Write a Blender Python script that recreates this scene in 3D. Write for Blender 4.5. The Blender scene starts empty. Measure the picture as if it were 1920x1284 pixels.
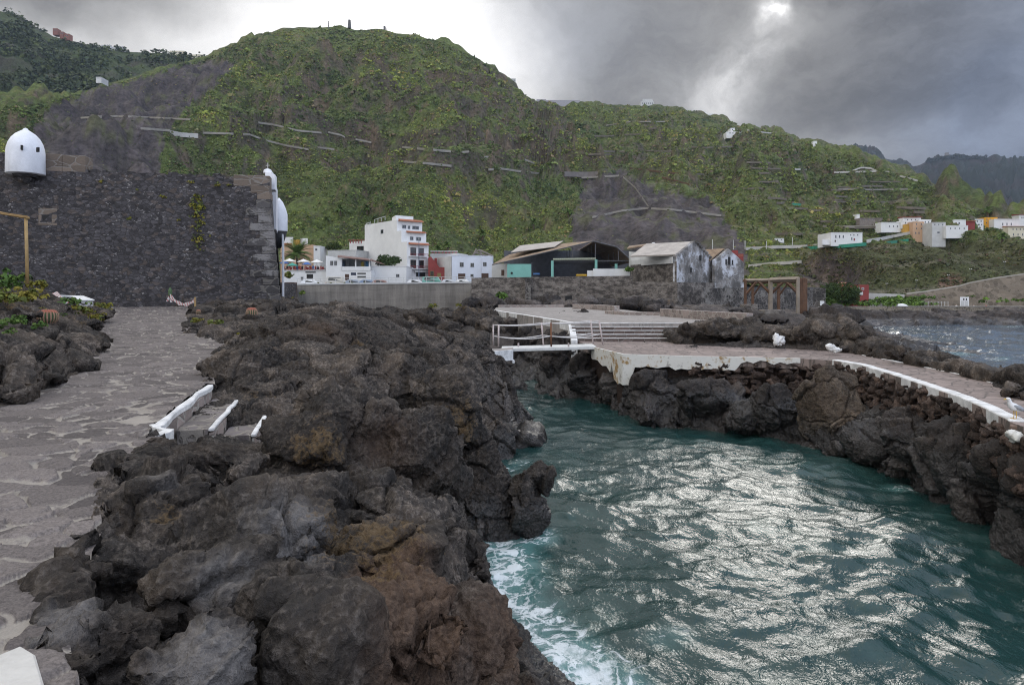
import bpy, bmesh, math, random
import numpy as np
from mathutils import Vector, Matrix
S = bpy.context.scene
COL = S.collection
R = math.radians
F, H, CZ = 1280.0, 545.0, 5.0          # focal length in photo pixels, horizon row, eye height above the sea
rng = np.random.default_rng(7)
random.seed(7)

def P(px, py, D):
    return np.array([(px-960)/F*D, D, CZ-(py-H)/F*D])
def Dz(py, z):                          # distance at which a level z is seen on row py
    return (CZ-z)*F/(py-H)
def Pz(px, py, z):
    return P(px, py, Dz(py, z))

# ---------------------------------------------------------------- camera
cd = bpy.data.cameras.new('camera'); cam = bpy.data.objects.new('camera', cd); COL.objects.link(cam)
cam.location = (0, 0, CZ); cam.rotation_euler = (R(90), 0, 0)
cd.sensor_width = 36; cd.lens = 24; cd.shift_y = -(642-H)/1920
cd.clip_start = 0.1; cd.clip_end = 20000
S.camera = cam

# ---------------------------------------------------------------- numpy noise
_G = rng.normal(size=(256, 3)); _G /= np.linalg.norm(_G, axis=1)[:, None]
_G = _G.astype(np.float32)
def _hash(ix, iy, iz, seed):
    h = (ix.astype(np.int64)*73856093) ^ (iy.astype(np.int64)*19349663) ^ (iz.astype(np.int64)*83492791) ^ (seed*2654435761 & 0x7fffffff)
    h = (h ^ (h >> 13))*1274126177 & 0x7fffffff
    return h ^ (h >> 16)
def perlin(p, seed=0):
    p = np.asarray(p, np.float32); f = np.floor(p); q = p-f; i = f.astype(np.int64)
    w = q*q*q*(q*(q*6-15)+10); out = 0
    for dx in (0, 1):
        wx = w[:, 0] if dx else 1-w[:, 0]
        for dy in (0, 1):
            wy = w[:, 1] if dy else 1-w[:, 1]
            for dz in (0, 1):
                wz = w[:, 2] if dz else 1-w[:, 2]
                g = _G[_hash(i[:, 0]+dx, i[:, 1]+dy, i[:, 2]+dz, seed) & 255]
                out = out+wx*wy*wz*(g[:, 0]*(q[:, 0]-dx)+g[:, 1]*(q[:, 1]-dy)+g[:, 2]*(q[:, 2]-dz))
    return out*1.6
def fbm(p, octv=4, seed=0, gain=.5, lac=2.03):
    o = 0; a = 1; p = np.asarray(p, np.float32)
    for k in range(octv):
        o = o+a*perlin(p, seed+k*17); p = p*lac; a *= gain
    return o
def ridged(p, octv=4, seed=0, gain=.5):
    o = 0; a = 1; p = np.asarray(p, np.float32)
    for k in range(octv):
        o = o+a*(1-2*np.abs(perlin(p, seed+k*23))); p = p*2.07; a *= gain
    return o
def hrand(ids, k):
    return ((_hash(ids, ids*7+k, ids*13+k*31, k+5) & 0xffff)/65535.0).astype(np.float32)
def voro(p, seed=0):
    """F1, F2, cell id, offset vector from the nearest seed"""
    p = np.asarray(p, np.float32); f = np.floor(p); i = f.astype(np.int64); n = len(p)
    d1 = np.full(n, 9., np.float32); d2 = d1.copy(); cid = np.zeros(n, np.int64); off = np.zeros((n, 3), np.float32)
    for dx in (-1, 0, 1):
        for dy in (-1, 0, 1):
            for dz in (-1, 0, 1):
                h = _hash(i[:, 0]+dx, i[:, 1]+dy, i[:, 2]+dz, seed)
                s = np.stack([(h & 1023)/1023., ((h >> 10) & 1023)/1023., ((h >> 20) & 1023)/1023.], 1).astype(np.float32)
                v = p-(f+np.array([dx, dy, dz], np.float32)+.1+.8*s); d = (v*v).sum(1)
                m = d < d1
                d2 = np.where(m, d1, np.minimum(d2, d)); d1 = np.where(m, d, d1)
                cid = np.where(m, h, cid); off[m] = v[m]
    return np.sqrt(d1), np.sqrt(d2), cid, off
def sstep(a, b, x):
    t = np.clip((x-a)/(b-a), 0, 1); return t*t*(3-2*t)
def inpoly(px, py, poly):
    poly = np.asarray(poly, float); r = np.zeros(len(px), bool); j = len(poly)-1
    for i in range(len(poly)):
        xi, yi = poly[i]; xj, yj = poly[j]
        c = ((yi > py) != (yj > py)) & (px < (xj-xi)*(py-yi)/(yj-yi+1e-9)+xi)
        r ^= c; j = i
    return r

# ---------------------------------------------------------------- materials
class E:                                 # tiny node-expression helper
    nt = None
    def __init__(s, sock): s.s = sock
    @staticmethod
    def m(op, *a, clamp=False):
        n = E.nt.nodes.new('ShaderNodeMath'); n.operation = op; n.use_clamp = clamp
        for i, v in enumerate(a):
            if isinstance(v, E): E.nt.links.new(v.s, n.inputs[i])
            else: n.inputs[i].default_value = float(v)
        return E(n.outputs[0])
    def __add__(s, o): return E.m('ADD', s, o)
    __radd__ = __add__
    def __sub__(s, o): return E.m('SUBTRACT', s, o)
    def __rsub__(s, o): return E.m('SUBTRACT', o, s)
    def __mul__(s, o): return E.m('MULTIPLY', s, o)
    __rmul__ = __mul__
    def __truediv__(s, o): return E.m('DIVIDE', s, o)
def step_(x, a, b):
    n = E.nt.nodes.new('ShaderNodeMapRange'); n.interpolation_type = 'SMOOTHSTEP'
    E.nt.links.new(x.s, n.inputs[0]); n.inputs[1].default_value = a; n.inputs[2].default_value = b
    return E(n.outputs[0])
def mixc(f, a, b, bt='MIX'):
    n = E.nt.nodes.new('ShaderNodeMix'); n.data_type = 'RGBA'; n.blend_type = bt
    for k, v in ((0, f), (6, a), (7, b)):
        if isinstance(v, E): E.nt.links.new(v.s, n.inputs[k])
        elif k == 0: n.inputs[0].default_value = v
        else: n.inputs[k].default_value = (*v[:3], 1)
    return E(n.outputs[2])
def noise_(scale, detail=4, rough=.55, vec=None, dist=0, col=False):
    n = E.nt.nodes.new('ShaderNodeTexNoise'); n.inputs['Scale'].default_value = scale
    n.inputs['Detail'].default_value = detail; n.inputs['Roughness'].default_value = rough; n.inputs['Distortion'].default_value = dist
    if vec is not None: E.nt.links.new(vec.s, n.inputs['Vector'])
    return E(n.outputs[1 if col else 0])
def voro_(scale, feature='F1', vec=None, out=0, rnd=1):
    n = E.nt.nodes.new('ShaderNodeTexVoronoi'); n.feature = feature; n.inputs['Scale'].default_value = scale; n.inputs['Randomness'].default_value = rnd
    if vec is not None: E.nt.links.new(vec.s, n.inputs['Vector'])
    return E(n.outputs[out])
def coords():
    return E(E.nt.nodes.new('ShaderNodeNewGeometry').outputs['Position'])
def objco():
    return E(E.nt.nodes.new('ShaderNodeTexCoord').outputs['Object'])
def vmul(v, xyz):
    n = E.nt.nodes.new('ShaderNodeVectorMath'); n.operation = 'MULTIPLY'; E.nt.links.new(v.s, n.inputs[0]); n.inputs[1].default_value = xyz
    return E(n.outputs[0])
def vadd(v, w):
    n = E.nt.nodes.new('ShaderNodeVectorMath'); n.operation = 'ADD'; E.nt.links.new(v.s, n.inputs[0]); E.nt.links.new(w.s, n.inputs[1])
    return E(n.outputs[0])
def sep(v):
    n = E.nt.nodes.new('ShaderNodeSeparateXYZ'); E.nt.links.new(v.s, n.inputs[0]); return [E(o) for o in n.outputs]
def attr(name, what='Color'):
    n = E.nt.nodes.new('ShaderNodeAttribute'); n.attribute_name = name; return E(n.outputs[what])
def bump(h, strength=.5, dist=.05, normal=None):
    n = E.nt.nodes.new('ShaderNodeBump'); n.inputs['Strength'].default_value = strength; n.inputs['Distance'].default_value = dist
    E.nt.links.new(h.s, n.inputs['Height'])
    if normal is not None: E.nt.links.new(normal.s, n.inputs['Normal'])
    return E(n.outputs[0])
def newmat(name):
    m = bpy.data.materials.new(name); m.use_nodes = True; nt = m.node_tree; E.nt = nt
    b = nt.nodes['Principled BSDF']
    def put(k, v):
        if isinstance(v, E): nt.links.new(v.s, b.inputs[k])
        elif isinstance(v, (tuple, list)): b.inputs[k].default_value = (*v, 1)
        else: b.inputs[k].default_value = v
    return m, put
MATS = {}
def paint(name, c, rough=.7, var=.25, scale=1.5, bstr=.15, stain=0.0, metal=0):
    """plain surface with uneven tone, faint dirt and a rough skin"""
    if name in MATS: return MATS[name]
    m, put = newmat(name); co = objco()
    n1 = noise_(scale, 5, .6, co); n2 = noise_(scale*9, 3, .6, co)
    f = (n1*.7+n2*.3)
    base = mixc(step_(f, .3, .7), tuple(x*(1-var) for x in c), tuple(min(1, x*(1+var*.35)) for x in c))
    if stain:
        x, y, z = sep(co)
        st = noise_(1., 4, .65, vmul(co, (2.2*scale, 2.2*scale, .25*scale)))
        base = mixc(step_(st, .55, .8)*stain, base, tuple(x*.45 for x in c))
    put('Base Color', base); put('Roughness', rough); put('Metallic', metal)
    if bstr: put('Normal', bump(n2, bstr, .02))
    MATS[name] = m; return m

# ---------------------------------------------------------------- meshes and things
def link_mesh(name, V, Fc, mat, smooth=False, quads=None):
    me = bpy.data.meshes.new(name)
    V = np.asarray(V, np.float32)
    if isinstance(Fc, np.ndarray):
        k = Fc.shape[1]; n = len(Fc)
        me.vertices.add(len(V)); me.vertices.foreach_set('co', V.ravel())
        me.loops.add(n*k); me.loops.foreach_set('vertex_index', Fc.astype(np.int32).ravel())
        me.polygons.add(n); me.polygons.foreach_set('loop_start', np.arange(0, n*k, k, dtype=np.int32))
        me.update(calc_edges=True); me.validate()
    else:
        me.from_pydata([tuple(map(float, v)) for v in V], [], [tuple(map(int, f)) for f in Fc]); me.update()
    if smooth: me.polygons.foreach_set('use_smooth', np.ones(len(me.polygons), bool))
    if mat: me.materials.append(mat)
    o = bpy.data.objects.new(name, me); COL.objects.link(o); return o
def vcol(o, name, C):
    a = o.data.attributes.new(name, 'FLOAT_COLOR', 'POINT'); C = np.asarray(C, np.float32)
    if C.shape[1] == 3: C = np.concatenate([C, np.ones((len(C), 1), np.float32)], 1)
    a.data.foreach_set('color', C.ravel())
def vflt(o, name, f):
    a = o.data.attributes.new(name, 'FLOAT', 'POINT'); a.data.foreach_set('value', np.asarray(f, np.float32))
def tag(o, label=None, cat=None, group=None, kind=None):
    if label: o['label'] = label
    if cat: o['category'] = cat
    if group: o['group'] = group
    if kind: o['kind'] = kind
    return o
def thing(name, label, cat, loc, group=None):
    o = bpy.data.objects.new(name, None); COL.objects.link(o); o.location = tuple(map(float, loc)); o.empty_display_size = .3
    return tag(o, label, cat, group)
def wloc(o):
    v = Vector((0, 0, 0))
    while o is not None: v = v+o.location; o = o.parent
    return np.array(v)
class MB:
    """collects shapes in world coordinates; build() links them as one mesh"""
    def __init__(s): s.V = []; s.F = []
    def add(s, V, Fc):
        b = len(s.V); s.V += [tuple(map(float, v)) for v in V]; s.F += [tuple(b+i for i in f) for f in Fc]; return s
    def hexa(s, p):                      # 4 bottom, 4 top, same order
        return s.add(p, [(3, 2, 1, 0), (4, 5, 6, 7), (0, 1, 5, 4), (1, 2, 6, 5), (2, 3, 7, 6), (3, 0, 4, 7)])
    def box(s, c, size, rz=0):
        c = np.asarray(c, float); hx, hy, hz = (x/2 for x in size); ca, sa = math.cos(rz), math.sin(rz); p = []
        for z in (-hz, hz):
            for x, y in ((-hx, -hy), (hx, -hy), (hx, hy), (-hx, hy)): p.append((c[0]+x*ca-y*sa, c[1]+x*sa+y*ca, c[2]+z))
        return s.hexa(p)
    def prism(s, poly, z0, z1):
        n = len(poly)
        zb = z0 if hasattr(z0, '__len__') else [z0]*n; zt = z1 if hasattr(z1, '__len__') else [z1]*n
        V = [(p[0], p[1], zb[i]) for i, p in enumerate(poly)]+[(p[0], p[1], zt[i]) for i, p in enumerate(poly)]
        a = sum(poly[i][0]*poly[(i+1) % n][1]-poly[(i+1) % n][0]*poly[i][1] for i in range(n))
        Fc = [tuple(range(n-1, -1, -1)), tuple(range(n, 2*n))]+[(i, (i+1) % n, n+(i+1) % n, n+i) for i in range(n)]
        if a < 0: Fc = [f[::-1] for f in Fc]
        return s.add(V, Fc)
    def tube(s, pts, r, n=8, cap=True):
        pts = [np.asarray(p, float) for p in pts]; k = len(pts)
        rs = r if hasattr(r, '__len__') else [r]*k; V = []; pu = None
        for i in range(k):
            t = pts[min(i+1, k-1)]-pts[max(i-1, 0)]; t = t/(np.linalg.norm(t)+1e-9)
            u = pu-t*np.dot(pu, t) if pu is not None else np.cross(t, (0, 0, 1) if abs(t[2]) < .9 else (1, 0, 0))
            u = u/(np.linalg.norm(u)+1e-9); pu = u; v = np.cross(t, u)
            for j in range(n):
                a = 2*math.pi*j/n; V.append(pts[i]+rs[i]*(math.cos(a)*u+math.sin(a)*v))
        Fc = [(i*n+j, i*n+(j+1) % n, (i+1)*n+(j+1) % n, (i+1)*n+j) for i in range(k-1) for j in range(n)]
        if cap: Fc += [tuple(range(n-1, -1, -1)), tuple((k-1)*n+j for j in range(n))]
        return s.add(V, Fc)
    def lathe(s, c, prof, n=24):         # prof: (radius, z)
        V = []; k = len(prof)
        for r, z in prof:
            for j in range(n):
                a = 2*math.pi*j/n; V.append((c[0]+r*math.cos(a), c[1]+r*math.sin(a), c[2]+z))
        Fc = [(i*n+j, i*n+(j+1) % n, (i+1)*n+(j+1) % n, (i+1)*n+j) for i in range(k-1) for j in range(n)]
        Fc += [tuple(range(n-1, -1, -1)), tuple((k-1)*n+j for j in range(n))]
        return s.add(V, Fc)
    def slab(s, a, b, c, d, th):         # quad (4 points) given thickness along its normal (both sides)
        q = [np.asarray(x, float) for x in (a, b, c, d)]; n = np.cross(q[1]-q[0], q[3]-q[0]); n = n/np.linalg.norm(n)*th/2
        return s.hexa([x-n for x in q]+[x+n for x in q])
    def build(s, name, mat, parent=None, smooth=False, bevel=0):
        V = np.array(s.V, np.float64)
        if parent is not None: V = V-wloc(parent)
        o = link_mesh(name, V, s.F, mat, smooth)
        if parent is not None: o.parent = parent
        if bevel:
            m = o.modifiers.new('bevel', 'BEVEL'); m.width = bevel; m.segments = 1; m.limit_method = 'ANGLE'
        return o
def copy_tree(o, parent=None):
    c = o.copy(); COL.objects.link(c); c.parent = parent
    for ch in list(o.children): copy_tree(ch, c)
    return c
# ================================================================ SKY, SUN, AIR
SUN_AZ, SUN_EL = 20.8, 21.5
W = bpy.data.worlds.new('World'); S.world = W; W.use_nodes = True; nt = W.node_tree; E.nt = nt
bg = nt.nodes['Background']
sky = nt.nodes.new('ShaderNodeTexSky'); sky.sky_type = 'NISHITA'; sky.sun_disc = False
sky.sun_elevation = R(SUN_EL); sky.sun_rotation = R(SUN_AZ); sky.air_density = 1; sky.dust_density = 2
d = E(nt.nodes.new('ShaderNodeTexCoord').outputs['Generated'])
n = nt.nodes.new('ShaderNodeVectorMath'); n.operation = 'NORMALIZE'; nt.links.new(d.s, n.inputs[0]); d = E(n.outputs[0])
wob = noise_(3.2, 6, .6, d, 0, True)      # ragged cloud edges
n = nt.nodes.new('ShaderNodeVectorMath'); n.operation = 'SUBTRACT'; nt.links.new(wob.s, n.inputs[0]); n.inputs[1].default_value = (.5, .5, .5)
dw = vadd(d, vmul(E(n.outputs[0]), (.16, .16, .16)))
wob2 = noise_(7., 6, .6, d, 0, True)
n = nt.nodes.new('ShaderNodeVectorMath'); n.operation = 'SUBTRACT'; nt.links.new(wob2.s, n.inputs[0]); n.inputs[1].default_value = (.5, .5, .5)
dw = vadd(dw, vmul(E(n.outputs[0]), (.07, .07, .07)))
def azel(v):
    x, y, z = sep(v)
    return E.m('ARCTAN2', x, y)*57.2958, E.m('ARCSINE', z)*57.2958
A, L = azel(dw); A0, L0 = azel(d)
def ang(px, py):
    a = math.atan((px-960)/F); return math.degrees(a), math.degrees(math.atan((H-py)/F*math.cos(a)))
def blob(px, py, sa, se, rot=0, w=(A, L)):
    a0, e0 = ang(px, py); c, s_ = math.cos(R(rot)), math.sin(R(rot)); x = w[0]-a0; y = w[1]-e0
    u = (x*c+y*s_)*(1/sa); v = (y*c-x*s_)*(1/se)
    return E.m('EXPONENT', (u*u+v*v)*-1)
puff = noise_(5.5, 8, .62, vmul(dw, (1, 1, 1.7)))
puff2 = noise_(1.6, 4, .5, d)
B = .135+.13*puff+.10*step_(puff, .32, .68)+.14*(puff2-.5)          # grey cloud deck
B = B+.95*blob(680, 50, 13, 9, 0)+.42*blob(900, 120, 6.5, 5)+.25*blob(470, 90, 7, 3.5)
B = B+.40*blob(150, 75, 6, 2.0, -20)+.30*blob(330, 75, 5, 2.2, -25)-.13*blob(330, 10, 7, 2.6, -10)-.06*blob(40, -20, 5, 4)
tex = step_(noise_(9, 7, .65, dw), .25, .75)
B = B+.34*tex*blob(1400, 145, 3.0, 2.0, 50)+.30*tex*blob(1320, 172, 3.4, 3.0, 0)+.26*tex*blob(1440, 70, 3.0, 2.2, 80)+.13*blob(1385, 130, 5.5, 3.2, 50)
B = B-.06*blob(1130, 90, 5.5, 6, 30)-.07*blob(1640, 90, 7, 6)-.05*blob(1880, 220, 6, 3, 20)+.10*blob(1680, 285, 9, 2)
B = B+.5*blob(1447, 30, 1.0, .8, 0)+.7*blob(1448, 28, .45, .38, 0)
# unseen sky overhead and behind the viewer brightened to light ground and hill
x0, y0, z0 = sep(d)
fill_sky = E.m('MAXIMUM', step_(L0, 24, 50), step_(y0*-1, -.55, .25))
B = B+fill_sky*(.75+1.15*puff)
B = E.m('MAXIMUM', B, .05)
blue = E.m('MINIMUM', step_(A0, 22, 40)*.8+blob(1880, 220, 6, 4, 20)*.6+blob(1120, 60, 6, 5)*.25, 1)
tint = mixc(blue, (1.0, .99, .985), (.80, .93, 1.22))
cl = nt.nodes.new('ShaderNodeVectorMath'); cl.operation = 'SCALE'; nt.links.new(tint.s, cl.inputs[0]); nt.links.new(B.s, cl.inputs[3])
nis = nt.nodes.new('ShaderNodeVectorMath'); nis.operation = 'SCALE'; nt.links.new(sky.outputs[0], nis.inputs[0]); nis.inputs[3].default_value = .5
SKY_STR = .1
clb = vmul(E(cl.outputs[0]), (1/SKY_STR,)*3)
thin = step_(puff2, .62, .9)*.35          # a little blue shows where the deck is thin
fin = mixc(thin*fill_sky, clb, E(nis.outputs[0]))
nt.links.new(fin.s, bg.inputs[0]); bg.inputs[1].default_value = SKY_STR
W.cycles.sampling_method = 'MANUAL'; W.cycles.sample_map_resolution = 1024

sd = bpy.data.lights.new('sun', 'SUN'); sun = bpy.data.objects.new('sun', sd); COL.objects.link(sun)
sd.energy = .5; sd.angle = R(15); sd.color = (1, .96, .9)
sv = Vector((math.sin(R(SUN_AZ))*math.cos(R(SUN_EL)), math.cos(R(SUN_AZ))*math.cos(R(SUN_EL)), math.sin(R(SUN_EL))))
sun.rotation_euler = sv.to_track_quat('Z', 'Y').to_euler(); sun.location = (100, 300, 300)
S.view_settings.view_transform = 'Standard'; S.view_settings.look = 'None'; S.view_settings.exposure = 0
S.render.engine = 'CYCLES'; S.cycles.use_denoising = True; S.cycles.denoiser = 'OPENIMAGEDENOISE'; S.cycles.denoising_input_passes = 'RGB_ALBEDO_NORMAL'; S.cycles.denoising_prefilter = 'NONE'; S.cycles.filter_width = 1.1; S.cycles.sample_clamp_direct = 6
S.cycles.max_bounces = 5; S.cycles.diffuse_bounces = 2; S.cycles.glossy_bounces = 2; S.cycles.volume_bounces = 0
S.cycles.sample_clamp_indirect = 3

# ================================================================ HILLS
def hill_sheet(name, sil, dr, base, db, pw, amp, seed, lo=-320, hi=2320, step=4, rows=240):
    px = np.arange(lo, hi+1, step, dtype=float); nc = len(px)
    f = lambda t: np.interp(px, [a for a, b in t], [b for a, b in t])
    pyr, Dr, pyb, Db = f(sil), f(dr), f(base), f(db)
    pyr = pyr+np.array(fbm(np.stack([px/60, px*0, px*0], 1), 4, seed+3))*1.6
    zr = CZ-(pyr-H)/F*Dr; zb = CZ-(pyb-H)/F*Db
    back = 14; t = np.concatenate([np.linspace(0, 1, rows)**1.0, 1+np.arange(1, back+1)*.05])
    T, _ = np.meshgrid(t, px, indexing='ij')
    D = Db+(Dr-Db)*T; up = np.clip(T, 0, 1)**pw
    Z = zb+(zr-zb)*up-np.clip(T-1, 0, 9)*260*(T > 1)
    X = (px-960)/F*D
    V = np.stack([X, D, Z], -1).reshape(-1, 3)
    env = (np.sin(np.clip(T, 0, 1)*math.pi)**.6).ravel()*(T.ravel() < 1)+.06
    q = V*[1, .7, .8]
    dz = amp*(ridged(q/95., 4, seed)-.6)*.55+amp*.35*fbm(q/34., 4, seed+9)+amp*.12*fbm(q/9., 3, seed+11)
    pxs = np.repeat(px[None], len(t), 0).ravel(); V[:, 2] += dz*env
    return px, t, V, (len(t), nc), pxs
def grid_faces(r, c):
    i = np.arange(r*c).reshape(r, c)
    return np.stack([i[:-1, :-1], i[:-1, 1:], i[1:, 1:], i[1:, :-1]], -1).reshape(-1, 4)
def proj(V):
    return 960+V[:, 0]/V[:, 1]*F, H-(V[:, 2]-CZ)/V[:, 1]*F
class Hill:
    def __init__(s, px, V, shp):
        s.px = px; s.G = V.reshape(shp[0], shp[1], 3); s.py = proj(V)[1].reshape(shp)
    def at(s, px, py, lift=0):           # first point of the hillside seen at this photo pixel
        px = np.atleast_1d(np.asarray(px, float)); py = np.atleast_1d(np.asarray(py, float))
        c = np.clip(np.round((px-s.px[0])/(s.px[1]-s.px[0])).astype(int), 0, len(s.px)-1)
        hit = s.py[:, c] <= py[None]; r = hit.argmax(0); ok = hit.any(0) & (r > 0); r = np.maximum(r, 1)
        a = s.py[r-1, c]; b = s.py[r, c]; w = np.clip((a-py)/(a-b+1e-6), 0, 1)
        D = s.G[r-1, c, 1]*(1-w)+s.G[r, c, 1]*w
        Q = np.stack([(px-960)/F*D, D, CZ-(py-H)/F*D+lift], 1)
        return Q, ok
def sil_main():
    return [(-320, 230), (0, 203), (60, 196), (110, 187), (180, 165), (250, 148), (320, 128), (385, 111), (440, 85), (490, 66), (530, 58), (570, 54),
            (620, 52), (640, 50), (665, 56), (720, 58), (745, 66), (780, 66), (800, 72), (830, 80), (870, 100), (905, 118), (935, 140), (960, 160), (985, 178),
            (1005, 188), (1060, 192), (1130, 198), (1200, 199), (1250, 200), (1300, 210), (1400, 238), (1460, 252), (1520, 268), (1570, 280), (1630, 305),
            (1700, 330), (1780, 368), (1850, 402), (1900, 425), (1960, 440), (2320, 480)]
dr_main = [(-320, 450), (0, 500), (385, 640), (640, 640), (900, 570), (1000, 600), (1060, 740), (1250, 780), (1560, 700), (1850, 520), (2320, 420)]
base_main = [(-320, 545), (520, 538), (1400, 536), (1550, 555), (1620, 566), (1920, 578), (2320, 578)]
db_main = [(-320, 80), (300, 110), (520, 176), (900, 190), (1200, 185), (1400, 168), (1550, 140), (1700, 126), (1920, 120), (2320, 118)]
px, tt, V, shp, pxs = hill_sheet('hillside', sil_main(), dr_main, base_main, db_main, 1.22, 35, 40, rows=300)
ppx, ppy = proj(V)
# cliff bands: the slope steps up in ledges where the photo shows bare rock
wig = fbm(V/60., 3, 81)
cl_m = np.exp(-((ppy-250-(ppx-700)*.06)/50)**2)*((ppx > 430) & (ppx < 1080))+.6*np.exp(-((ppy-150)/40)**2)*((ppx > 700) & (ppx < 1000))
cl_m = cl_m+.35*((ppx > 1100) & (ppx < 1500))*np.exp(-((ppy-300)/60)**2)+.9*np.exp(-(((ppx-1560)/70)**2+((ppy-500)/28)**2))
hs = 17.0; zz = V[:, 2]/hs+wig*.9; fr = zz-np.floor(zz)
V[:, 2] += cl_m*hs*(np.clip((fr-.45)*4, 0, 1)-fr)*.8
hill = Hill(px, V, shp); ppx, ppy = proj(V)
SCREE1 = [(112, 190), (180, 168), (255, 150), (330, 128), (400, 112), (440, 120), (400, 165), (345, 205), (318, 240), (305, 275), (303, 345), (60, 345), (60, 240)]
SCREE2 = [(1088, 335), (1165, 322), (1235, 360), (1330, 372), (1365, 420), (1402, 466), (1395, 545), (1075, 545), (1072, 430)]
def scree_mask(x, y, z=None):
    w = np.stack([x/22, y/22, x*0], 1)
    w2 = w*4.3; jx = x+fbm(w, 3, 5)*11+fbm(w2, 3, 7)*4; jy = y+fbm(w+9, 3, 6)*9+fbm(w2+5, 3, 8)*4
    return inpoly(jx, jy, SCREE1) | inpoly(jx, jy, SCREE2)
G = V.reshape(*shp, 3)
du = np.gradient(G, axis=1); dv = np.gradient(G, axis=0); N = np.cross(du, dv).reshape(-1, 3); N /= np.linalg.norm(N, axis=1)[:, None]+1e-9
steep = 1-np.abs(N[:, 2])
n1 = fbm(V/28., 5, 3); n2 = fbm(V/7., 4, 8); n3 = fbm(V/90., 3, 14)
gr = np.array([.100, .124, .040]); gr2 = np.array([.066, .086, .032]); dry = np.array([.135, .115, .055]); soil = np.array([.062, .050, .040]); rock = np.array([.085, .068, .060]); rock2 = np.array([.14, .10, .078])
mx = lambda a, b, w: a*(1-w[:, None])+b*w[:, None]
C = mx(np.tile(gr, (len(V), 1)), gr2, sstep(-.3, .4, n1)); C = mx(C, dry, sstep(.15, .6, n2+n3*.5)*.6)
C = mx(C, soil*.9, sstep(.15, .6, -n2+.2*n1)*.5)
rk = np.clip(sstep(.47, .66, steep+.14*n2)+.5*cl_m*sstep(.0, .35, n2+.3*n1), 0, 1)*.85
C = mx(C, mx(np.tile(rock, (len(V), 1)), rock2, sstep(-.2, .5, n1+n2*.5)), rk)
sc = scree_mask(ppx, ppy).astype(float)
strk = fbm(np.stack([np.arctan2(V[:, 0], V[:, 1])*160, V[:, 2]/60, V[:, 1]*0], 1), 4, 77)
scol = mx(np.tile(np.array([.058, .050, .052]), (len(V), 1)), np.array([.108, .091, .090]), sstep(-.5, .5, .7*n1+.5*n2+.3*strk)); scol = mx(scol, np.array([.075, .082, .032]), sstep(.28, .5, n2+.4*n1)*.6)
low = sstep(1490, 1560, ppx)*sstep(452, 466, ppy+.06*(ppx-1650)*(ppx > 1650)); C = mx(C, np.array([.062, .060, .032])*(1+.35*n2[:, None]), low*.75)
C = mx(C, mx(np.tile(np.array([.060, .048, .046]), (len(V), 1)), np.array([.17, .13, .11]), sstep(.1, .6, n2+.5*n1)), sstep(1.15, .75, ((ppx-1553)/62)**2+((ppy-518)/36)**2+.5*n1))
C = mx(C, np.array([.15, .095, .07]), sstep(1., .6, ((ppx-1785)/28)**2+((ppy-532)/18)**2+.5*n1))
C = mx(C, scol, sc)
rk_grid = Hill.__new__(Hill)
def hill_mat(name):
    m, put = newmat(name); co = coords(); c = attr('Col')
    a = noise_(.5, 6, .65, co); b = noise_(.09, 5, .6, co)
    c = mixc(.85, c, mixc(step_(a, .25, .75), (.45, .45, .45), (1.5, 1.5, 1.5)), 'MULTIPLY')
    c = mixc(step_(b, .35, .7)*.5, c, mixc(1., c, (.7, .75, .6), 'MULTIPLY'))
    put('Base Color', c); put('Roughness', .95); put('Specular IOR Level', .15)
    put('Normal', bump(a, 1., 1.2)); return m
HM = hill_mat('hillside_ground')
tl = np.abs(((V[:, 2]+3*n3)/5.2) % 1-.5)                            # cultivation terraces on the right-hand slope
tm = sstep(1080, 1200, ppx)*sstep(.0, .3, n3+.35)*(1-sc)
C = mx(C, np.array([.16, .14, .11]), tm*sstep(.40, .46, tl)*.75)
o = link_mesh('hillside', V, grid_faces(*shp), HM, True); vcol(o, 'Col', C); tag(o, kind='structure')

# pine covered mountain at the far left, and the far dark cliffs at the right
silA = [(-320, -70), (0, 22), (30, 28), (60, 46), (100, 70), (130, 76), (165, 84), (200, 93), (250, 100), (300, 101), (330, 106), (385, 112), (450, 135), (640, 200)]
pxA, tA, VA, shA, _ = hill_sheet('pine_mountain', silA, [(-320, 900), (640, 900)], [(-320, 300), (640, 300)], [(-320, 430), (0, 480), (640, 640)], 1.0, 22, 71, -320, 640, 5, 150)
hillA = Hill(pxA, VA, shA); ax, ay = proj(VA)
nA = fbm(VA/40., 4, 21)
CA = mx(np.tile([.055, .070, .032], (len(VA), 1)), np.array([.055, .048, .042]), sstep(.0, .7, nA)*.8); CA = mx(CA, np.array([.05, .07, .022]), sstep(.1, .6, fbm(VA/55., 3, 31))*.7)
o = link_mesh('mountain', VA, grid_faces(*shA), HM, True); vcol(o, 'Col', CA); tag(o, kind='structure')
silD = [(1440, 310), (1520, 292), (1560, 280), (1600, 276), (1640, 276), (1650, 284), (1660, 299), (1680, 303), (1700, 304), (1712, 313), (1740, 302), (1780, 294), (1850, 296), (1870, 291), (1890, 297), (1920, 299), (2320, 285)]
pxD, tD, VD, shD, _ = hill_sheet('far_cliffs', silD, [(1440, 3000), (1700, 3000), (1715, 2400), (2320, 2300)], [(1440, 530), (2320, 530)], [(1440, 1500), (2320, 1300)], .92, 90, 91, 1440, 2320, 4, 160)
nD = fbm(VD/[120, 120, 60], 4, 2)
CD = mx(np.tile([.018, .024, .016], (len(VD), 1)), np.array([.036, .029, .026]), sstep(-.1, .6, nD))
o = link_mesh('far_mountain', VD, grid_faces(*shD), HM, True); vcol(o, 'Col', CD); tag(o, kind='structure')
hillD = Hill(pxD, VD, shD)

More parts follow.
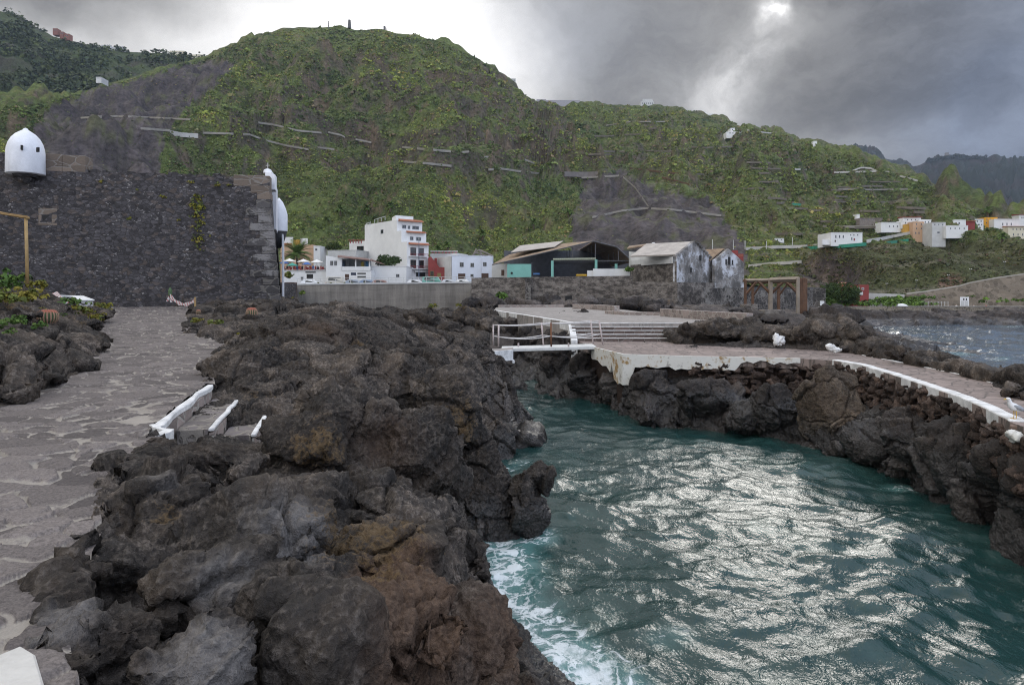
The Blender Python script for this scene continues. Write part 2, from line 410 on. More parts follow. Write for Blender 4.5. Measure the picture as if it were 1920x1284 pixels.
# ---------------------------------------------------------------- shrubs (uncountable: one object)
def clumps(Q, rad, cols, nf, seed, tall=1., flat=.62):
    """each centre gets nf leaf-clump faces spread over an uneven dome"""
    r = np.random.default_rng(seed); n = len(Q); K = n*nf
    ph = r.uniform(0, 2*math.pi, K); ct = r.uniform(-.25, 1, K); st = np.sqrt(1-np.clip(ct, -1, 1)**2); rr = r.uniform(.55, 1.05, K)
    dirs = np.stack([st*np.cos(ph), st*np.sin(ph), ct*tall], 1); R_ = np.repeat(rad, nf)
    c = np.repeat(Q, nf, 0)+dirs*(R_*rr)[:, None]*[1, 1, flat]
    nrm = dirs+r.normal(0, .45, (K, 3)); nrm /= np.linalg.norm(nrm, axis=1)[:, None]
    u = np.cross(nrm, r.normal(size=(K, 3))); u /= np.linalg.norm(u, axis=1)[:, None]; v = np.cross(nrm, u)
    s = (R_*r.uniform(.28, .55, K))[:, None]
    q = np.stack([c-u*s*.9-v*s*.3, c+u*s*.2-v*s*.8, c+u*s+v*s*.35, c-u*s*.15+v*s*.85+nrm*s*.3], 1).reshape(-1, 3)
    Fc = np.arange(K*4).reshape(-1, 4)
    cc = np.repeat(cols, nf, 0)*r.uniform(.86, 1.14, K)[:, None]
    return q, Fc, np.repeat(cc, 4, 0)
def leaf_mat(name):
    m, put = newmat(name); c = attr('Col'); put('Base Color', c); put('Roughness', .75); put('Specular IOR Level', .2)
    return m
LM = leaf_mat('leaves')
def pick(n, pal, w, seed):
    r = np.random.default_rng(seed); k = r.choice(len(pal), n, p=np.array(w)/sum(w)); return np.array(pal)[k]*r.uniform(.75, 1.25, (n, 1))
r = np.random.default_rng(11)
NB = 78000
bx = r.uniform(-10, 1940, int(NB*2.4)); by = r.uniform(48, 575, int(NB*2.4))
Q, ok = hill.at(bx, by); ok &= by > np.interp(bx, [a for a, b in sil_main()], [b for a, b in sil_main()])-1
s_ = scree_mask(bx, by); ok &= ~(s_ & (r.random(len(bx)) > .07))
nn = fbm(Q/26., 4, 61); ok &= (nn+r.uniform(-.5, .5, len(bx))) > -.42
# bare ledges stay bare
jj = (np.clip(((bx-px[0])/4).astype(int), 0, shp[1]-1)); ii = (hill.py[:, jj] <= by[None]).argmax(0)
ok &= ~((rk.reshape(shp)[ii, jj] > .4) & (r.random(len(bx)) > .3))
Q = Q[ok][:NB]; n3b = fbm(Q/45., 3, 62); nb = len(Q)
rad = (r.gamma(1.7, .28, nb)+.25)*np.clip(Q[:, 1]/420, .3, 1.4)
rad = np.where(s_[ok][:NB], rad*.55, rad)
cols = pick(nb, [(.098, .130, .036), (.078, .108, .033), (.122, .148, .046), (.052, .074, .027), (.142, .135, .062), (.12, .095, .055)], [5, 4, 2.4, 2.8, 1.3, .9], 5)
cols = np.where(((bx > 1490) & (by > 458))[ok][:NB, None], cols*[.72, .60, .75], cols); cols = cols*np.where((by < 130)[ok][:NB], .85, 1.)[:, None]; nw = fbm(Q/[70, 90, 40], 3, 66)[:, None]; cols = cols*np.where(nw > 0, 1+nw*[.75, .6, .4], 1+nw*[.5, .35, .15]); cols = np.where((n3b > .25)[:, None], cols*[1.25, 1.2, 1.05], cols); cols = np.where((n3b < -.3)[:, None], cols*[.75, .78, .9], cols)
q, Fc, cc = clumps(Q-[0, 0, .1], rad, cols*[1.42, 1.34, 1.25], 8, 8, 1., .5)
o = link_mesh('hillside_shrubs', q, Fc, LM); vcol(o, 'Col', cc); tag(o, kind='stuff')
# pines on the left mountain
bx = r.uniform(-20, 420, 9000); by = r.uniform(10, 300, 9000); Q, ok = hillA.at(bx, by); ok &= by > np.interp(bx, [a for a, b in silA], [b for a, b in silA])-1
ok &= (fbm(Q/60., 3, 63)+r.uniform(-.4, .4, len(bx))) > .12
Q = Q[ok]; nb = len(Q); rad = r.uniform(2.0, 4.6, nb)
q, Fc, cc = clumps(Q+[0, 0, 1.5], rad, pick(nb, [(.036, .052, .024), (.05, .066, .028), (.075, .092, .032)], [3, 3, 2], 9), 10, 12, 1.3, 1.1)
o = link_mesh('pine_wood', q, Fc, LM); vcol(o, 'Col', cc); tag(o, kind='stuff')
bx = r.uniform(1740, 1850, 160); by = np.interp(bx, [a for a, b in silD], [b for a, b in silD])+r.uniform(-1, 3, 160); Q, ok = hillD.at(bx, by+2); Q = Q[ok]
q, Fc, cc = clumps(Q+[0, 0, 3], r.uniform(3, 9, len(Q)), pick(len(Q), [(.014, .022, .012)], [1], 9), 10, 14, 1.2, 1.)
o = link_mesh('ridge_wood', q, Fc, LM); vcol(o, 'Col', cc); tag(o, kind='stuff')

# ---------------------------------------------------------------- air
hz = MB().box((600, 1500, 240), (5600, 4600, 493)).build('haze', None)
m = bpy.data.materials.new('haze_air'); m.use_nodes = True; nt = m.node_tree; nt.nodes.clear()
ou = nt.nodes.new('ShaderNodeOutputMaterial'); pv = nt.nodes.new('ShaderNodeVolumePrincipled'); nt.links.new(pv.outputs[0], ou.inputs['Volume'])
pv.inputs['Color'].default_value = (.62, .74, .95, 1); pv.inputs['Density'].default_value = .00007
hz.data.materials.append(m); tag(hz, kind='stuff')
# ================================================================ WATER
def sea_sheet():
    cx = np.concatenate([np.arange(-400, 800, 30), np.arange(800, 1960, 2.0), np.arange(1960, 2500, 18)])
    Dn = [5.5]
    while Dn[-1] < 60: Dn.append(Dn[-1]*1.0038+.003)
    while Dn[-1] < 400: Dn.append(Dn[-1]*1.012)
    Dn = np.array(Dn); X = (cx[None]-960)/F*Dn[:, None]; Y = np.repeat(Dn[:, None], len(cx), 1)
    x, y = X.ravel(), Y.ravel(); p = np.stack([x, y, x*0], 1)
    wx = x+.22*fbm(p/1.7, 3, 3)+.5*fbm(p/7., 2, 13); wy = y+.22*fbm(p/1.7+7, 3, 4)+.5*fbm(p/7.+5, 2, 14)
    r = np.random.default_rng(4); z = np.zeros_like(x)
    far = sstep(45, 80, y)
    for k in range(60):
        lam = .26*(1.06**k); th = R(62)+r.normal(0, .85); a = lam*(.009 if lam < .5 else .0150 if lam < 1.3 else .0115 if lam < 3 else .007)*r.uniform(.5, 1.3)
        kx, ky = math.cos(th)*2*math.pi/lam, math.sin(th)*2*math.pi/lam
        ph = kx*wx+ky*wy+r.uniform(0, 6.28); fade = np.clip((lam/np.maximum(y*.0032, .01)-1)*.7, 0, 1)
        z += a*(np.exp(np.sin(ph)-1)*2-1)*fade*(.75+.25*far)
    z *= .75+.5*fbm(p/9., 2, 31)
    z += .05*fbm(p/5., 3, 33)
    # foam lies along the left shore, round the sea rock and where waves hit the bank
    foam = np.zeros_like(x)
    shore = [(1.3, 8.4), (.3, 9.9), (-.05, 11), (-.15, 14), (-.9, 17.5), (.4, 20.3)]
    for i in range(len(shore)-1):
        a, b = np.array(shore[i]), np.array(shore[i+1]); t = np.clip(((x-a[0])*(b-a)[0]+(y-a[1])*(b-a)[1])/((b-a)**2).sum(), 0, 1)
        dd = np.hypot(x-a[0]-t*(b-a)[0], y-a[1]-t*(b-a)[1]); foam = np.maximum(foam, (.85 if i < 3 else .6)*np.exp(-(dd/(1.0 if i < 3 else .6))**2))
    for (a, b, s1, w) in ((2.3, 9.8, .8, .55), (.3, 14.2, .9, .9), (10.1, 17.6, .7, .8), (9.6, 20.6, .5, .6), (2.9, 34.3, .5, .8), (4.2, 12.2, 1.0, .45), (5.2, 14.5, 1.3, .4), (1.7, 15.5, .8, .4)):
        foam = np.maximum(foam, w*np.exp(-((x-a)**2+(y-b)**2)/s1**2))
    for (ppx_, ppy_, sx, sy) in ((1720, 640, 60, 9), (1800, 662, 70, 8), (1640, 608, 60, 4), (1900, 612, 60, 4), (1760, 606, 60, 3), (1880, 672, 40, 6)):
        qx = 960+x/y*F; qy = H+CZ/y*F; foam = np.maximum(foam, .62*np.exp(-((qx-ppx_)/sx)**2-((qy-ppy_)/sy)**2)*(y > 30))
    o = link_mesh('sea_water', np.stack([x, y, z], 1), grid_faces(*X.shape), None, True)
    vflt(o, 'foam', foam); vflt(o, 'outer_sea', sstep(11, 16, x)*sstep(16, 26, y)); tag(o, kind='structure'); return o
m, put = newmat('sea_water'); co = coords(); fo = attr('foam', 'Fac')
f1 = noise_(2.6, 8, .68, co, 1.2); f2 = noise_(.55, 4, .6, co, .8)
web = voro_(2.2, 'DISTANCE_TO_EDGE', vadd(co, vmul(noise_(1.6, 5, .6, co, 0, True), (1.3, 1.3, 0))))
lace = E.m('MAXIMUM', step_(f1, .5, .62), step_(web*-1, -.09, -.02)*.8)
fm = step_(fo+(f1-.5)*.9+(lace-.5)*.25, .62, .95)*.85
milk = step_(fo+(f2-.5)*.5, .35, .95)
patch = step_(f2+(noise_(.16, 3, .6, co)-.5)*.6, .45, .75)
body = mixc(patch, (.012, .038, .036), (.028, .066, .060)); body = mixc(attr('outer_sea', 'Fac')*.85, body, (.085, .110, .145)); body = mixc(milk*.75, body, (.12, .26, .25))  # outer sea: blue-grey sky reflection put into the body colour
put('Base Color', mixc(fm, body, (.72, .76, .77))); put('Roughness', fm*.5+.10); put('IOR', 1.33); put('Specular IOR Level', .5)
w1 = noise_(5., 4, .6, vmul(co, (1, .7, 1)), .6); w2 = noise_(17., 3, .55, co, .5)
put('Normal', bump(w1*.72+w2*.22+fm*.15, 1., .036))
sea = sea_sheet(); sea.data.materials.append(m)

# seabed and the flat ground the village stands on
sb = MB(); sb.add([(-3000, -40, -4), (3000, -40, -4), (3000, 6000, -4), (-3000, 6000, -4)], [(0, 1, 2, 3)])
tag(sb.build('seabed_ground', paint('seabed', (.03, .035, .03))), kind='structure')

# ================================================================ ROCK
def hull(c, rad, seed, n=22, sharp=.25):
    r = np.random.default_rng(seed); d = r.normal(size=(n, 3)); d /= np.linalg.norm(d, axis=1)[:, None]
    p = d*(1-sharp*r.random((n, 1)))*np.asarray(rad)[None]; a = r.uniform(0, 6.28); ca, sa = math.cos(a), math.sin(a)
    p = p+np.asarray(c)[None]
    bm = bmesh.new(); vs = [bm.verts.new(x) for x in p]; g = bmesh.ops.convex_hull(bm, input=vs)
    bmesh.ops.delete(bm, geom=list({v for v in bm.verts if not v.link_faces}), context='VERTS')
    bm.verts.index_update(); V = [v.co[:] for v in bm.verts]; Fc = [tuple(v.index for v in f.verts) for f in bm.faces]; bm.free(); return V, Fc
def boulder(px, pt, pb, hw, D, depth=None, seed=0, **k):
    """hull boulder filling the photo box px+-hw, rows pt..pb, at distance D"""
    sx = hw/F*D; zt = CZ-(pt-H)/F*D; zb = CZ-(pb-H)/F*D; dy = depth or sx
    return hull(((px-960)/F*D, D, (zt+zb)/2), (sx*1.12, dy*1.1, (zt-zb)/2*1.12), seed or int(px*7+pt), **k)
def rbf(pts, q, smooth=0.0):
    pts = np.asarray(pts, float); n = len(pts); d = np.linalg.norm(pts[:, None, :2]-pts[None, :, :2], axis=2)
    A = np.zeros((n+1, n+1)); A[:n, :n] = d; A[:n, n] = 1; A[n, :n] = 1; A[np.arange(n), np.arange(n)] -= smooth
    w = np.linalg.solve(A, np.append(pts[:, 2], 0)); out = np.zeros(len(q))
    for i in range(0, len(q), 50000):
        out[i:i+50000] = np.linalg.norm(q[i:i+50000, None]-pts[None, :, :2], axis=2)@w[:n]+w[n]
    return out
def field(pts, xr, yr, res, zb=-1.2, edit=None):
    xs = np.arange(xr[0], xr[1]+res, res); ys = np.arange(yr[0], yr[1]+res, res)
    X, Y = np.meshgrid(xs, ys, indexing='ij'); q = np.stack([X.ravel(), Y.ravel()], 1); z = rbf(pts, q)
    if edit is not None: z = edit(q[:, 0], q[:, 1], z)
    z = np.maximum(z, zb+.15); r, c = X.shape
    V = np.concatenate([np.column_stack([q, z]), np.column_stack([q, np.full(len(q), zb)])]); n = r*c
    g = grid_faces(r, c)[:, ::-1]; Fc = [tuple(f) for f in g]+[tuple(f[::-1]+n) for f in g]
    i = np.arange(n).reshape(r, c)
    for e in (i[0], i[-1][::-1], i[:, -1], i[:, 0][::-1]):
        for a, b in zip(e[:-1], e[1:]): Fc.append((a, b, b+n, a+n))
    f = lambda x, y: float(rbf(pts, np.array([[x, y]]))[0])
    return (V, Fc), f
def voxelize(bodies, vox):
    mb = MB()
    for V, Fc in bodies: mb.add(V, Fc)
    me = bpy.data.meshes.new('t'); me.from_pydata(mb.V, [], mb.F); me.update()
    bm = bmesh.new(); bm.from_mesh(me); bmesh.ops.recalc_face_normals(bm, faces=bm.faces); bm.to_mesh(me); bm.free()
    o = bpy.data.objects.new('t', me); COL.objects.link(o); md = o.modifiers.new('r', 'REMESH'); md.mode = 'VOXEL'; md.voxel_size = vox
    ev = o.evaluated_get(bpy.context.evaluated_depsgraph_get()); m2 = ev.to_mesh()
    n = len(m2.vertices); V = np.empty(n*3, np.float32); m2.vertices.foreach_get('co', V); V = V.reshape(-1, 3)
    Fq = np.empty(len(m2.loops), np.int32); m2.loops.foreach_get('vertex_index', Fq); lt = np.empty(len(m2.polygons), np.int32); m2.polygons.foreach_get('loop_total', lt)
    ev.to_mesh_clear(); bpy.data.objects.remove(o); bpy.data.meshes.remove(me)
    Fq = Fq.reshape(-1, 4)
    return V.copy(), Fq
def vnorm(V, Q):
    n = np.cross(V[Q[:, 2]]-V[Q[:, 0]], V[Q[:, 3]]-V[Q[:, 1]]); N = np.zeros_like(V)
    for k in range(4):
        for a in range(3): N[:, a] += np.bincount(Q[:, k], n[:, a], len(V))
    return N/(np.linalg.norm(N, axis=1)[:, None]+1e-9)
def relax(V, Q, it=2):
    for _ in range(it):
        S_ = np.zeros_like(V); c = np.zeros(len(V), np.float32)
        for k in range(4):
            a, b = Q[:, k], Q[:, (k+1) % 4]
            for ax in range(3): S_[:, ax] += np.bincount(a, V[b, ax], len(V))+np.bincount(b, V[a, ax], len(V))
            c += np.bincount(a, minlength=len(V))+np.bincount(b, minlength=len(V))
        V = V*.4+.6*S_/np.maximum(c, 1)[:, None]
    return V.astype(np.float32)
BLK = [None, None]
def rough_rock(V, Q, sc, amp, seed, fine=1.):
    """lava: big fractured blocks with tilted faces, cracks between, then clinkery skin"""
    V = relax(V, Q, 1); N = vnorm(V, Q)
    w = np.stack([fbm(V/(sc*1.1), 3, seed+k) for k in (1, 2, 3)], 1)*sc*.20
    q = (V+w)*np.array([1, 1, 1.25], np.float32)
    f1, f2, cid, off = voro(q/(sc*1.35), seed+4)
    t = np.stack([hrand(cid, k)-.5 for k in range(3)], 1); o_ = hrand(cid, 9)-.5
    crk = fbm(V/(sc*1.2), 2, seed+14)
    BLK[0] = hrand(cid, 21); d = amp*(.95*o_+2.3*(off*t).sum(1))-amp*(.95+.7*crk)*(1-sstep(.0, .06, f2-f1))
    f1, f2, cid, off = voro(q/(sc*.42), seed+5)
    t = np.stack([hrand(cid, k)-.5 for k in range(3)], 1); o_ = hrand(cid, 9)-.5; msk = sstep(-.25, .3, fbm(V/(sc*1.6), 2, seed+15))
    BLK[1] = hrand(cid, 22); d += amp*.42*msk*(.6*o_+1.7*(off*t).sum(1))-amp*.36*msk*(1-sstep(0, .08, f2-f1))
    tilt = np.array([.28, .2, 1.], np.float32); lay = (V@tilt)/(sc*.16)+2.2*fbm(V/(sc*.9), 3, seed+16)      # folded flow layers
    fr_ = lay-np.floor(lay); d += amp*.13*(1-msk*.6)*(np.minimum(fr_*1.3, (1-fr_)*4.3)-.5)
    d += amp*.20*(ridged(V/(sc*.75), 4, seed+6, .55)-.8)
    d += amp*.17*fine*(ridged(V/(sc*.15), 4, seed+7, .62)-.8)
    pf1, pf2, pc, po = voro(V/(sc*.085), seed+31); pm = sstep(-.1, .35, fbm(V/(sc*.7), 2, seed+32))
    d -= amp*.16*fine*pm*(1-sstep(0., .55, pf1))
    V = V+N*d[:, None]
    N = vnorm(V, Q); d = amp*.12*fine*fbm(V/(sc*.055), 3, seed+8, .65)
    return (V+N*d[:, None]).astype(np.float32)
def rock_mat(name, base, light, brown, sc=1., wetz=.55, bs=.8):
    m, put = newmat(name); co = coords(); a = attr('ochre', 'Fac')
    n1 = noise_(.9*sc, 6, .62, co); n2 = noise_(4.5*sc, 6, .65, co, .3); n3 = noise_(22*sc, 4, .65, co); pv = voro_(16*sc, 'F1', co)
    c = mixc(step_(n1*.6+n2*.4, .38, .66), base, brown); c = mixc(step_(n2*.45+n3*.55, .48, .66)*.8, c, light)
    c = mixc(step_(n1*.4+n3*.6, .34, .47), tuple(x*.55 for x in base), c)
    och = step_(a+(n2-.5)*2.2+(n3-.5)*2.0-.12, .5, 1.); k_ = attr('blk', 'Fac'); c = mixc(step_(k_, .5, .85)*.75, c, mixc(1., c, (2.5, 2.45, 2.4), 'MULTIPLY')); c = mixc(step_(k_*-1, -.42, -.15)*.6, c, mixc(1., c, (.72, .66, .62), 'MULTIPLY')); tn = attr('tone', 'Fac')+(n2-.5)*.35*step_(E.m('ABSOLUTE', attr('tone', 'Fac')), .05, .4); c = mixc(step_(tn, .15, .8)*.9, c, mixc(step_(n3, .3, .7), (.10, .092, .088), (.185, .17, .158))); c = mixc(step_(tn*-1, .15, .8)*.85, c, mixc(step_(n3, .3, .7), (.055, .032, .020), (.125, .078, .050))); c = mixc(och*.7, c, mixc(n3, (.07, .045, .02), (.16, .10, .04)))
    wh = step_(noise_(3.1*sc, 7, .75, co), .735, .75); c = mixc(wh*.5, c, (.4, .39, .37))
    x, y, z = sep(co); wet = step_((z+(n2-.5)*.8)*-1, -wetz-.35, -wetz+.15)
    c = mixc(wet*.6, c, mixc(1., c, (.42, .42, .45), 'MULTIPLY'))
    put('Base Color', c); put('Roughness', .86-.56*wet); put('Specular IOR Level', .3+.35*wet)
    hgt = n2*.5+n3*.35+pv*.16
    put('Normal', bump(hgt, bs, .16/sc)); return m
RM = rock_mat('lava_rock', (.0255, .022, .0195), (.118, .101, .087), (.052, .040, .030))
RMF = rock_mat('far_lava_rock', (.032, .028, .027), (.09, .08, .074), (.052, .042, .036), .45, .7)
RMT = rock_mat('tan_lava_rock', (.055, .045, .036), (.175, .145, .11), (.10, .075, .055), 1., .5)
def finish(name, V, Q, mat, ochre=(), kind='structure', parent=None, tone=()):
    o = link_mesh(name, V-(wloc(parent) if parent is not None else 0), Q, mat, True)
    if parent is not None: o.parent = parent
    f = np.zeros(len(V), np.float32)
    for (x, y, z, s_) in ochre: f = np.maximum(f, np.exp(-((V[:, 0]-x)**2+(V[:, 1]-y)**2+(V[:, 2]-z)**2)/s_**2))
    vflt(o, 'ochre', f)
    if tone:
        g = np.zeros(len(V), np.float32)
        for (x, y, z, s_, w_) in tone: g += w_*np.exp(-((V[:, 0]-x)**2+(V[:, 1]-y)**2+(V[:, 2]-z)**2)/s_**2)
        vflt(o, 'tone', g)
    if BLK[0] is not None and len(BLK[0]) == len(V): vflt(o, 'blk', BLK[0]*.65+BLK[1]*.35)
    if kind: tag(o, kind=kind)
    return o
def cut_below(V, Q, z):
    keep = V[Q].max(1)[:, 2] > z; Q = Q[keep]; u, inv = np.unique(Q, return_inverse=True); return V[u], inv.reshape(-1, 4)
def rocks(name, bodies, vox, sc, amp, seed, mat=None, ochre=(), kind='structure', fine=1., zmin=-.7, edit=None, tone=()):
    V, Q = voxelize(bodies, vox); V, Q = cut_below(V, Q, zmin)
    V = rough_rock(V, Q, sc, amp, seed, fine)
    if edit: V = edit(V)
    return finish(name, V, Q, mat or RM, ochre, kind, None, tone)

# -------------------------------- level of the left path and its edges
def zp(y):
    return 3.25+np.clip((np.asarray(y, float)-17)/33, 0, 1.3)*.92
PR = [(1, -1.0), (2.2, -1.45), (3.03, -2.1), (3.42, -2.4), (4.0, -2.72), (4.9, -3.12), (5.9, -3.75), (7.1, -3.85), (8.8, -4.65), (12.4, -5.57), (14, -6.3), (16.5, -7.15), (21, -9.0), (25, -12), (28, -13.4), (36, -17.4), (50, -23.5), (56, -27)]
PL = [(1, -9), (3, -9), (5, -8.5), (7, -8), (10.4, -7.9), (12.8, -8.7), (16, -9.6), (18.7, -11), (25, -15.2), (33, -20), (42, -26.5), (50, -31), (56, -36)]
def path_r(y): return np.interp(y, [a for a, b in PR], [b for a, b in PR])
def path_l(y): return np.interp(y, [a for a, b in PL], [b for a, b in PL])

# -------------------------------- near outcrop and ridge between path and channel
ctl = [(75, 1284, 3.03), (60, 1200, 3.4), (100, 1100, 4.0), (150, 1000, 4.9)]
pts = []
for y in (2.2, 3.0, 3.4, 4.0, 4.9, 5.9, 7.1, 8.0):                                   # skirt dips under the path
    pts.append((path_r(y)-.2, y, 3.05)); pts.append((path_r(y)-.9, y, 2.7)); pts.append((path_r(y)+.2, y, 3.3))
for y in (10.5, 12.4, 14, 16.5, 21, 25, 28):
    pts.append((path_r(y)-.3, y, zp(y)-.25)); pts.append((path_r(y)-1.5, y, zp(y)-.8))
for (a, b, D) in [(170, 912, 5.75), (260, 885, 6.2), (400, 872, 6.5), (330, 930, 5.7), (210, 1010, 4.75), (300, 1000, 5.0), (170, 1100, 4.1), (230, 1180, 3.75), (120, 1230, 3.35), (450, 1100, 4.35), (440, 990, 5.2),
                  (600, 1050, 4.9), (200, 1284, 3.1), (350, 1284, 3.15), (600, 1284, 3.35), (560, 1180, 3.9), (750, 1180, 4.7), (800, 1284, 4.3), (900, 1284, 5.2), (1010, 1284, 6.3), (750, 1000, 6.0), (840, 960, 8.2), (850, 1080, 6.7), (930, 1180, 7.6),
                  (700, 925, 7.2), (560, 925, 6.8), (500, 880, 7.6), (540, 850, 8.4), (640, 745, 9.3), (655, 722, 9.6), (560, 775, 9.5), (480, 830, 8.9), (400, 835, 8.2), (320, 830, 7.9), (760, 780, 10.2), (835, 850, 10.7), (800, 890, 9.6), (640, 870, 8.4), (860, 880, 11.8)]:
    p = P(a, b, D); pts.append((p[0], p[1], p[2]-.32))
for (x, y, z) in [(-4.3, 10.4, 2.75), (-4.2, 11.3, 2.8), (-3.7, 10.6, 2.4), (-3.0, 11.4, 2.2), (-1.9, 11.8, 2.0), (-1.2, 12.3, 1.4), (-3.2, 12.2, 2.5)]: pts.append((x, y, z))
for (a, b, D) in [(430, 725, 13.2), (420, 690, 14), (460, 660, 15.5), (500, 632, 16.5), (560, 600, 18.5), (590, 580, 20), (640, 571, 21.5), (690, 606, 21), (755, 640, 20), (640, 640, 16.5), (700, 660, 15.5), (800, 668, 18), (840, 690, 17),
                  (600, 700, 14.5), (740, 700, 14.5), (820, 720, 15), (890, 735, 15), (905, 775, 14.6), (520, 715, 13.2), (700, 735, 13.6), (880, 700, 19), (900, 650, 24), (920, 645, 25), (945, 665, 25.5), (955, 690, 25), (900, 690, 22.5), (860, 672, 26), (815, 668, 26)]:
    pts.append(tuple(P(a, b, D)))
pts += [(x, y, z) for (x, y, z) in [(-10, 24, 3.5), (-11, 28, 3.9), (-9, 30, 3.6), (-6, 30, 2.9), (-3.5, 29, 2.6), (-6, 25, 3.9)]]
# the drop into the channel
shore = [(2.1, 6.2), (1.0, 8.2), (.05, 9.9), (-.5, 11), (-1.1, 12.5), (-1.9, 14), (-2.5, 16.5), (-2.1, 18), (-.9, 19.6), (-.1, 20.5), (-.1, 22.5), (-.2, 25), (-.3, 28), (-.4, 31)]
for x, y in shore: pts.append((x-.12, y, .1)); pts.append((x+.5, y, -.8)); pts.append((x+1.6, y, -1.1))
(bodyA, zA) = field(pts, (-13, 3.2), (1.8, 31), .12, edit=lambda x, y, z: np.where(x < path_r(y)-.12, np.minimum(z, zp(y)-.7), z))
bd = [bodyA]
for (a, t, b, hw, D, dep) in [(285, 878, 1090, 108, 5.95, .5), (480, 930, 1080, 150, 5.7, .6), (430, 1030, 1160, 88, 4.6, .36), (540, 1072, 1190, 62, 4.25, .25), (205, 1118, 1310, 92, 3.6, .30), (400, 1140, 1340, 118, 3.5, .42), (325, 1045, 1180, 72, 4.3, .3), (215, 1010, 1130, 60, 4.7, .25), (720, 955, 1130, 105, 6.1, .55), (760, 1075, 1290, 150, 4.9, .5),
                              (900, 1130, 1310, 100, 6.3, .6), (835, 935, 1150, 42, 8.6, .6), (880, 1015, 1190, 54, 8.9, .5), (620, 1120, 1300, 92, 3.95, .35), (650, 713, 900, 105, 9.7, 1.0), (560, 765, 930, 105, 8.9, .8), (770, 768, 940, 100, 9.9, .9), (835, 838, 960, 48, 10.6, .6), (380, 826, 905, 100, 7.9, .55), (455, 838, 912, 60, 8.0, .5), (600, 902, 1000, 130, 7.1, .6), (730, 895, 1010, 105, 7.4, .6),
                              (620, 570, 700, 85, 20, 1.6), (540, 598, 720, 88, 17.5, 1.6), (675, 600, 720, 66, 19, 1.5), (455, 642, 745, 72, 14.3, 1.0), (600, 655, 760, 100, 14.7, 1.1), (720, 648, 770, 98, 15.7, 1.2), (830, 676, 830, 76, 15.2, 1.2), (872, 735, 855, 40, 14.9, .8), (520, 690, 762, 70, 13.4, .9), (780, 655, 730, 75, 18.5, 1.2), (905, 645, 780, 46, 24.5, 1.4), (925, 700, 860, 36, 23, 1.1), (920, 790, 880, 38, 21, .8), (400, 868, 912, 26, 6.5, .13), (290, 1210, 1300, 60, 3.3, .2)]:
    bd.append(boulder(a, t, b, hw, D, dep, n=26, sharp=.2))
rr = np.random.default_rng(3)
for _ in range(90):
    y = 3+rr.random()**1.4*24; x = rr.uniform(path_r(y)+.3, np.interp(y, [s[1] for s in shore], [s[0] for s in shore])-.1); z = zA(x, y)
    if -4.9 < x < -3.4 and 8.2 < y < 12 or z < .5: continue
    s_ = rr.uniform(.06, .2)*(1+y*.03)
    bd.append(hull((x, y, z), (s_*rr.uniform(.8, 1.5), s_*rr.uniform(.8, 1.4), s_*rr.uniform(.5, .95)), int(rr.integers(1e6)), 14, .35))
och = [(*P(680, 1000, 5.9), .75), (*P(700, 1100, 5.1), .45), (*P(330, 960, 5.6), .25), (*P(870, 800, 14), .9), (*P(600, 830, 8.5), .5), (*P(700, 645, 17), .8), (*P(480, 770, 12.5), .5)]
def keep_path(V):                        # nothing of the rock pushes up through the paving
    e = path_r(V[:, 1])+.02; over = e-V[:, 0]; m = (over > 0) & (V[:, 1] > 1.9)
    V[m, 2] = np.minimum(V[m, 2], zp(V[m, 1])-.05+.0*over[m]); return V
for _ in range(230):                     # broken bits lie along the edge of the paving
    y = rr.uniform(2.2, 8.2) if rr.random() < .7 else rr.uniform(12.5, 30); x = path_r(y)+rr.normal(.14, .07); s_ = rr.uniform(.03, .10)*(1+y*.03)
    bd.append(hull((x, y, zp(y)-s_*.15), (s_*rr.uniform(.8, 1.6), s_*rr.uniform(.8, 1.4), s_*rr.uniform(.5, 1.)), int(rr.integers(1e6)), 14, .3))
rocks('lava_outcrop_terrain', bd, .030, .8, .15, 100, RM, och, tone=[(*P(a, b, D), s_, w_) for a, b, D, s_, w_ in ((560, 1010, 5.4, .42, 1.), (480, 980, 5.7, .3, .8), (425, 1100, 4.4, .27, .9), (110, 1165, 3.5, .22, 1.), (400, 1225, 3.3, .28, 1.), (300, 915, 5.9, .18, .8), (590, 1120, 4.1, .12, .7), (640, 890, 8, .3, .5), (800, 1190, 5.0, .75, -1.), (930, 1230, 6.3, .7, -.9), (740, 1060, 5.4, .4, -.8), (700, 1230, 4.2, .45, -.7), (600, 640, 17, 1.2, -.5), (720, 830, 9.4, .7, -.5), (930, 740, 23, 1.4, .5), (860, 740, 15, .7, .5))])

# -------------------------------- rock garden left of the path
pts = []
for y in (8, 10.4, 12.8, 16, 18.7, 25, 33, 42, 50): pts.append((path_l(y)+.3, y, zp(y)-.3)); pts.append((path_l(y)+1.6, y, zp(y)-1.0))
for (a, b, D) in [(0, 690, 10.6), (0, 660, 11.2), (60, 690, 11.6), (0, 625, 12.5), (80, 640, 14.5), (110, 668, 15.3), (180, 640, 19.5), (170, 620, 21), (120, 600, 21), (40, 600, 16), (0, 585, 17), (60, 572, 21), (120, 578, 25), (180, 590, 28), (0, 560, 22), (50, 545, 27), (110, 560, 32), (20, 530, 32), (-120, 620, 12.5), (-120, 560, 18), (-100, 530, 30), (-250, 600, 12), (-60, 555, 40), (60, 556, 42), (150, 563, 45)]:
    pts.append(tuple(P(a, b, D)))
(bodyG, zG) = field(pts, (-42, -7.5), (7.6, 50), .25, 2.0, edit=lambda x, y, z: np.where(x > path_l(y)+.12, np.minimum(z, zp(y)-.8), z))
bd = [bodyG]
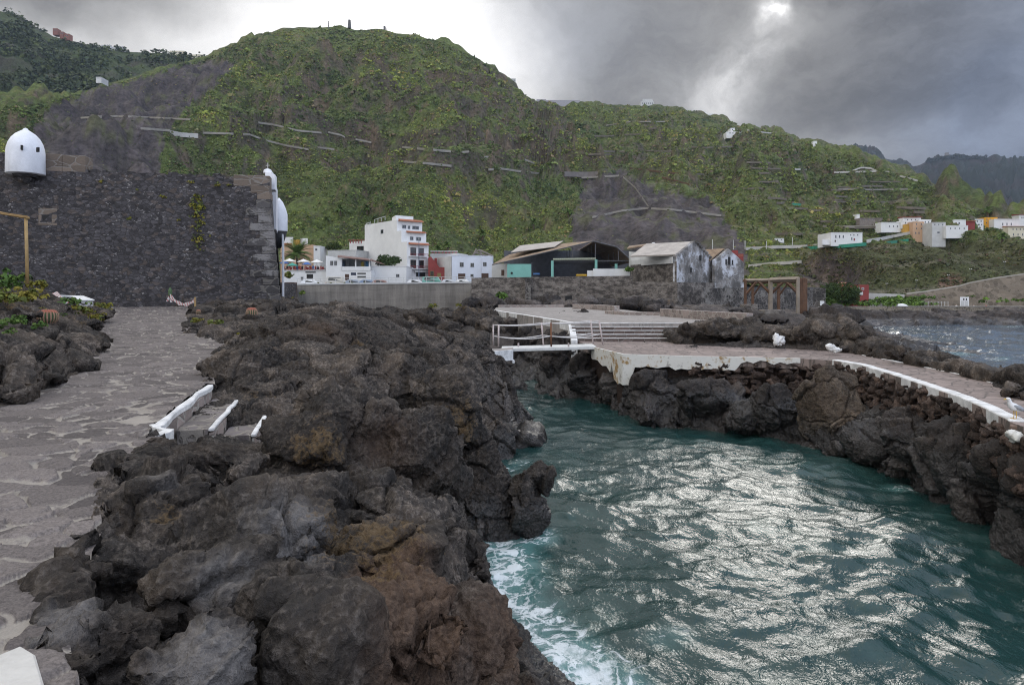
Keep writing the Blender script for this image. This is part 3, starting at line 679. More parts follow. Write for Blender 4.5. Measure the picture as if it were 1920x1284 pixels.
for (a, t, b, hw, D, dep) in [(30, 640, 740, 60, 11.2, .8), (120, 660, 700, 60, 14.8, .8), (150, 625, 670, 55, 18.5, 1.), (60, 612, 650, 60, 15, .9), (140, 590, 625, 45, 21.5, 1.), (20, 700, 760, 45, 10.6, .5), (80, 700, 735, 35, 12.2, .5), (40, 575, 605, 45, 19, 1), (180, 575, 600, 30, 29, 1.2)]:
    bd.append(boulder(a, t, b, hw, D, dep))
for _ in range(150):
    y = 9+rr.random()**1.3*34; x = path_l(y)-.3-rr.random()*8; s_ = rr.uniform(.15, .5)
    bd.append(hull((x, y, zG(x, y)), (s_*1.3, s_, s_*.7), int(rr.integers(1e6)), 14, .35))
rocks('rock_garden_terrain', bd, .06, .9, .17, 130, RM, [(*P(140, 607, 21), .6), (*P(170, 590, 27), 1.0), (*P(20, 590, 17), .8)], zmin=2.3)

r_f = np.random.default_rng(17)
# -------------------------------- rubble right of the path up to the fort and towards the channel
pts = []
for y in (21, 25, 28, 36, 46, 52): pts.append((path_r(y)-.2, y, zp(y)-.3)); pts.append((path_r(y)-1.6, y, zp(y)-1.))
for (a, b, D) in [(400, 620, 24), (440, 622, 25), (380, 600, 30), (440, 595, 29), (500, 590, 29), (420, 582, 36), (360, 575, 44), (480, 575, 40), (540, 570, 42), (560, 600, 30), (620, 580, 34), (560, 568, 50), (600, 600, 40), (700, 610, 40), (640, 600, 52), (740, 590, 52), (800, 590, 56), (850, 585, 60), (900, 590, 60), (760, 620, 42), (850, 640, 38), (900, 640, 36), (720, 600, 72), (860, 592, 76), (620, 585, 74), (560, 575, 66)]:
    pts.append(tuple(P(a, b, D)))
for (x, y) in [(-.3, 30), (-.2, 34), (-.2, 40), (-.3, 46), (-.6, 54), (-1.2, 60)]: pts.append((x-.6, y, .6)); pts.append((x+.5, y, -.9))
(bodyR, zR) = field(pts, (-30, .6), (22, 78), .4, edit=lambda x, y, z: np.where(x < path_r(y)-.2, np.minimum(z, zp(y)-.9), z))
bd = [bodyR]
for (a, t, b, hw, D, dep) in [(800, 578, 640, 52, 47, 2.2), (880, 568, 640, 55, 55, 2.6), (765, 600, 650, 38, 43, 1.8), (780, 618, 648, 50, 38, 1.6), (880, 622, 650, 45, 36.5, 1.6), (720, 585, 620, 26, 52, 1.8), (640, 572, 610, 50, 36, 2), (850, 600, 640, 40, 42, 1.8), (920, 590, 640, 30, 50, 2.2), (600, 590, 620, 40, 40, 2)]:
    bd.append(boulder(a, t, b, hw, D, dep))
for _ in range(220):
    y = 23+rr.random()*40; x = rr.uniform(path_r(y)+.5, -.6); s_ = rr.uniform(.2, .65)*(1+(y-23)*.012)
    bd.append(hull((x, y, zR(x, y)), (s_*1.3, s_, s_*.75), int(rr.integers(1e6)), 14, .35))
for k in range(46):                      # stones heaped along the foot of the fort
    a = r_f.uniform(225, 560); D = np.interp(a, [200, 560], [44.5, 45.5])+r_f.uniform(-1.5, 0); s_ = r_f.uniform(.2, .6); bd.append(hull((*((a-960)/F*D, D), 3.6+np.interp(a, [200, 340, 420, 560], [.55, .5, .2, -.1])+r_f.uniform(-.1, .2)), (s_*1.5, s_, s_*.8), int(r_f.integers(1e6)), 14, .35))
rocks('rubble_terrain', bd, .105, 1.3, .30, 160, RM, [(*P(880, 580, 55), 1.9), (*P(800, 580, 50), .6)], fine=.9)

# -------------------------------- the rock alone in the channel
V, Q = voxelize([boulder(994, 868, 1010, 48, 14.6, .6, 5), boulder(1004, 858, 950, 32, 14.8, .45, 6), boulder(975, 893, 1010, 27, 14.4, .4, 8), boulder(994, 930, 1010, 46, 14.5, .55, 9)], .03); V, Q = cut_below(V, Q, -.3)
V = rough_rock(V, Q, .6, .13, 190)
o = finish('sea_boulder', V, Q, RM, (), None); tag(o, 'round wet black boulder standing alone in the channel water by the left bank', 'boulder')
# ================================================================ PAVING
def flag_mat(name, stone, mortar, sc, mw=.06, squash=(1, 1, 1), var=.35, bs=.6, worn=0.):
    m, put = newmat(name); co = objco(); co = vmul(co, squash)
    w = noise_(1.3*sc, 3, .5, co, 0, True); v = vadd(co, vmul(w, (.42/sc,)*3)); v2 = vmul(v, (1, 1, 0))
    e = voro_(sc, 'DISTANCE_TO_EDGE', v2, 0, .95); ci = voro_(sc, 'F1', v2, 1, .95)
    e2 = voro_(sc*1.9, 'DISTANCE_TO_EDGE', v2, 0, .95); ci2 = voro_(sc*1.9, 'F1', v2, 1, .95)
    big = step_(noise_(.55*sc, 2, .5, co), .48, .52)
    e = e*(1-big)+e2*.6*big
    n = nt_ = None
    g = noise_(30*sc, 4, .7, co); g2 = noise_(2.2*sc, 5, .6, co); g3 = noise_(.35, 4, .6, co)
    k = sep(ci)[0]*(1-big)+sep(ci2)[0]*big
    s_ = mixc(k, tuple(x*(1-var) for x in stone), tuple(x*(1+var) for x in stone)); s_ = mixc(step_(g, .3, .7)*.55, s_, mixc(1., s_, (1.5, 1.45, 1.42), 'MULTIPLY'))
    mo = mixc(step_(g2, .3, .7), tuple(x*.7 for x in mortar), mortar)
    edge = step_(e+(g2-.5)*.09+(g-.5)*.03, mw*.55, mw*1.25)
    c = mixc(edge, mo, s_)
    c = mixc(step_(g3+(g2-.5)*.5, .5, .72)*(.35+worn), c, mo)
    crack = step_(e*-1+(g2-.5)*.02, -mw*.75, -mw*.62)*step_(e+(g2-.5)*.02, mw*.40, mw*.5)*step_(g2, .46, .6)
    c = mixc(crack*.7, c, (.03, .026, .024))
    put('Base Color', c); put('Roughness', .82); put('Specular IOR Level', .3)
    put('Normal', bump(edge*.55+g*.2+g2*.35-crack*.4, bs, .08)); return m
FLAG = flag_mat('flagstone_paving', (.125, .110, .108), (.28, .25, .215), 2.5, .09, (1, 1, 1))
SLATE = flag_mat('reddish_slab_paving', (.205, .165, .148), (.15, .125, .11), 1.5, .035, (1, 1, 1), .2, .5)
PLAT = flag_mat('grey_slab_paving', (.235, .215, .200), (.30, .28, .26), 1.3, .04, (1, 1, 1), .2, .4)
WHITE = paint('whitewash', (.70, .695, .68), .85, .38, 3.2, .45, .5)
# the path is laid stone by stone: each flag stands a little proud of its joints
def path_piece(ys, nx, name):
    u = np.linspace(0, 1, nx); lo = path_l(ys)-.6; hi = path_r(ys)+np.where((ys > 8) & (ys < 12.6), .0, .18)
    lo = np.maximum(lo, -(.80*ys+1.0)); X = lo[:, None]+(hi-lo)[:, None]*u; Y = np.repeat(ys[:, None], nx, 1); p3 = np.stack([X.ravel(), Y.ravel(), X.ravel()*0], 1)
    w = np.stack([fbm(p3/.55, 3, 91), fbm(p3/.55+9, 3, 92), p3[:, 0]*0], 1)*.085
    q = p3+w; big = fbm(p3/1.3, 2, 95) > .0
    a1, b1, c1, o1 = voro(np.column_stack([q[:, 0]/.60, q[:, 1]/.50, q[:, 0]*0]), 5); a2, b2, c2, o2 = voro(np.column_stack([q[:, 0]/.36, q[:, 1]/.32, q[:, 0]*0+3]), 6)
    e = np.where(big, (b1-a1)*.55, (b2-a2)*.34); cid = np.where(big, c1, c2); off = np.where(big[:, None], o1*.55, o2*.34)
    k = hrand(cid, 4); tl = np.stack([hrand(cid, 5)-.5, hrand(cid, 6)-.5], 1)
    up = sstep(.008, .05, e+.02*fbm(p3/.12, 2, 97))
    Z = zp(Y.ravel())+.03*fbm(p3/2.2, 3, 5)+up*(.012+.03*k+.05*(off[:, :2]*tl).sum(1))+.006*fbm(p3/.10, 3, 6)*up
    o = link_mesh(name, np.column_stack([p3[:, :2], Z]), grid_faces(len(ys), nx), STN, True); vflt(o, 'edge', e); vflt(o, 'k', k); return o
m, put = newmat('laid_flagstones'); co = objco(); e = attr('edge', 'Fac'); k = attr('k', 'Fac'); g = noise_(34, 5, .7, co); g2 = noise_(3, 5, .65, co); g3 = noise_(.5, 4, .6, co); g4 = noise_(90, 3, .7, co)
st = mixc(k, (.075, .066, .063), (.160, .142, .133)); st = mixc(step_(g*.6+g4*.4, .36, .64), mixc(1., st, (.62, .60, .60), 'MULTIPLY'), mixc(1., st, (1.4, 1.36, 1.33), 'MULTIPLY'))
mo = mixc(step_(g2*.6+g4*.4, .35, .65), (.235, .21, .18), (.325, .292, .252)); mo = mixc(step_(g3, .5, .7)*.5, mo, (.15, .125, .10))
ed = step_(e+(g-.5)*.05+(g2-.5)*.06, .013, .036); worn = step_(g3+(g2-.5)*.6, .55, .78)*.25
c = mixc(ed, mo, st); c = mixc(worn, c, mo); put('Base Color', c); put('Roughness', .86); put('Specular IOR Level', .3); put('Normal', bump(g*.6+g4*.4+g2*.2, .55, .012)); STN = m
pth = path_piece(np.concatenate([np.arange(.8, 2.2, .1), np.arange(2.2, 9.0, .024)]), 300, 'flagstone_path'); tag(pth, kind='structure')
tag(path_piece(np.arange(8.976, 20.0, .055), 260, 'flagstone_path'), kind='structure')
tag(path_piece(np.concatenate([np.arange(19.94, 34, .12), np.arange(34, 57, .4)]), 200, 'flagstone_path'), kind='structure')

# white-edged parapet and the two steps that go down to the rocks
def ribbon(pts, w, z0, z1, side=1):
    """strip of width w to one side of a plan polyline, with its own bottom and top levels"""
    mb = MB(); p = [np.asarray(q, float)[:2] for q in pts]; nrm = []
    for i in range(len(p)):
        t = p[min(i+1, len(p)-1)]-p[max(i-1, 0)]; t = t/np.linalg.norm(t); nrm.append(np.array([-t[1], t[0]])*side)
    zb = z0 if hasattr(z0, '__len__') else [z0]*len(p); zt = z1 if hasattr(z1, '__len__') else [z1]*len(p); wd = w if hasattr(w, '__len__') else [w]*len(p)
    V = []; n = len(p)
    for i in range(n):
        q = p[i]+nrm[i]*wd[i]; V += [(*p[i], zb[i]), (*q, zb[i]), (*q, zt[i]), (*p[i], zt[i])]
    Fc = [(0, 1, 2, 3)]+[((i*4+a), (i+1)*4+a, (i+1)*4+(a+1) % 4, i*4+(a+1) % 4) for i in range(n-1) for a in range(4)]+[((n-1)*4+3, (n-1)*4+2, (n-1)*4+1, (n-1)*4)]
    if side > 0: Fc = [f[::-1] for f in Fc]
    mb.add(V, Fc); return mb
def densify(pts, step, jit=0, seed=1):
    r = np.random.default_rng(seed); out = []
    for a, b in zip(pts[:-1], pts[1:]):
        a, b = np.asarray(a, float), np.asarray(b, float); k = max(1, int(np.linalg.norm(b-a)/step))
        for i in range(k): out.append(a+(b-a)*i/k+r.normal(0, jit, len(a))*([1, 1, 0][:len(a)]))
    out.append(np.asarray(pts[-1], float)); return out
STONEFACE = flag_mat('stone_facing', (.20, .18, .165), (.34, .32, .29), 3.2, .06, (1, 1, 1), .3, .5)
def face_mat(name, stone, mortar, sc, mw, zs=1.3, var=.3, bs=.6, blotch=None, dark=None):
    """rubble masonry seen on upright faces"""
    m, put = newmat(name); co = vmul(objco(), (1, 1, zs)); w = noise_(1.1*sc, 3, .5, co, 0, True); v = vadd(co, vmul(w, (.3/sc,)*3))
    e = voro_(sc, 'DISTANCE_TO_EDGE', v, 0, 1); k = sep(voro_(sc, 'F1', v, 1, 1)); g = noise_(9*sc, 4, .65, co); g2 = noise_(.8*sc, 5, .6, co); g3 = noise_(.28*sc, 5, .62, co)
    s_ = mixc(k[0], tuple(x*(1-var) for x in stone), tuple(x*(1+var) for x in stone)); s_ = mixc(step_(g, .3, .75)*.5, s_, mixc(1., s_, (1.6, 1.5, 1.45), 'MULTIPLY'))
    edge = step_(e+(g-.5)*.06+(g2-.5)*.05, mw*.5, mw*1.3); c = mixc(edge, mortar, s_)
    if dark: c = mixc(step_(g3+(g2-.5)*.35, .46, .62)*.8, c, dark)
    if blotch: c = mixc(step_(g3*-1+(g2-.5)*.5+(g-.5)*.25, -.47, -.36), c, blotch)
    put('Base Color', c); put('Roughness', .88); put('Specular IOR Level', .25); put('Normal', bump(edge*.6+g*.25+g2*.3, bs, .06)); return m
FACE = face_mat('parapet_stone', (.22, .185, .17), (.33, .31, .28), 2.4, .045)
def rr_(a, b, z): return tuple(Pz(a, b, z)[:2])
t = thing('rock_steps', 'two white-edged stone steps dropping from flagstone path towards dark rocks', 'steps', Pz(385, 740, 3.25))
a0, a1 = np.array(rr_(388, 724, 3.25)), np.array(rr_(287, 800, 3.25))
dv_ = (a1-a0)/np.linalg.norm(a1-a0); nv_ = np.array([-dv_[1], dv_[0]]); nv_ = nv_ if nv_[0] > 0 else -nv_
L0_ = densify([a0, a1], .35, .012, 3)
ribbon(L0_, [.10+.03*math.sin(i*1.3) for i in range(len(L0_))], 3.19, 3.285, 1 if nv_@np.array([-dv_[1], dv_[0]]) > 0 else -1).build('coping', WHITE, t, bevel=.015)
sd_ = 1 if nv_@np.array([-dv_[1], dv_[0]]) > 0 else -1
for k, (s0, s1, w0) in enumerate(((.04, .74, .13), (.08, .62, .64))):
    q = [a0+dv_*s0*5+nv_*w0, a0+dv_*s1*4.2+nv_*w0]; zt = 3.25-.21*(k+1)
    ribbon(densify(q, .4, .01, k), .40, 1.8, zt, sd_).build('tread', FLAG, t)
    q2 = [x+nv_*.403 for x in q]
    ribbon(densify(q2, .35, .012, k+5), .075, zt-.03, zt+.02, sd_).build('nosing', WHITE, t, bevel=.012); ribbon([x+nv_*.012 for x in q2], .06, 1.7, zt-.052, sd_).build('riser', FACE, t)
ribbon([a0+nv_*.01, a1+nv_*.01], .08, 2.3, 3.188, sd_).build('riser', FACE, t)
edge = [rr_(287, 800, 3.25), rr_(300, 812, 3.25), rr_(268, 832, 3.25), rr_(282, 848, 3.25), rr_(280, 866, 3.25)]
tag(ribbon(densify(edge, .12, .02, 8), [.10+.05*math.sin(i*1.7) for i in range(len(densify(edge, .12, .02, 8)))], 2.9, 3.285, sd_).build('white_edging', WHITE), 'wavy white painted edging on path in front of the rock steps', 'edging')
e2 = [rr_(178, 925, 3.25), rr_(135, 1010, 3.25), rr_(112, 1080, 3.25), rr_(88, 1125, 3.25), rr_(55, 1160, 3.25)]
tag(MB().prism([Pz(-40, 1262, 3.25)[:2], Pz(40, 1228, 3.25)[:2], Pz(66, 1244, 3.25)[:2], Pz(82, 1300, 3.25)[:2], Pz(60, 1360, 3.25)[:2], Pz(-60, 1400, 3.25)[:2]], 2.9, 3.30).build('painted_slab', paint('pale_slab', (.52, .50, .46), .8, .15, 3, .3), bevel=.01), 'pale painted slab at the near corner of the flagstone path', 'slab')

# ================================================================ QUAY AND UPPER TERRACE
QZ, TZ = 2.4, 3.3
front = [Pz(a, b, QZ)[:2] for a, b in [(1112, 650), (1170, 664), (1300, 668), (1400, 669.5), (1500, 672), (1560, 676), (1610, 684), (1660, 699), (1700, 712), (1750, 729), (1800, 746), (1850, 768), (1892, 790), (1960, 815), (2040, 850)]]
back = [Pz(a, b, QZ)[:2] for a, b in [(2060, 800), (1960, 752), (1870, 721), (1790, 700), (1700, 682), (1590, 661), (1500, 653), (1400, 646), (1300, 640), (1082, 639.5)]]
f2 = densify(front, .5); quay = np.array(f2+densify(back, .6))
tag(MB().prism(quay, 2.0, QZ).build('quay_deck', SLATE), kind='structure')
terr = [Pz(a, b, TZ)[:2] for a, b in [(1072, 605.3), (926, 582), (930, 576.5), (1075, 576), (1165, 580), (1250, 590), (1408, 601), (1335, 606), (1292, 605.3)]]
tag(MB().prism(terr, .6, TZ).build('upper_terrace', PLAT), kind='structure')
DRY = rock_mat('dry_stone', (.034, .025, .021), (.095, .072, .060), (.062, .040, .030), 2.2, -.2, .9)
# dry-stone wall of loose lava stones under the quay edge
mb = MB(); fd = densify([np.array(p) for p in front[2:-1]], .26); r = np.random.default_rng(21)
stones = []
for i in range(len(fd)-1):
    tdir = fd[i+1]-fd[i]; tdir = tdir/np.linalg.norm(tdir); nn_ = np.array([-tdir[1], tdir[0]]); nn_ = nn_ if nn_@(-fd[i]) > 0 else -nn_
    a = 960+fd[i][0]/fd[i][1]*F; nr = 6 if a < 1640 else 5
    for k in range(nr):
        big = r.random()**2; s_ = .125+.13*big; z = 2.16-(.10 if a < 1520 else 0)-k*.2+r.normal(0, .04); c = fd[i]+nn_*(.0+.05*k+r.normal(0, .04))+tdir*r.normal(0, .09)
        stones.append(hull((c[0], c[1], z), (s_*r.uniform(.8, 1.5), s_*r.uniform(.8, 1.5), s_*r.uniform(.6, .95)), int(r.integers(1e6)), 16, .3))
t = thing('dry_stone_wall', 'dark brown dry-stone lava wall holding up the quay above the channel', 'wall', (front[4][0], front[4][1], 0))
MB().prism([np.array(p)*1.012 for p in front]+[np.array(p) for p in back], -1, 1.995).build('core', DRY, t)
Vs, Qs = voxelize(stones, .032); Vs = rough_rock(Vs, Qs, .3, .045, 199); finish('stones', Vs, Qs, DRY, (), None, t)
# white kerb along the quay edge
kp = densify([np.array(p) for p in front[5:-2]], .3, .015, 4)
tag(ribbon(kp, .30, 2.12, QZ+.035, 1).build('white_kerb', WHITE, bevel=.02), 'long white painted kerb curving along the quay edge above the dry-stone wall', 'kerb')
kb = densify([np.array(p) for p in back[1:6]], .4, .03, 5)
tag(ribbon(kb, .14, 2.2, QZ+.02, -1).build('white_line', WHITE, bevel=.01), 'thin white painted edge along the rocky seaward side of the quay path', 'edging')
# painted face with rust coloured lichen, ragged lower edge and one long white run
m, put = newmat('lichen_whitewash'); co = objco(); g = noise_(1.3, 6, .65, co); g2 = noise_(7, 4, .6, co)
c = mixc(step_(g+(g2-.5)*.3, .52, .64), (.60, .59, .55), (.30, .19, .07)); c = mixc(step_(g*-1+(g2-.5)*.4, -.42, -.34)*.7, c, (.22, .2, .18))
put('Base Color', c); put('Roughness', .85); put('Normal', bump(g*.5+g2*.3, .5, .05)); LICH = m
fp = densify([np.array(p) for p in front[0:5]], .22); r = np.random.default_rng(5); zl = []
for i, p in enumerate(fp):
    a = 960+p[0]/p[1]*F; dep = .17 if a > 1385 else .48
    if 1155 < a < 1182: dep = 1.2
    elif a < 1150: dep = .85-(1150-a)*.010
    zl.append(QZ-dep+r.normal(0, .05))
tag(ribbon(fp, .10, zl, [QZ+.012]*len(fp), -1 if True else 1).build('painted_quay_face', LICH), 'flaking white face of the quay with rust coloured lichen beside the footbridge', 'wall face')
# white face of the upper terrace
wf = densify([terr[1], terr[0]], 1.2, .03, 3)
tag(ribbon(wf, .25, 2.85, TZ+.03, 1).build('terrace_edge', WHITE, bevel=.02), 'white painted edge of the upper terrace above the channel', 'edging')
# steps
FACEB = face_mat('brown_riser_stone', (.115, .088, .078), (.20, .18, .165), 2.0, .03)
t = thing('stone_stairs', 'wide brown stone stairs with white edges leading up to the terrace', 'stairs', Pz(1180, 640, QZ))
for k in range(5):
    z1 = QZ+.18*(k+1); D0 = 34.9+.30*k; xl = (1075+k*0-960)/F*35; xr = (1290-960)/F*35
    MB().box(((xl+xr)/2, D0+1.0, (QZ+z1-.035)/2-.1), (xr-xl, 2.0-.002*k, z1-.035-QZ+.2)).build('riser', FACEB, t)
    MB().box(((xl+xr)/2, D0+.05, z1-.012), (xr-xl+.02, .13, .034)).build('nosing', WHITE, t, bevel=.006)
MB().prism([(3.0, 34.6), (3.32, 34.6), (3.32, 36.5), (3.0, 36.5)], 1.2, [2.5, 2.5, 3.31, 3.31]).build('side_wall', WHITE, t)
# low stone walls on the terrace
for (pl, w, z1, lab) in [([Pz(935, 576.6, TZ), Pz(1057, 576.2, TZ)], .35, TZ+.26, 'low stone kerb along the far left end of the upper terrace'),
                         ([Pz(1073, 579, TZ), Pz(1110, 580, TZ), Pz(1151, 583.5, TZ)], .5, TZ+.45, 'short thick stone parapet between kerbs at the back of the terrace'),
                         ([Pz(1134, 588, TZ), Pz(1170, 590.5, TZ), Pz(1240, 591.5, TZ)], .4, TZ+.22, 'low curved stone kerb in front of the dark rock mound'),
                         ([Pz(1237, 592.5, TZ), Pz(1300, 598, TZ), Pz(1399, 605, TZ)], .45, TZ+.5, 'long pale stone parapet wall at the right edge of the terrace')]:
    tag(ribbon(densify(pl, 1.), w, TZ-.5, z1, 1).build('stone_parapet', FACE, bevel=.02), lab, 'parapet')

# ---------------------------------------------------------------- footbridge
PIPE = paint('rusty_white_pipe', (.50, .42, .40), .6, .35, 6, .2, .3); RUST = paint('rust', (.20, .09, .045), .85, .4, 5, .4, .3); CONC = paint('concrete', (.36, .35, .33), .85, .25, 1.3, .35, .4)
BL, BR = np.array([(940-960)/F*31, 31.0, 0]), np.array([(1118-960)/F*31.2, 31.2, 0])
t = thing('footbridge', 'small white footbridge with sagging rope rails crossing the channel', 'bridge', (BL[0], 31.6, QZ))
MB().hexa([BL+[0, 0, 2.22], BR+[0, 0, 2.32], BR+[0, 1.5, 2.32], BL+[0, 1.5, 2.22], BL+[0, 0, 2.36], BR+[0, 0, 2.46], BR+[0, 1.5, 2.46], BL+[0, 1.5, 2.36]]).build('deck', paint('bridge_white', (.60, .60, .58), .75, .2, 2, .3, .45), t, bevel=.015)
def bp(px_, py_, D): return P(px_, py_, D)
posts = [((935, 609), (934.5, 645), 31.05), ((1033, 605), (1033.5, 645), 31.1), ((1123.5, 601), (1130, 641), 31.1), ((925, 608), (924.5, 643), 32.3), ((1015, 604.5), (1019, 643), 32.3), ((1107.5, 600), (1112, 640), 32.4)]
for i, (a, b, D) in enumerate(posts):
    MB().tube([bp(*b, D)-[0, 0, .12], bp(*a, D)], .038, 8).build('post', RUST if i == 1 else PIPE, t, True)
def sag(p, q, s_, n=9): return [p+(q-p)*i/(n-1)-np.array([0, 0, s_*4*(i/(n-1))*(1-i/(n-1))]) for i in range(n)]
ROPE = paint('pale_rope', (.55, .53, .52), .9, .2, 8)
for row in ((0, 1, 2), (3, 4, 5)):
    for fr, sg in ((.03, .05), (.62, .12)):
        for a, b in zip(row[:-1], row[1:]):
            pa = bp(*posts[a][0], posts[a][2])*(1-fr)+bp(*posts[a][1], posts[a][2])*fr; pb = bp(*posts[b][0], posts[b][2])*(1-fr)+bp(*posts[b][1], posts[b][2])*fr
            MB().tube(sag(pa, pb, sg), .026, 6).build('rope', ROPE, t, True)
for px_ in (972, 1066): MB().tube([bp(px_, 650, 31.02), bp(px_, 643, 31.02)], .04, 8).build('stub_post', PIPE, t)
land = [Pz(a, b, QZ)[:2] for a, b in [(780, 640), (830, 650), (890, 655), (962, 651), (962, 656), (900, 661), (850, 660), (790, 650)]]
tag(MB().prism(land, 2.0, 2.385).build('landing_path', PLAT), kind='structure')
tag(ribbon(densify([land[4], land[5], land[6], land[7]], .4, .02, 2), .12, 1.95, 2.41, -1).build('white_landing_edge', WHITE), 'white painted edge of the landing path left of the footbridge', 'edging')

# ================================================================ MORE ROCK
# right bank
wl = [Pz(a, b, 0)[:2] for a, b in [(1040, 738), (1130, 748), (1170, 775), (1200, 790), (1300, 798), (1400, 812), (1500, 832), (1600, 860), (1650, 885), (1700, 897), (1750, 925), (1800, 960), (1860, 990), (1925, 1010), (2020, 1040)]]
pts = []
for p in densify(wl, .7):
    nd = np.array(p)/np.linalg.norm(p); pts.append((*(p-nd*3.2), -1.15)); pts.append((*(p-nd*5.5), -1.15)) if p[0] > 6 else 0; pts.append((*(p+nd*.45), .2)); pts.append((*(p-nd*.05), -.8)); pts.append((*(p-nd*1.8), -1.1))
for i, p in enumerate(densify([np.array(q) for q in front], 1.2)):
    a = 960+p[0]/p[1]*F; nd = p/np.linalg.norm(p)
    pts.append((*(p-nd*.12), 1.6 if a < 1380 else (.9 if a < 1640 else 1.5))); pts.append((*(p+nd*1.2), 1.6))
(bodyB, zB) = field(pts, (1.5, 14.5), (10, 36), .16)
bd = [bodyB]
for (a, t_, b, hw, D, dep) in [(1230, 690, 800, 62, 27.0, .9), (1330, 692, 800, 65, 25.6, 1.0), (1450, 716, 815, 52, 23.8, .9), (1210, 745, 800, 40, 26.4, .8), (1395, 745, 815, 45, 24.2, .7), (1650, 770, 880, 70, 19.6, .9), (1720, 772, 900, 75, 18.0, .8), (1770, 785, 925, 75, 16.9, .8), (1820, 800, 950, 70, 15.7, .7), (1860, 835, 960, 70, 14.7, .7), (1900, 830, 950, 55, 13.7, .6), (1950, 840, 980, 60, 12.8, .6), (1700, 760, 830, 45, 18.9, .6), (1790, 775, 860, 45, 16.7, .5),
                               (1692, 838, 905, 42, 18.1, .5), (1845, 880, 985, 62, 14.8, .6), (1920, 870, 1000, 50, 14.0, .6), (1600, 800, 870, 55, 21.2, .8), (1790, 900, 960, 45, 16.3, .5), (1640, 790, 860, 40, 20.5, .6), (1150, 690, 760, 30, 29.6, .9), (1100, 690, 750, 40, 31.6, 1.)]:
    bd.append(boulder(a, t_, b, hw, D, dep))
r = np.random.default_rng(31)
for _ in range(120):
    i = r.integers(2, len(wl)-1); p = wl[i]+(wl[i+1]-wl[i])*r.random() if i+1 < len(wl) else wl[i]; nd = p/np.linalg.norm(p); p = p+nd*r.uniform(-.2, 1.3); s_ = r.uniform(.12, .34)
    bd.append(hull((*p, zB(*p)), (s_*1.3, s_, s_*.8), int(r.integers(1e6)), 14, .35))
RMW = rock_mat('dark_lava_rock', (.020, .0175, .0165), (.066, .058, .052), (.036, .029, .025), 1., 1.15)  # darker base than lava_rock; wet band above the water reaches higher
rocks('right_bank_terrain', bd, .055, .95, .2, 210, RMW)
V, Q = voxelize([boulder(1560, 686, 860, 66, 22.6, .8, 3), boulder(1545, 690, 760, 35, 22.7, .5, 4), boulder(1585, 740, 860, 58, 22.2, .7, 6)], .04)
V = rough_rock(V, Q, .9, .13, 230); o = finish('tan_boulder', V, Q, RMT, (), None); tag(o, 'tall tan coloured boulder leaning against the dry-stone quay wall', 'boulder')
# cliff below the terrace and bridge
pts = []
for a, b in [(1072, 606), (1030, 599), (1000, 594), (965, 588), (930, 583)]:
    p = Pz(a, b, TZ); pts += [(p[0]-.1, p[1], 2.85), (p[0]+2, p[1]+1, 2.7), (p[0]-.75, p[1]-.2, 1.4)]
for (x, y) in [(2.3, 32.6), (1.3, 36), (.5, 40), (.0, 45), (-.6, 52), (-1.6, 60), (3.2, 31.8)]: pts += [(x, y, .1), (x-.7, y, -.9), (x-2.5, y, -1.1)]
pts += [(4, 33, 1.5), (4.5, 34.5, 1.5), (-3, 66, 2.2), (3, 66, 2.2), (6, 45, 2.2), (3.3, 33.2, 1.2)]
(bodyC, zC) = field(pts, (-4.5, 6), (31.2, 68), .25); bd = [bodyC]
for (a, t_, b, hw, D, dep) in [(1000, 600, 690, 40, 42, 1.2), (1050, 625, 730, 36, 35, 1.), (960, 592, 660, 30, 50, 1.4), (1100, 662, 740, 34, 32.6, .8), (1030, 660, 730, 28, 36, .8)]: bd.append(boulder(a, t_, b, hw, D, dep))
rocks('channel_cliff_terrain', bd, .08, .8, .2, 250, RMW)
# mound on the quay and the spine of rock along the sea
pts = []
for (a, b, D) in [(1290, 612, 34.6), (1340, 599, 34), (1400, 604, 33.5), (1470, 606, 33), (1530, 592, 31.5), (1580, 590, 31), (1620, 618, 30), (1650, 636, 28.5), (1690, 645, 27), (1300, 636, 33.4), (1380, 645, 31.8), (1460, 648, 31), (1540, 650, 30), (1600, 655, 28.2), (1680, 672, 25.8), (1500, 625, 32),
                  (1730, 655, 25), (1790, 672, 23), (1860, 690, 20.5), (1920, 686, 19), (1980, 690, 17.5), (1740, 680, 23.4), (1800, 694, 21.4), (1870, 712, 19), (1930, 735, 17.0), (1990, 760, 15.5), (2080, 800, 13.5), (2080, 720, 15)]:
    pts.append(tuple(P(a, b, D)))
for (a, b) in [(1400, 606), (1300, 607)]: pts.append((*Pz(a, b, 2.6)[:2], 2.6)); pts.append((*Pz(a, b, 2.6)[:2]*1.1, 2.2))
for (x, y) in [(15.5, 40), (20, 34), (18.5, 28), (17.5, 24), (16.5, 20), (15.5, 16.5), (12, 44)]: pts.append((x, y, -.2)); pts.append((x+2.5, y+1, -1.1))
def edq(x, y, z):
    bk = np.array(back); o_ = np.argsort(bk[:, 1]); inside = x < np.interp(y, bk[o_][:, 1], bk[o_][:, 0])-.05
    return np.where(inside & (y < 33.2), -1.1, z)
(bodyS, zS) = field(pts, (8, 20), (12.5, 45), .2, edit=edq); bd = [bodyS]
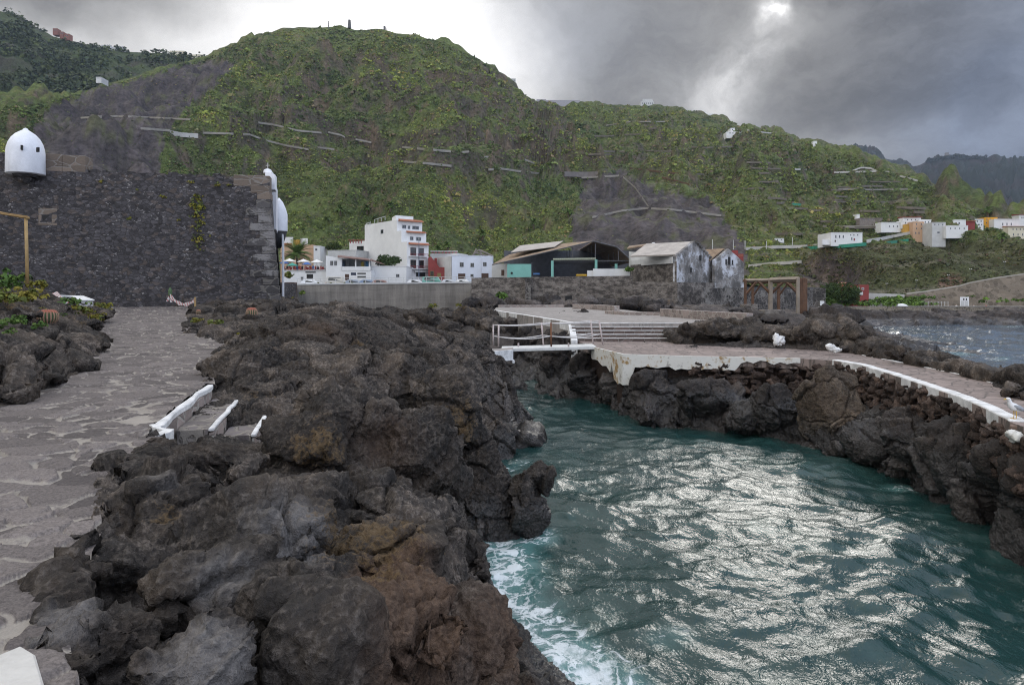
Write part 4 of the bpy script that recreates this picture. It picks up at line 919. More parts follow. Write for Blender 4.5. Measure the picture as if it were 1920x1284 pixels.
for (a, t_, b, hw, D, dep) in [(1345, 598, 645, 62, 33.2, 1.0), (1310, 606, 640, 32, 33.6, .8), (1430, 606, 648, 48, 32.4, .9), (1560, 588, 640, 62, 31.2, 1.1), (1530, 600, 655, 40, 30.4, .8), (1612, 608, 650, 34, 29.2, .8), (1480, 612, 650, 40, 31.6, .8), (1690, 648, 680, 40, 26.2, .8), (1760, 662, 690, 40, 23.8, .8), (1850, 688, 715, 40, 20.3, .7), (1905, 716, 748, 28, 16.6, .45), (1648, 634, 668, 22, 28.4, .5)]:
    bd.append(boulder(a, t_, b, hw, D, dep))
for _ in range(110):
    y = r.uniform(16, 38); x = r.uniform(np.interp(y, [15, 23, 28, 33], [12.6, 13.2, 13.8, 9.5])+.3, 17.5); s_ = r.uniform(.15, .45); bd.append(hull((x, y, zS(x, y)), (s_*1.3, s_, s_*.8), int(r.integers(1e6)), 14, .35))
rocks('sea_spine_terrain', bd, .085, .9, .2, 270, RM, zmin=-.6)
for (a, b, hw, hh, D, lab) in [(1459, 637, 14, 13, 29.9, 'white painted rock patch standing upright between two dark rocks behind the quay'), (1562, 653, 22, 9, 27.6, 'wide low white painted rock patch beside the quay path')]:
    V, Q = voxelize([boulder(a-4, b-hh, b+hh, hw*.55, D, .2, 2), boulder(a+5, b-hh*.5, b+hh*1.1, hw*.6, D, .2, 3)], .03); V = rough_rock(V, Q, .5, .06, 300)
    tag(finish('painted_rock', V, Q, WHITE, (), None), lab, 'painted rock')
V, Q = voxelize([boulder(962, 673, 683, 5, 30, .12, 2)], .02); V = rough_rock(V, Q, .3, .03, 301); tag(finish('painted_rock', V, Q, WHITE, (), None), 'small white painted rock under the left end of the footbridge', 'painted rock')
# rocks and rubble below the old walls, the far shore
bd = []
for (a, t_, b, hw, D, dep) in [(895, 548, 600, 32, 74, 3), (925, 560, 590, 30, 72, 3), (980, 558, 585, 40, 78, 3), (1030, 556, 585, 35, 80, 3), (1060, 560, 585, 30, 76, 3), (1110, 560, 583, 40, 76, 3), (1185, 556, 588, 42, 64, 2.4), (1230, 562, 588, 38, 60, 2.4), (1270, 572, 590, 35, 60, 2), (1150, 568, 586, 30, 68, 2),
                               (1330, 580, 604, 50, 55, 2.5), (1400, 584, 608, 50, 52, 2.5), (1440, 590, 612, 45, 48, 2), (1370, 575, 590, 40, 62, 2.5), (1310, 573, 590, 40, 66, 2), (1490, 588, 612, 40, 52, 2), (1540, 578, 612, 45, 60, 3), (1580, 583, 612, 40, 58, 2.5)]: bd.append(boulder(a, t_, b, hw, D, dep))
r = np.random.default_rng(41)
pts = [(-6, 70, 1.6), (-6, 100, 1.8), (10, 72, 2.0), (10, 100, 1.8), (20, 60, 2.2), (25, 70, 2.2), (25, 100, 2.5), (24, 48, 2.2), (20, 44, 1.6), (30, 60, 1.5), (36, 80, 1.3), (42, 96, 1.8), (34, 50, -1), (46, 80, -1), (48, 96, -.5), (-14, 80, 1.5), (-14, 110, 1.5), (-30, 110, 1.2), (-30, 80, 1.2), (28, 44, -1)]
(bodyF, zF) = field(pts, (-32, 50), (43, 118), 1.2); bd.append(bodyF)
for _ in range(170):
    y = r.uniform(50, 104); x = r.uniform(-10, 33)*y/80; s_ = r.uniform(.3, .8); bd.append(hull((x, y, zF(x, y)), (s_*1.3, s_, s_*.75), int(r.integers(1e6)), 14, .35))
rocks('wall_foot_terrain', bd, .22, 2.2, .45, 320, RMF, [(*P(1255, 570, 60), 1.0)], fine=.8)
pts = [(x, 100+1.5*math.sin(x*.21), .1) for x in range(44, 110, 6)]+[(x, 97, -1) for x in range(40, 116, 8)]+[(x, 104, 1.5) for x in range(44, 112, 6)]+[(x, 110, 1.3) for x in range(44, 112, 8)]+[(x, 128, 1.2) for x in range(40, 116, 12)]
(bodyH, zH) = field(pts, (41, 112), (96, 130), 1.); bd = [bodyH]
for _ in range(150):
    x = r.uniform(43, 100); y = r.uniform(100, 108); s_ = r.uniform(.6, 1.5); bd.append(hull((x, y, zH(x, y)-.1), (s_*1.5, s_, s_*.62), int(r.integers(1e6)), 14, .35))
rocks('far_shore_terrain', bd, .28, 2.2, .45, 350, RMF, fine=.8)
# ================================================================ BUILDING HELPERS
GLASS, gput = newmat('window_glass'); gput('Base Color', (.018, .022, .026)); gput('Roughness', .12); gput('Specular IOR Level', .6)
DARK = paint('dark_opening', (.018, .017, .017), .9, .2)
def hit(Pp, nrm, px, py):                # where the sight line through a photo pixel meets an upright plane
    d = np.array([(px-960)/F, 1.0, -(py-H)/F]); o = np.array([0, 0, CZ]); t = ((Pp-o)@nrm)/(d@nrm); return o+d*t
class Face:
    """upright wall face through plan points a (left) and b (right), turned to the viewer"""
    def __init__(s, a, b):
        s.a = np.array([*a[:2], 0.]); s.u = np.array([*b[:2], 0.])-s.a; s.u /= np.linalg.norm(s.u); s.n = np.array([s.u[1], -s.u[0], 0.])
    def rect(s, x0, y0, x1, y1):
        p, q = hit(s.a, s.n, x0, y0), hit(s.a, s.n, x1, y1); return (p-s.a)@s.u, (q-s.a)@s.u, q[2], p[2]
    def box(s, mb, u0, u1, z0, z1, d0, d1):
        c = [s.a+s.u*u+s.n*d for d in (d1, d0) for u in (u0, u1)]
        P_ = [np.array([*(s.a+s.u*u+s.n*d)[:2], z]) for z in (z0, z1) for (u, d) in ((u0, d1), (u1, d1), (u1, d0), (u0, d0))]
        return mb.hexa(P_)
def window(fc, root, x0, y0, x1, y1, fm, name='window', fr=.07, cross=True, glass=None, depth=.05, sub='pane'):
    u0, u1, z0, z1 = fc.rect(x0, y0, x1, y1); mb = MB(); fr = min(fr, (u1-u0)*.2)
    for a, b, c, d in ((u0, u1, z1-fr, z1), (u0, u1, z0, z0+fr), (u0, u0+fr, z0+fr, z1-fr), (u1-fr, u1, z0+fr, z1-fr)): fc.box(mb, a, b, c, d, .004, depth)
    if cross and u1-u0 > .5: fc.box(mb, (u0+u1)/2-fr*.3, (u0+u1)/2+fr*.3, z0+fr, z1-fr, .004, depth*.8)
    if cross and z1-z0 > 1.0: fc.box(mb, u0+fr, u1-fr, (z0+z1)/2-fr*.3+.002, (z0+z1)/2+fr*.3, .004, depth*.78)
    o = mb.build(name, fm, root); g = fc.box(MB(), u0+fr*.9, u1-fr*.9, z0+fr*.9, z1-fr*.9, .003, .02).build(sub, glass or GLASS, None)
    g.data.transform(Matrix.Translation(-Vector(wloc(root)))); g.parent = o; return o
def panel(fc, root, x0, y0, x1, y1, m, name, d0=.004, d1=.04):
    u0, u1, z0, z1 = fc.rect(x0, y0, x1, y1); return fc.box(MB(), u0, u1, z0, z1, d0, d1).build(name, m, root)
def zt(py, D): return CZ-(py-H)/F*D
W1 = paint('white_render', (.68, .68, .67), .85, .10, .5, .15, .18); W2 = paint('bluish_white_render', (.62, .66, .74), .85, .10, .5, .15, .15); W3 = paint('grey_white_render', (.50, .50, .49), .85, .18, .6, .2, .35)
PEACH = paint('peach_render', (.52, .34, .22), .85, .15, .5); ORNG = paint('orange_render', (.56, .33, .07), .85, .15, .5); REDW = paint('red_render', (.24, .045, .04), .85, .2, .5); CREAM = paint('cream_render', (.60, .55, .42), .85, .12, .5)
TILE = paint('roof_tile', (.33, .12, .06), .85, .3, 5, .4); WOODF = paint('brown_frame', (.07, .035, .022), .7, .3, 4); GREYF = paint('grey_frame', (.25, .26, .28), .7, .2, 4); MET = paint('dark_metal', (.08, .08, .085), .5, .3, 4); REDT = paint('red_trim', (.25, .05, .05), .8, .2)
ROADZ = 5.6
def house(name, label, fL, fR, depth, ztop, m, zbot=ROADZ-.4, cat='house', group=None, roof=None):
    """flat-roofed block: front from plan point fL to fR, going back by depth; returns root, front face, left and right faces"""
    a, b = np.array(fL[:2]), np.array(fR[:2]); u = (b-a)/np.linalg.norm(b-a); bk = np.array([-u[1], u[0]])*depth
    root = thing(name, label, cat, (*((a+b+bk)/2), zbot), group)
    mb = MB().prism([a, b, b+bk, a+bk], zbot, ztop); mb.build('wall', m, root)
    if roof is not None:
        q = MB(); rim = .12
        for p0, p1 in ((a, b), (b, b+bk), (b+bk, a+bk), (a+bk, a)):
            ctr = (a+b+bk)/2; g = lambda p, k: ctr+(p-ctr)*(1+k/np.linalg.norm(p-ctr))
            q.prism([g(p0, .10), g(p1, .10), g(p1, -.12), g(p0, -.12)], ztop+.002, ztop+.14)
        q.build('roof_edge', roof, root)
    return root, Face(a, b), Face(a+bk, a), Face(b, b+bk)
def XY(px, D): return np.array([(px-960)/F*D, D])

# ================================================================ FORT
FORTM = face_mat('fort_rubble', (.050, .047, .050), (.050, .046, .045), 3.5, .05, 1.5, .5, 1., None, None)
m = FORTM; E.nt = m.node_tree; b_ = E.nt.nodes['Principled BSDF']; old = E(b_.inputs['Base Color'].links[0].from_socket); co = objco()
k = noise_(3.6, 6, .74, vmul(co, (1, 1, 2.6))); k2 = noise_(1.1, 4, .6, co); k3 = sep(voro_(3.5, 'F1', vmul(co, (1, 1, 1.5)), 1, 1))[1]
c = mixc(step_(k3, .84, .92)*.5, old, (.125, .098, .082)); c = mixc(step_(k+(k2-.5)*.3, .605, .65)*.8, c, (.34, .32, .31))
E.nt.links.new(c.s, b_.inputs['Base Color'])
QUOIN = face_mat('fort_quoin', (.055, .052, .052), (.12, .11, .1), .9, .05, 1.8, .4, .7, (.20, .19, .185)); BROWNST = face_mat('brown_ashlar', (.13, .105, .085), (.2, .18, .16), 1.0, .04, 2.2, .3, .6)
TW = paint('turret_whitewash', (.72, .73, .76), .85, .14, 1.6, .4, .3)
fa, fb = np.array([*XY(-90, 41.2)]), np.array([*XY(505, 45)]); uu = (fb-fa)/np.linalg.norm(fb-fa); nb_ = np.array([-uu[1], uu[0]])
fort = thing('stone_fort', 'dark lava stone fort with white sentry turrets behind the end of the path', 'fort', ((fa[0]+fb[0])/2, 48, 3.2))
ZTOP = zt(334, 45)
mb = MB(); f0 = fa-nb_*.85-uu*.8; f1_ = fb-nb_*.85+uu*.85; bk = nb_*12
mb.hexa([(*f0, 1.5), (*f1_, 1.5), (*XY(533, 57), 1.5), (*(f0+bk*1.1), 1.5), (*fa, ZTOP), (*fb, ZTOP), (*XY(515, 57), ZTOP), (*(fa+bk), ZTOP)]).build('wall', FORTM, fort)
def fpt(px, py, lift=0):                 # point on the sloping front face, lifted off it
    tt_ = np.clip((ZTOP-zt(py, 44))/(ZTOP-1.5), 0, 1); return hit(np.array([*(fa-nb_*.85*tt_), 0])-np.array([*nb_, 0])*lift, np.array([*nb_, 0]), px, py)
# worn courses along the wall head
r = np.random.default_rng(51); mb = MB(); x = 110
while x < 452:
    w_ = r.uniform(6, 22); p, q = fpt(x, 330), fpt(x+w_, 330); h_ = r.uniform(.02, .22)
    mb.prism([p[:2]+nb_*.06, q[:2]+nb_*.06, q[:2]+nb_*.7, p[:2]+nb_*.7], ZTOP-.05, ZTOP+h_); x += w_+r.uniform(0, 10)
mb.build('wall_head', FORTM, fort)
def fblock(x0, y0, x1, y1, m, name, dep=.8, pr=.03):
    p, q = fpt(x0, y1), fpt(x1, y0); return MB().prism([p[:2]-nb_*pr, q[:2]-nb_*pr, q[:2]+nb_*dep, p[:2]+nb_*dep], p[2], q[2]).build(name, m, fort, bevel=.03)
fblock(-90, 289, 84, 336, FORTM, 'merlon', 1.2, -.05); fblock(84, 289, 116, 336, BROWNST, 'merlon', 1.2, -.03); fblock(116, 292, 160, 336, BROWNST, 'merlon', 1.2, -.04)
fblock(438, 330, 506, 349, BROWNST, 'corner_block', .9, .02); fblock(470, 349, 506, 362, BROWNST, 'corner_block', .9, .03); fblock(482, 362, 508, 374, BROWNST, 'corner_block', .9, .02)
r = np.random.default_rng(52)
for i in range(13):
    y0 = 376+i*14.5; w_ = 26+(i % 2)*22+r.uniform(-4, 4); xr = 507.5+(y0-374)*.098
    fblock(xr-w_, y0, xr, y0+13.3, QUOIN, 'quoin', .5, .045)
fblock(72, 391, 108, 403, BROWNST, 'embrasure_lintel', .3, .03); fblock(72, 403, 79, 418, BROWNST, 'embrasure_jamb', .3, .03); fblock(97, 403, 108, 418, BROWNST, 'embrasure_jamb', .3, .03); fblock(72, 418, 108, 423, BROWNST, 'embrasure_sill', .3, .03); fblock(79, 403, 97, 418, DARK, 'embrasure', .2, .012)
# corner turret at the left, bullet shaped
D1 = 41.6; cx = (48-960)/F*D1; rad = 31.5/F*D1; zb_ = zt(327, D1); zc = zt(244, D1)
hh = zc-zb_; prof = [(rad*.985, 0), (rad*1.0, .02), (rad*.985, hh*.48), (rad*.96, hh*.57), (rad*.88, hh*.69), (rad*.74, hh*.80), (rad*.52, hh*.90), (rad*.26, hh*.97), (rad*.14, hh*1.0), (rad*.10, hh*1.03), (0.02, hh*1.045)]
tr = MB().lathe((cx, D1, zb_), prof, 40).build('turret', TW, fort, True)
for a0, y0 in ((41, 271), (71, 275)):
    d_ = np.array([(a0-960)/F, 1, 0]); tq = D1-math.sqrt(max(.01, rad**2-((a0-48)/F*D1)**2))*.97; p = P(a0, y0+6, tq)
    rd = np.array([p[0]-cx, p[1]-D1]); an = math.atan2(rd[1], rd[0])+math.pi/2
    s = MB().box(p, (.10, .2, .27), an).build('turret_slit', DARK, None); s.data.transform(Matrix.Translation(-Vector(wloc(fort)))); s.parent = tr
MB().lathe((cx, D1, zb_), [(rad*.15, -.55), (rad*.35, -.4), (rad*.4, -.22), (rad*.6, -.18), (rad*.66, -.02)], 28).build('corbel', FORTM, fort)
# far corner turret seen past the right edge, and the bell gable with its cross
D2 = 53; c2 = (523-960)/F*D2; r2 = 15.5/F*D2; z2 = zt(434, D2); hz_ = zt(376, D2)-z2
MB().lathe((c2, D2, z2), [(r2*.98, 0), (r2, .03), (r2, hz_*.55), (r2*.8, hz_*.74), (r2*.45, hz_*.95), (.03, hz_*1.08)], 28).build('turret', TW, fort, True)
MB().lathe((c2, D2, z2), [(.15, -1.3), (r2*.55, -.9), (r2*.8, -.4), (r2*.95, -.01)], 20).build('corbel', paint('dark_corbel', (.05, .05, .052), .9), fort)
MB().prism([XY(506, 49), XY(518, 49), XY(520.5, 52), XY(508, 52)], zt(430, 49), zt(346, 49)).build('watch_room', TW, fort)
gb = MB(); gy = 46.2
gb.prism([XY(497, gy), XY(511, gy), XY(515, gy+1.1), XY(501, gy+1.1)], ZTOP-.3, zt(322, gy)); gb.lathe((*XY(502, gy+.5), zt(322, gy)-.03), [(.30, 0), (.26, .22), (.1, .3)], 12); gb.prism([XY(504, gy+.01), XY(516, gy+.01), XY(519, gy+1), XY(507, gy+1)], ZTOP-.6, zt(327, gy))
gb.build('bell_gable', TW, fort, bevel=.03)
cr = MB(); q = P(502, 322, gy+.5); cr.box(q+[0, 0, .3], (.05, .05, .62)); cr.box(q+[0, 0, .42], (.26, .045, .05)); cr.build('cross', CONC, fort)
MB().prism([XY(528.5, 49.5), XY(531.5, 49.5), XY(533, 56), XY(530, 56)], 3.5, zt(440, 50)).build('white_pier', TW, fort)
fa_ = Face(f0, f1_)
# tufts growing out of the wall
def tuft(name, label, c, rad, pal, n, seed, group=None, cat='plant', spread=1., flat=.8, up=1.):
    r = np.random.default_rng(seed); k = max(8, int(n/4)); Q = np.asarray(c)[None]+r.normal(0, .27, (k, 3))*rad*spread*[1, 1, .5]+[0, 0, rad*.25*up]
    q, Fc, cc = clumps(Q, rad*r.uniform(.18, .42, k), pick(k, pal, [1]*len(pal), seed), 12, seed+1, 1.1, flat)
    o = link_mesh(name, q, Fc, LM); vcol(o, 'Col', cc); return tag(o, label, cat, group)
YG = [(.16, .15, .02), (.11, .13, .03), (.19, .16, .03)]; GR = [(.06, .11, .025), (.09, .14, .03)]
for i, (a, b, s_, lab) in enumerate([(305, 372, .28, 'small yellow-green tuft on fort wall left of the long weed streak'), (358, 345, .30, 'yellowish tuft just below the fort wall top, left of two smaller tufts'), (408, 350, .30, 'broad tuft near the right end of the fort wall top'), (428, 349, .2, 'tiny tuft at the right of the broad tuft on the wall top'), (190, 342, .28, 'brownish tuft below the fort wall top near the left turret'), (243, 412, .24, 'lone yellow tuft in the middle of the fort wall'),
                                     (335, 414, .2, 'small bright tuft low beside the weed streak on the fort wall'), (256, 357, .2, 'faint brown tuft under the fort wall head')]):
    tuft('wall_plant', lab, fpt(a, b, .1), s_, YG, 30, 60+i, 'tufts growing on the fort wall')
r = np.random.default_rng(53); Q = np.array([fpt(370+r.normal(0, 7)+ (y-395)*.06, y, .06) for y in np.concatenate([r.uniform(366, 395, 40), r.uniform(395, 470, 36)])])
q, Fc, cc = clumps(Q, r.uniform(.08, .2, len(Q)), pick(len(Q), YG, [2, 2, 1], 3), 10, 54, 1., .9); o = link_mesh('wall_plant', q, Fc, LM); vcol(o, 'Col', cc); tag(o, 'long hanging streak of yellow-green weed down the fort wall', 'plant', 'tufts growing on the fort wall')

# ================================================================ VILLAGE GROUND AND SEA WALL
SW = 118.0
tag(MB().prism([XY(470, 60), XY(545, 75), XY(557, SW+.4), XY(886, SW+.4), XY(890, 112), XY(1180, 107), XY(1200, 100), XY(1420, 112), XY(1500, 116), XY(1560, 160), XY(1500, 215), XY(300, 215), XY(380, 120)], -2, ROADZ).build('village_ground', paint('asphalt', (.07, .07, .07), .9, .2)), kind='structure')
m, put = newmat('board_marked_concrete'); co = objco(); x, y, z = sep(co)
st = noise_(1., 5, .7, vmul(co, (.9, .9, .10))); st2 = noise_(1., 4, .6, vmul(co, (.15, .15, 1.2))); g = noise_(6, 4, .6, co)
br = nt = None
n = E.nt.nodes.new('ShaderNodeTexBrick'); n.inputs['Scale'].default_value = 1; n.inputs['Mortar Size'].default_value = .012; n.inputs['Brick Width'].default_value = 1.15; n.inputs['Row Height'].default_value = 1.15; n.offset = 0
cb = E.nt.nodes.new('ShaderNodeCombineXYZ'); E.nt.links.new(x.s, cb.inputs[0]); E.nt.links.new(z.s, cb.inputs[1]); E.nt.links.new(cb.outputs[0], n.inputs[0])
c = mixc(step_(st*.6+st2*.4, .35, .65), (.135, .122, .108), (.265, .242, .212)); c = mixc(step_(g, .4, .7)*.35, c, (.10, .095, .088)); c = mixc(E(n.outputs['Fac'])*.45, c, (.06, .056, .05))
low = step_(z*-1+(st-.5)*3, -1.6, -.2); c = mixc(low*.5, c, (.19, .17, .15))
put('Base Color', c); put('Roughness', .9); put('Normal', bump(g*.4+st*.4, .4, .05)); SEAW = m
t = thing('concrete_sea_wall', 'long grey board-marked concrete sea wall below the village road', 'wall', (*XY(720, SW), 0))
MB().prism([XY(548, SW), XY(888, SW), XY(888, SW+1), XY(548, SW+1)], -2, [zt(534.5, SW), zt(531, SW), zt(531, SW), zt(534.5, SW)]).build('wall', SEAW, t)
MB().prism([XY(548, SW-.12), XY(888, SW-.12), XY(888, SW+1.1), XY(548, SW+1.1)], [zt(534.4, SW), zt(530.9, SW), zt(530.9, SW), zt(534.4, SW)], [zt(532, SW), zt(528, SW), zt(528, SW), zt(532, SW)]).build('coping', W3, t)
t = thing('road_railing', 'white road railing on the sea wall in front of the parked cars', 'railing', (*XY(720, SW+.5), 6))
for k in range(24):
    a = 558+k*14.2; zb_ = zt(np.interp(a, [548, 888], [532, 528]), SW); p = np.array([*XY(a, SW+.5), zb_]); MB().tube([p, p+[0, 0, .88]], .045, 6).build('post', W3, t)
for dz_ in (.45, .86):
    p = [np.array([*XY(a, SW+.5), zt(np.interp(a, [548, 888], [532, 528]), SW)+dz_]) for a in (556, 720, 887)]; MB().tube(p, .035, 6).build('rail', W3, t)
OLDW = face_mat('old_sea_wall', (.120, .104, .092), (.20, .18, .16), 3.0, .10, 2.0, .4, .8, (.25, .225, .198), (.050, .044, .040))
OLDD = face_mat('old_dark_wall', (.065, .058, .052), (.17, .155, .14), 1.5, .09, 1.3, .5, .8, (.20, .185, .165), (.038, .035, .033))
t = thing('old_stone_sea_wall', 'old patched stone sea wall with missing plaster below the open shed', 'wall', (*XY(1030, 105), 0))
MB().prism([XY(884, 109), XY(1187, 103), XY(1187, 105), XY(884, 111)], -1.5, [zt(521, 109), zt(517, 103), zt(517, 103), zt(521, 109)]).build('wall', OLDW, t)
for a in (985, 1119, 1160):
    MB().prism([XY(a, 105), XY(a+10, 105), XY(a+10, 108), XY(a, 108)], -1, zt(519.5, 105)).build('pier', OLDW if a > 1100 else OLDD, t)
MB().box(P(1066, 560, 104.2), (1.0, .8, .9)).build('drain', DARK, t)

# ================================================================ VILLAGE HOUSES
# the tall white apartment house
C_, L_, R_ = XY(763, 150), XY(684, 165), None
sv_ = L_-C_; pn = np.array([-sv_[1], sv_[0]]); pn = pn if pn[0] > 0 else -pn
def along(a, px): # point a + k*pn seen at column px
    g = (px-960)/F; k = (g*a[1]-a[0])/(pn[0]-g*pn[1]); return a+pn*k
t = thing('apartment_house', 'tall white five-storey house with stepped balconies and tiled ledges', 'building', (*((C_+L_)/2), ROADZ))
zs = [zt(y, 150) for y in (462, 430, 408)]
R1 = along(C_, 803.5); bkv = sv_
def blk(c, rgt, z0, z1, frac0=0., name='wall'):
    a = c+bkv*frac0; b = rgt+bkv*frac0; return MB().prism([a, b, rgt+bkv, c+bkv], z0, z1).build(name, W1, t)
blk(C_, R1, ROADZ-.3, zt(453, 150)); R2 = along(C_+bkv*.12, 799); blk(C_+bkv*.001, R2-bkv*.12, zt(453, 150), zt(431, 150), .12); R3 = along(C_+bkv*.22, 791.5); blk(C_+bkv*.001, R3-bkv*.22, zt(431, 150), zt(409.5, 150), .22)
# side wall keeps going up to the roof line
MB().prism([along(C_+bkv*.30, 742), along(C_+bkv*.30, 775), along(C_+bkv*.55, 772), along(C_+bkv*.55, 735)], zt(411, 150), zt(401, 152)).build('roof_room', W1, t)
F1 = Face(C_, R1); F2 = Face(C_+bkv*.12, C_+bkv*.12+pn); F3 = Face(C_+bkv*.22, C_+bkv*.22+pn); FS = Face(C_+bkv, C_)
for fc, (x0, y0, x1, y1) in ((F1, (769.5, 464, 780, 480)), (F1, (784.5, 465, 794.5, 480)), (F1, (769.5, 487, 780, 503)), (F1, (784.5, 488, 794.5, 503)), (F2, (768.5, 443.5, 775, 451)), (F2, (780, 444.5, 789.5, 452)), (F3, (754, 421.5, 761.5, 429)), (F3, (764.5, 423, 769, 430)), (F3, (773, 423.5, 785.5, 431))):
    window(fc, t, x0, y0, x1, y1, WOODF if fc is F1 else GREYF, fr=.10)
window(FS, t, 714, 431, 719, 438, GREYF)
for (fc, x0, y0, x1, y1) in ((F1, 766, 454.5, 802, 460.5), (F2, 762, 432.5, 796, 438.5), (F3, 747, 410, 791, 418)):
    u0, u1, z0, z1 = fc.rect(x0, y0, x1, y1); a = fc.a+fc.u*u0; b = fc.a+fc.u*u1; n_ = fc.n
    P_ = [a+n_*.9, b+n_*.9, b+n_*.0, a+n_*.0]; MB().prism([p[:2] for p in P_], [z0, z0, z0+.05, z0+.05], [z0+.15, z0+.15, z1, z1]).build('tiled_ledge', TILE, t)
for (y0, y1) in ((475, 481), (498, 504)):
    u0, u1, z0, z1 = F1.rect(766.5, y0, 800, y1); F1.box(MB(), u0, u1, z0-.16, z0, .0, .75).build('balcony_slab', W1, t)
    mb = MB(); F1.box(mb, u0, u1, z1-.06, z1, .66, .74)
    for k in range(15): uk = u0+(u1-u0)*k/14; F1.box(mb, uk-.025, uk+.025, z0, z1-.06, .67, .73)
    mb.build('balcony_rail', REDT, t)
panel(F1, t, 767, 510, 773, 522, WOODF, 'door'); panel(F1, t, 780, 511, 797, 519, DARK, 'shop_window'); panel(F1, t, 776, 507, 799, 511, W3, 'awning', .02, .5)
mb = MB()
for (a, b, c_, d_) in ((702, 418, 722, 409), (687, 425, 695, 420)):
    for x in np.linspace(a, c_, 4): q = P(x, np.interp(x, [a, c_], [b+2, d_+4]), 158); mb.tube([q, q+[0, 0, 1.0]], .05, 5)
    mb.tube([P(a, b-6, 158), P(c_, d_-3, 158)], .05, 5)
mb.build('roof_railing', W3, t)
q = P(768, 402, 152); mb = MB(); mb.tube([q, q+[0, 0, 1.6]], .035, 5); mb.tube([q+[-.4, 0, 1.3], q+[.4, 0, 1.3]], .03, 5); mb.tube([q+[-.3, 0, 1.0], q+[.3, 0, 1.0]], .03, 5); mb.build('aerial', MET, t)
# neighbours behind and around
t, f, fl, fr_ = house('white_house', 'pale house with red-white balustrade squeezed left of the tall apartment house', XY(671, 168), XY(688, 166), 8, zt(452, 167), W1)
window(f, t, 669.5, 462, 682, 472, WOODF); MB().prism([XY(655, 170), XY(671, 168), XY(672, 175), XY(656, 177)], zt(475, 168), zt(453, 168)).build('wing', W1, t)
mb = MB()
for k in range(6): mb.box(P(657+k*5.2, 453.5, 167.2), (.18, .2, .8))
mb.box(P(670, 450.5, 167.2), (4.4, .22, .14)); mb.build('balustrade', REDT, t)
t, f, fl, fr_ = house('low_house', 'low grey-white flat house behind the restaurant roof', XY(614, 160), XY(668, 158), 8, zt(470, 159), W3, roof=W3)
t, f, fl, fr_ = house('peach_house', 'peach and white house with orange tower behind the palm tree', XY(526, 172), XY(588, 172), 9, zt(459, 172), PEACH)
MB().prism([XY(550, 172.5), XY(563, 172.5), XY(563, 177), XY(550, 177)], zt(460, 172), zt(449.5, 172)).build('tower', ORNG, t); MB().prism([XY(526, 173), XY(549.8, 173), XY(549.8, 178), XY(526, 178)], zt(459, 172), zt(444, 172)).build('upper_floor', W1, t); MB().prism([XY(563.2, 173.5), XY(577, 173.5), XY(577, 178), XY(563.2, 178)], zt(459, 172), zt(446, 172)).build('upper_floor', W1, t)
panel(f, t, 530, 456, 548, 459.5, TILE, 'tiled_ledge', .01, .5)
t, f, fl, fr_ = house('small_white_house', 'small white cube house standing right of the peach house', XY(588, 170), XY(600.5, 170), 6, zt(462, 170), W1, roof=W1)
window(f, t, 591, 466, 595, 470, GREYF)
# terrace with the sunshades
t, f, fl, fr_ = house('terrace_building', 'low white terrace building carrying sunshades and red chairs', XY(530, 140), XY(611, 140), 12, zt(507.5, 140), W1)
panel(f, t, 575, 514, 587, 523, DARK, 'doorway'); panel(f, t, 573, 509, 592, 511.5, MET, 'sign_board', .01, .12); window(f, t, 564, 519, 569, 525, GREYF); panel(f, t, 530, 506.5, 610, 508, W3, 'ledge', .005, .18)
# restaurant
t, f, fl, fr_ = house('restaurant', 'white restaurant with open first-floor veranda and long shed roof', XY(611, 138), XY(696, 138), 11, zt(507, 138), W1)
zr = zt(507, 138)
MB().prism([XY(611, 138), XY(640, 138), XY(640, 143), XY(611, 143)], zr, [zt(479, 138), zt(484.5, 138), zt(484.5, 138), zt(479, 138)]).build('upper_room', W1, t)
window(f, t, 619, 489, 625, 498, GREYF); window(f, t, 626.5, 489, 632, 498, GREYF)
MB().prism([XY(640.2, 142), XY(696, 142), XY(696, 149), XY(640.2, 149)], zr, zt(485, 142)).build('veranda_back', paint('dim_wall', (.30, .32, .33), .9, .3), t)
MB().slab(P(633, 482, 137.4), P(698, 488.5, 137.4), P(698, 486, 146), P(633, 479, 146), .18).build('shed_roof', paint('shed_roof', (.20, .12, .10), .85, .3, 2), t)
for a in (640.5, 667, 693): MB().box(P(a, 496.5, 138.2), (.22, .22, 2.3)).build('post', W1, t)
panel(f, t, 641, 500, 695, 507.5, W1, 'balustrade', -.05, .1)
for k, (a, c) in enumerate(((644, (.1, .14, .2)), (652, (.2, .2, .2)), (680, (.28, .22, .03)), (688, (.03, .12, .22)))):
    MB().box(P(a, 498, 140.5), (.5, .5, 1.6)).build('furniture', paint('veranda_item%d' % k, c), t)
panel(f, t, 647, 514, 654.5, 526, WOODF, 'door'); panel(f, t, 658, 511, 667.5, 516, paint('dark_blue_board', (.02, .03, .06)), 'menu_board'); panel(f, t, 670, 511.5, 686, 514.5, GLASS, 'window_band'); panel(f, t, 670, 517.5, 686, 521, GLASS, 'window_band')
t, f, fl, fr_ = house('white_annex', 'plain white low building between restaurant and tall apartment house', XY(696.5, 142), XY(762, 142), 9, zt(500, 142), W1, roof=W1)
window(f, t, 742.5, 514, 749, 520, GREYF)
MB().slab(P(697, 489, 143), P(722, 496, 143), P(722, 494, 148), P(697, 487, 148), .15).build('lean_to_roof', paint('shed_roof', (.2, .12, .1)), t)
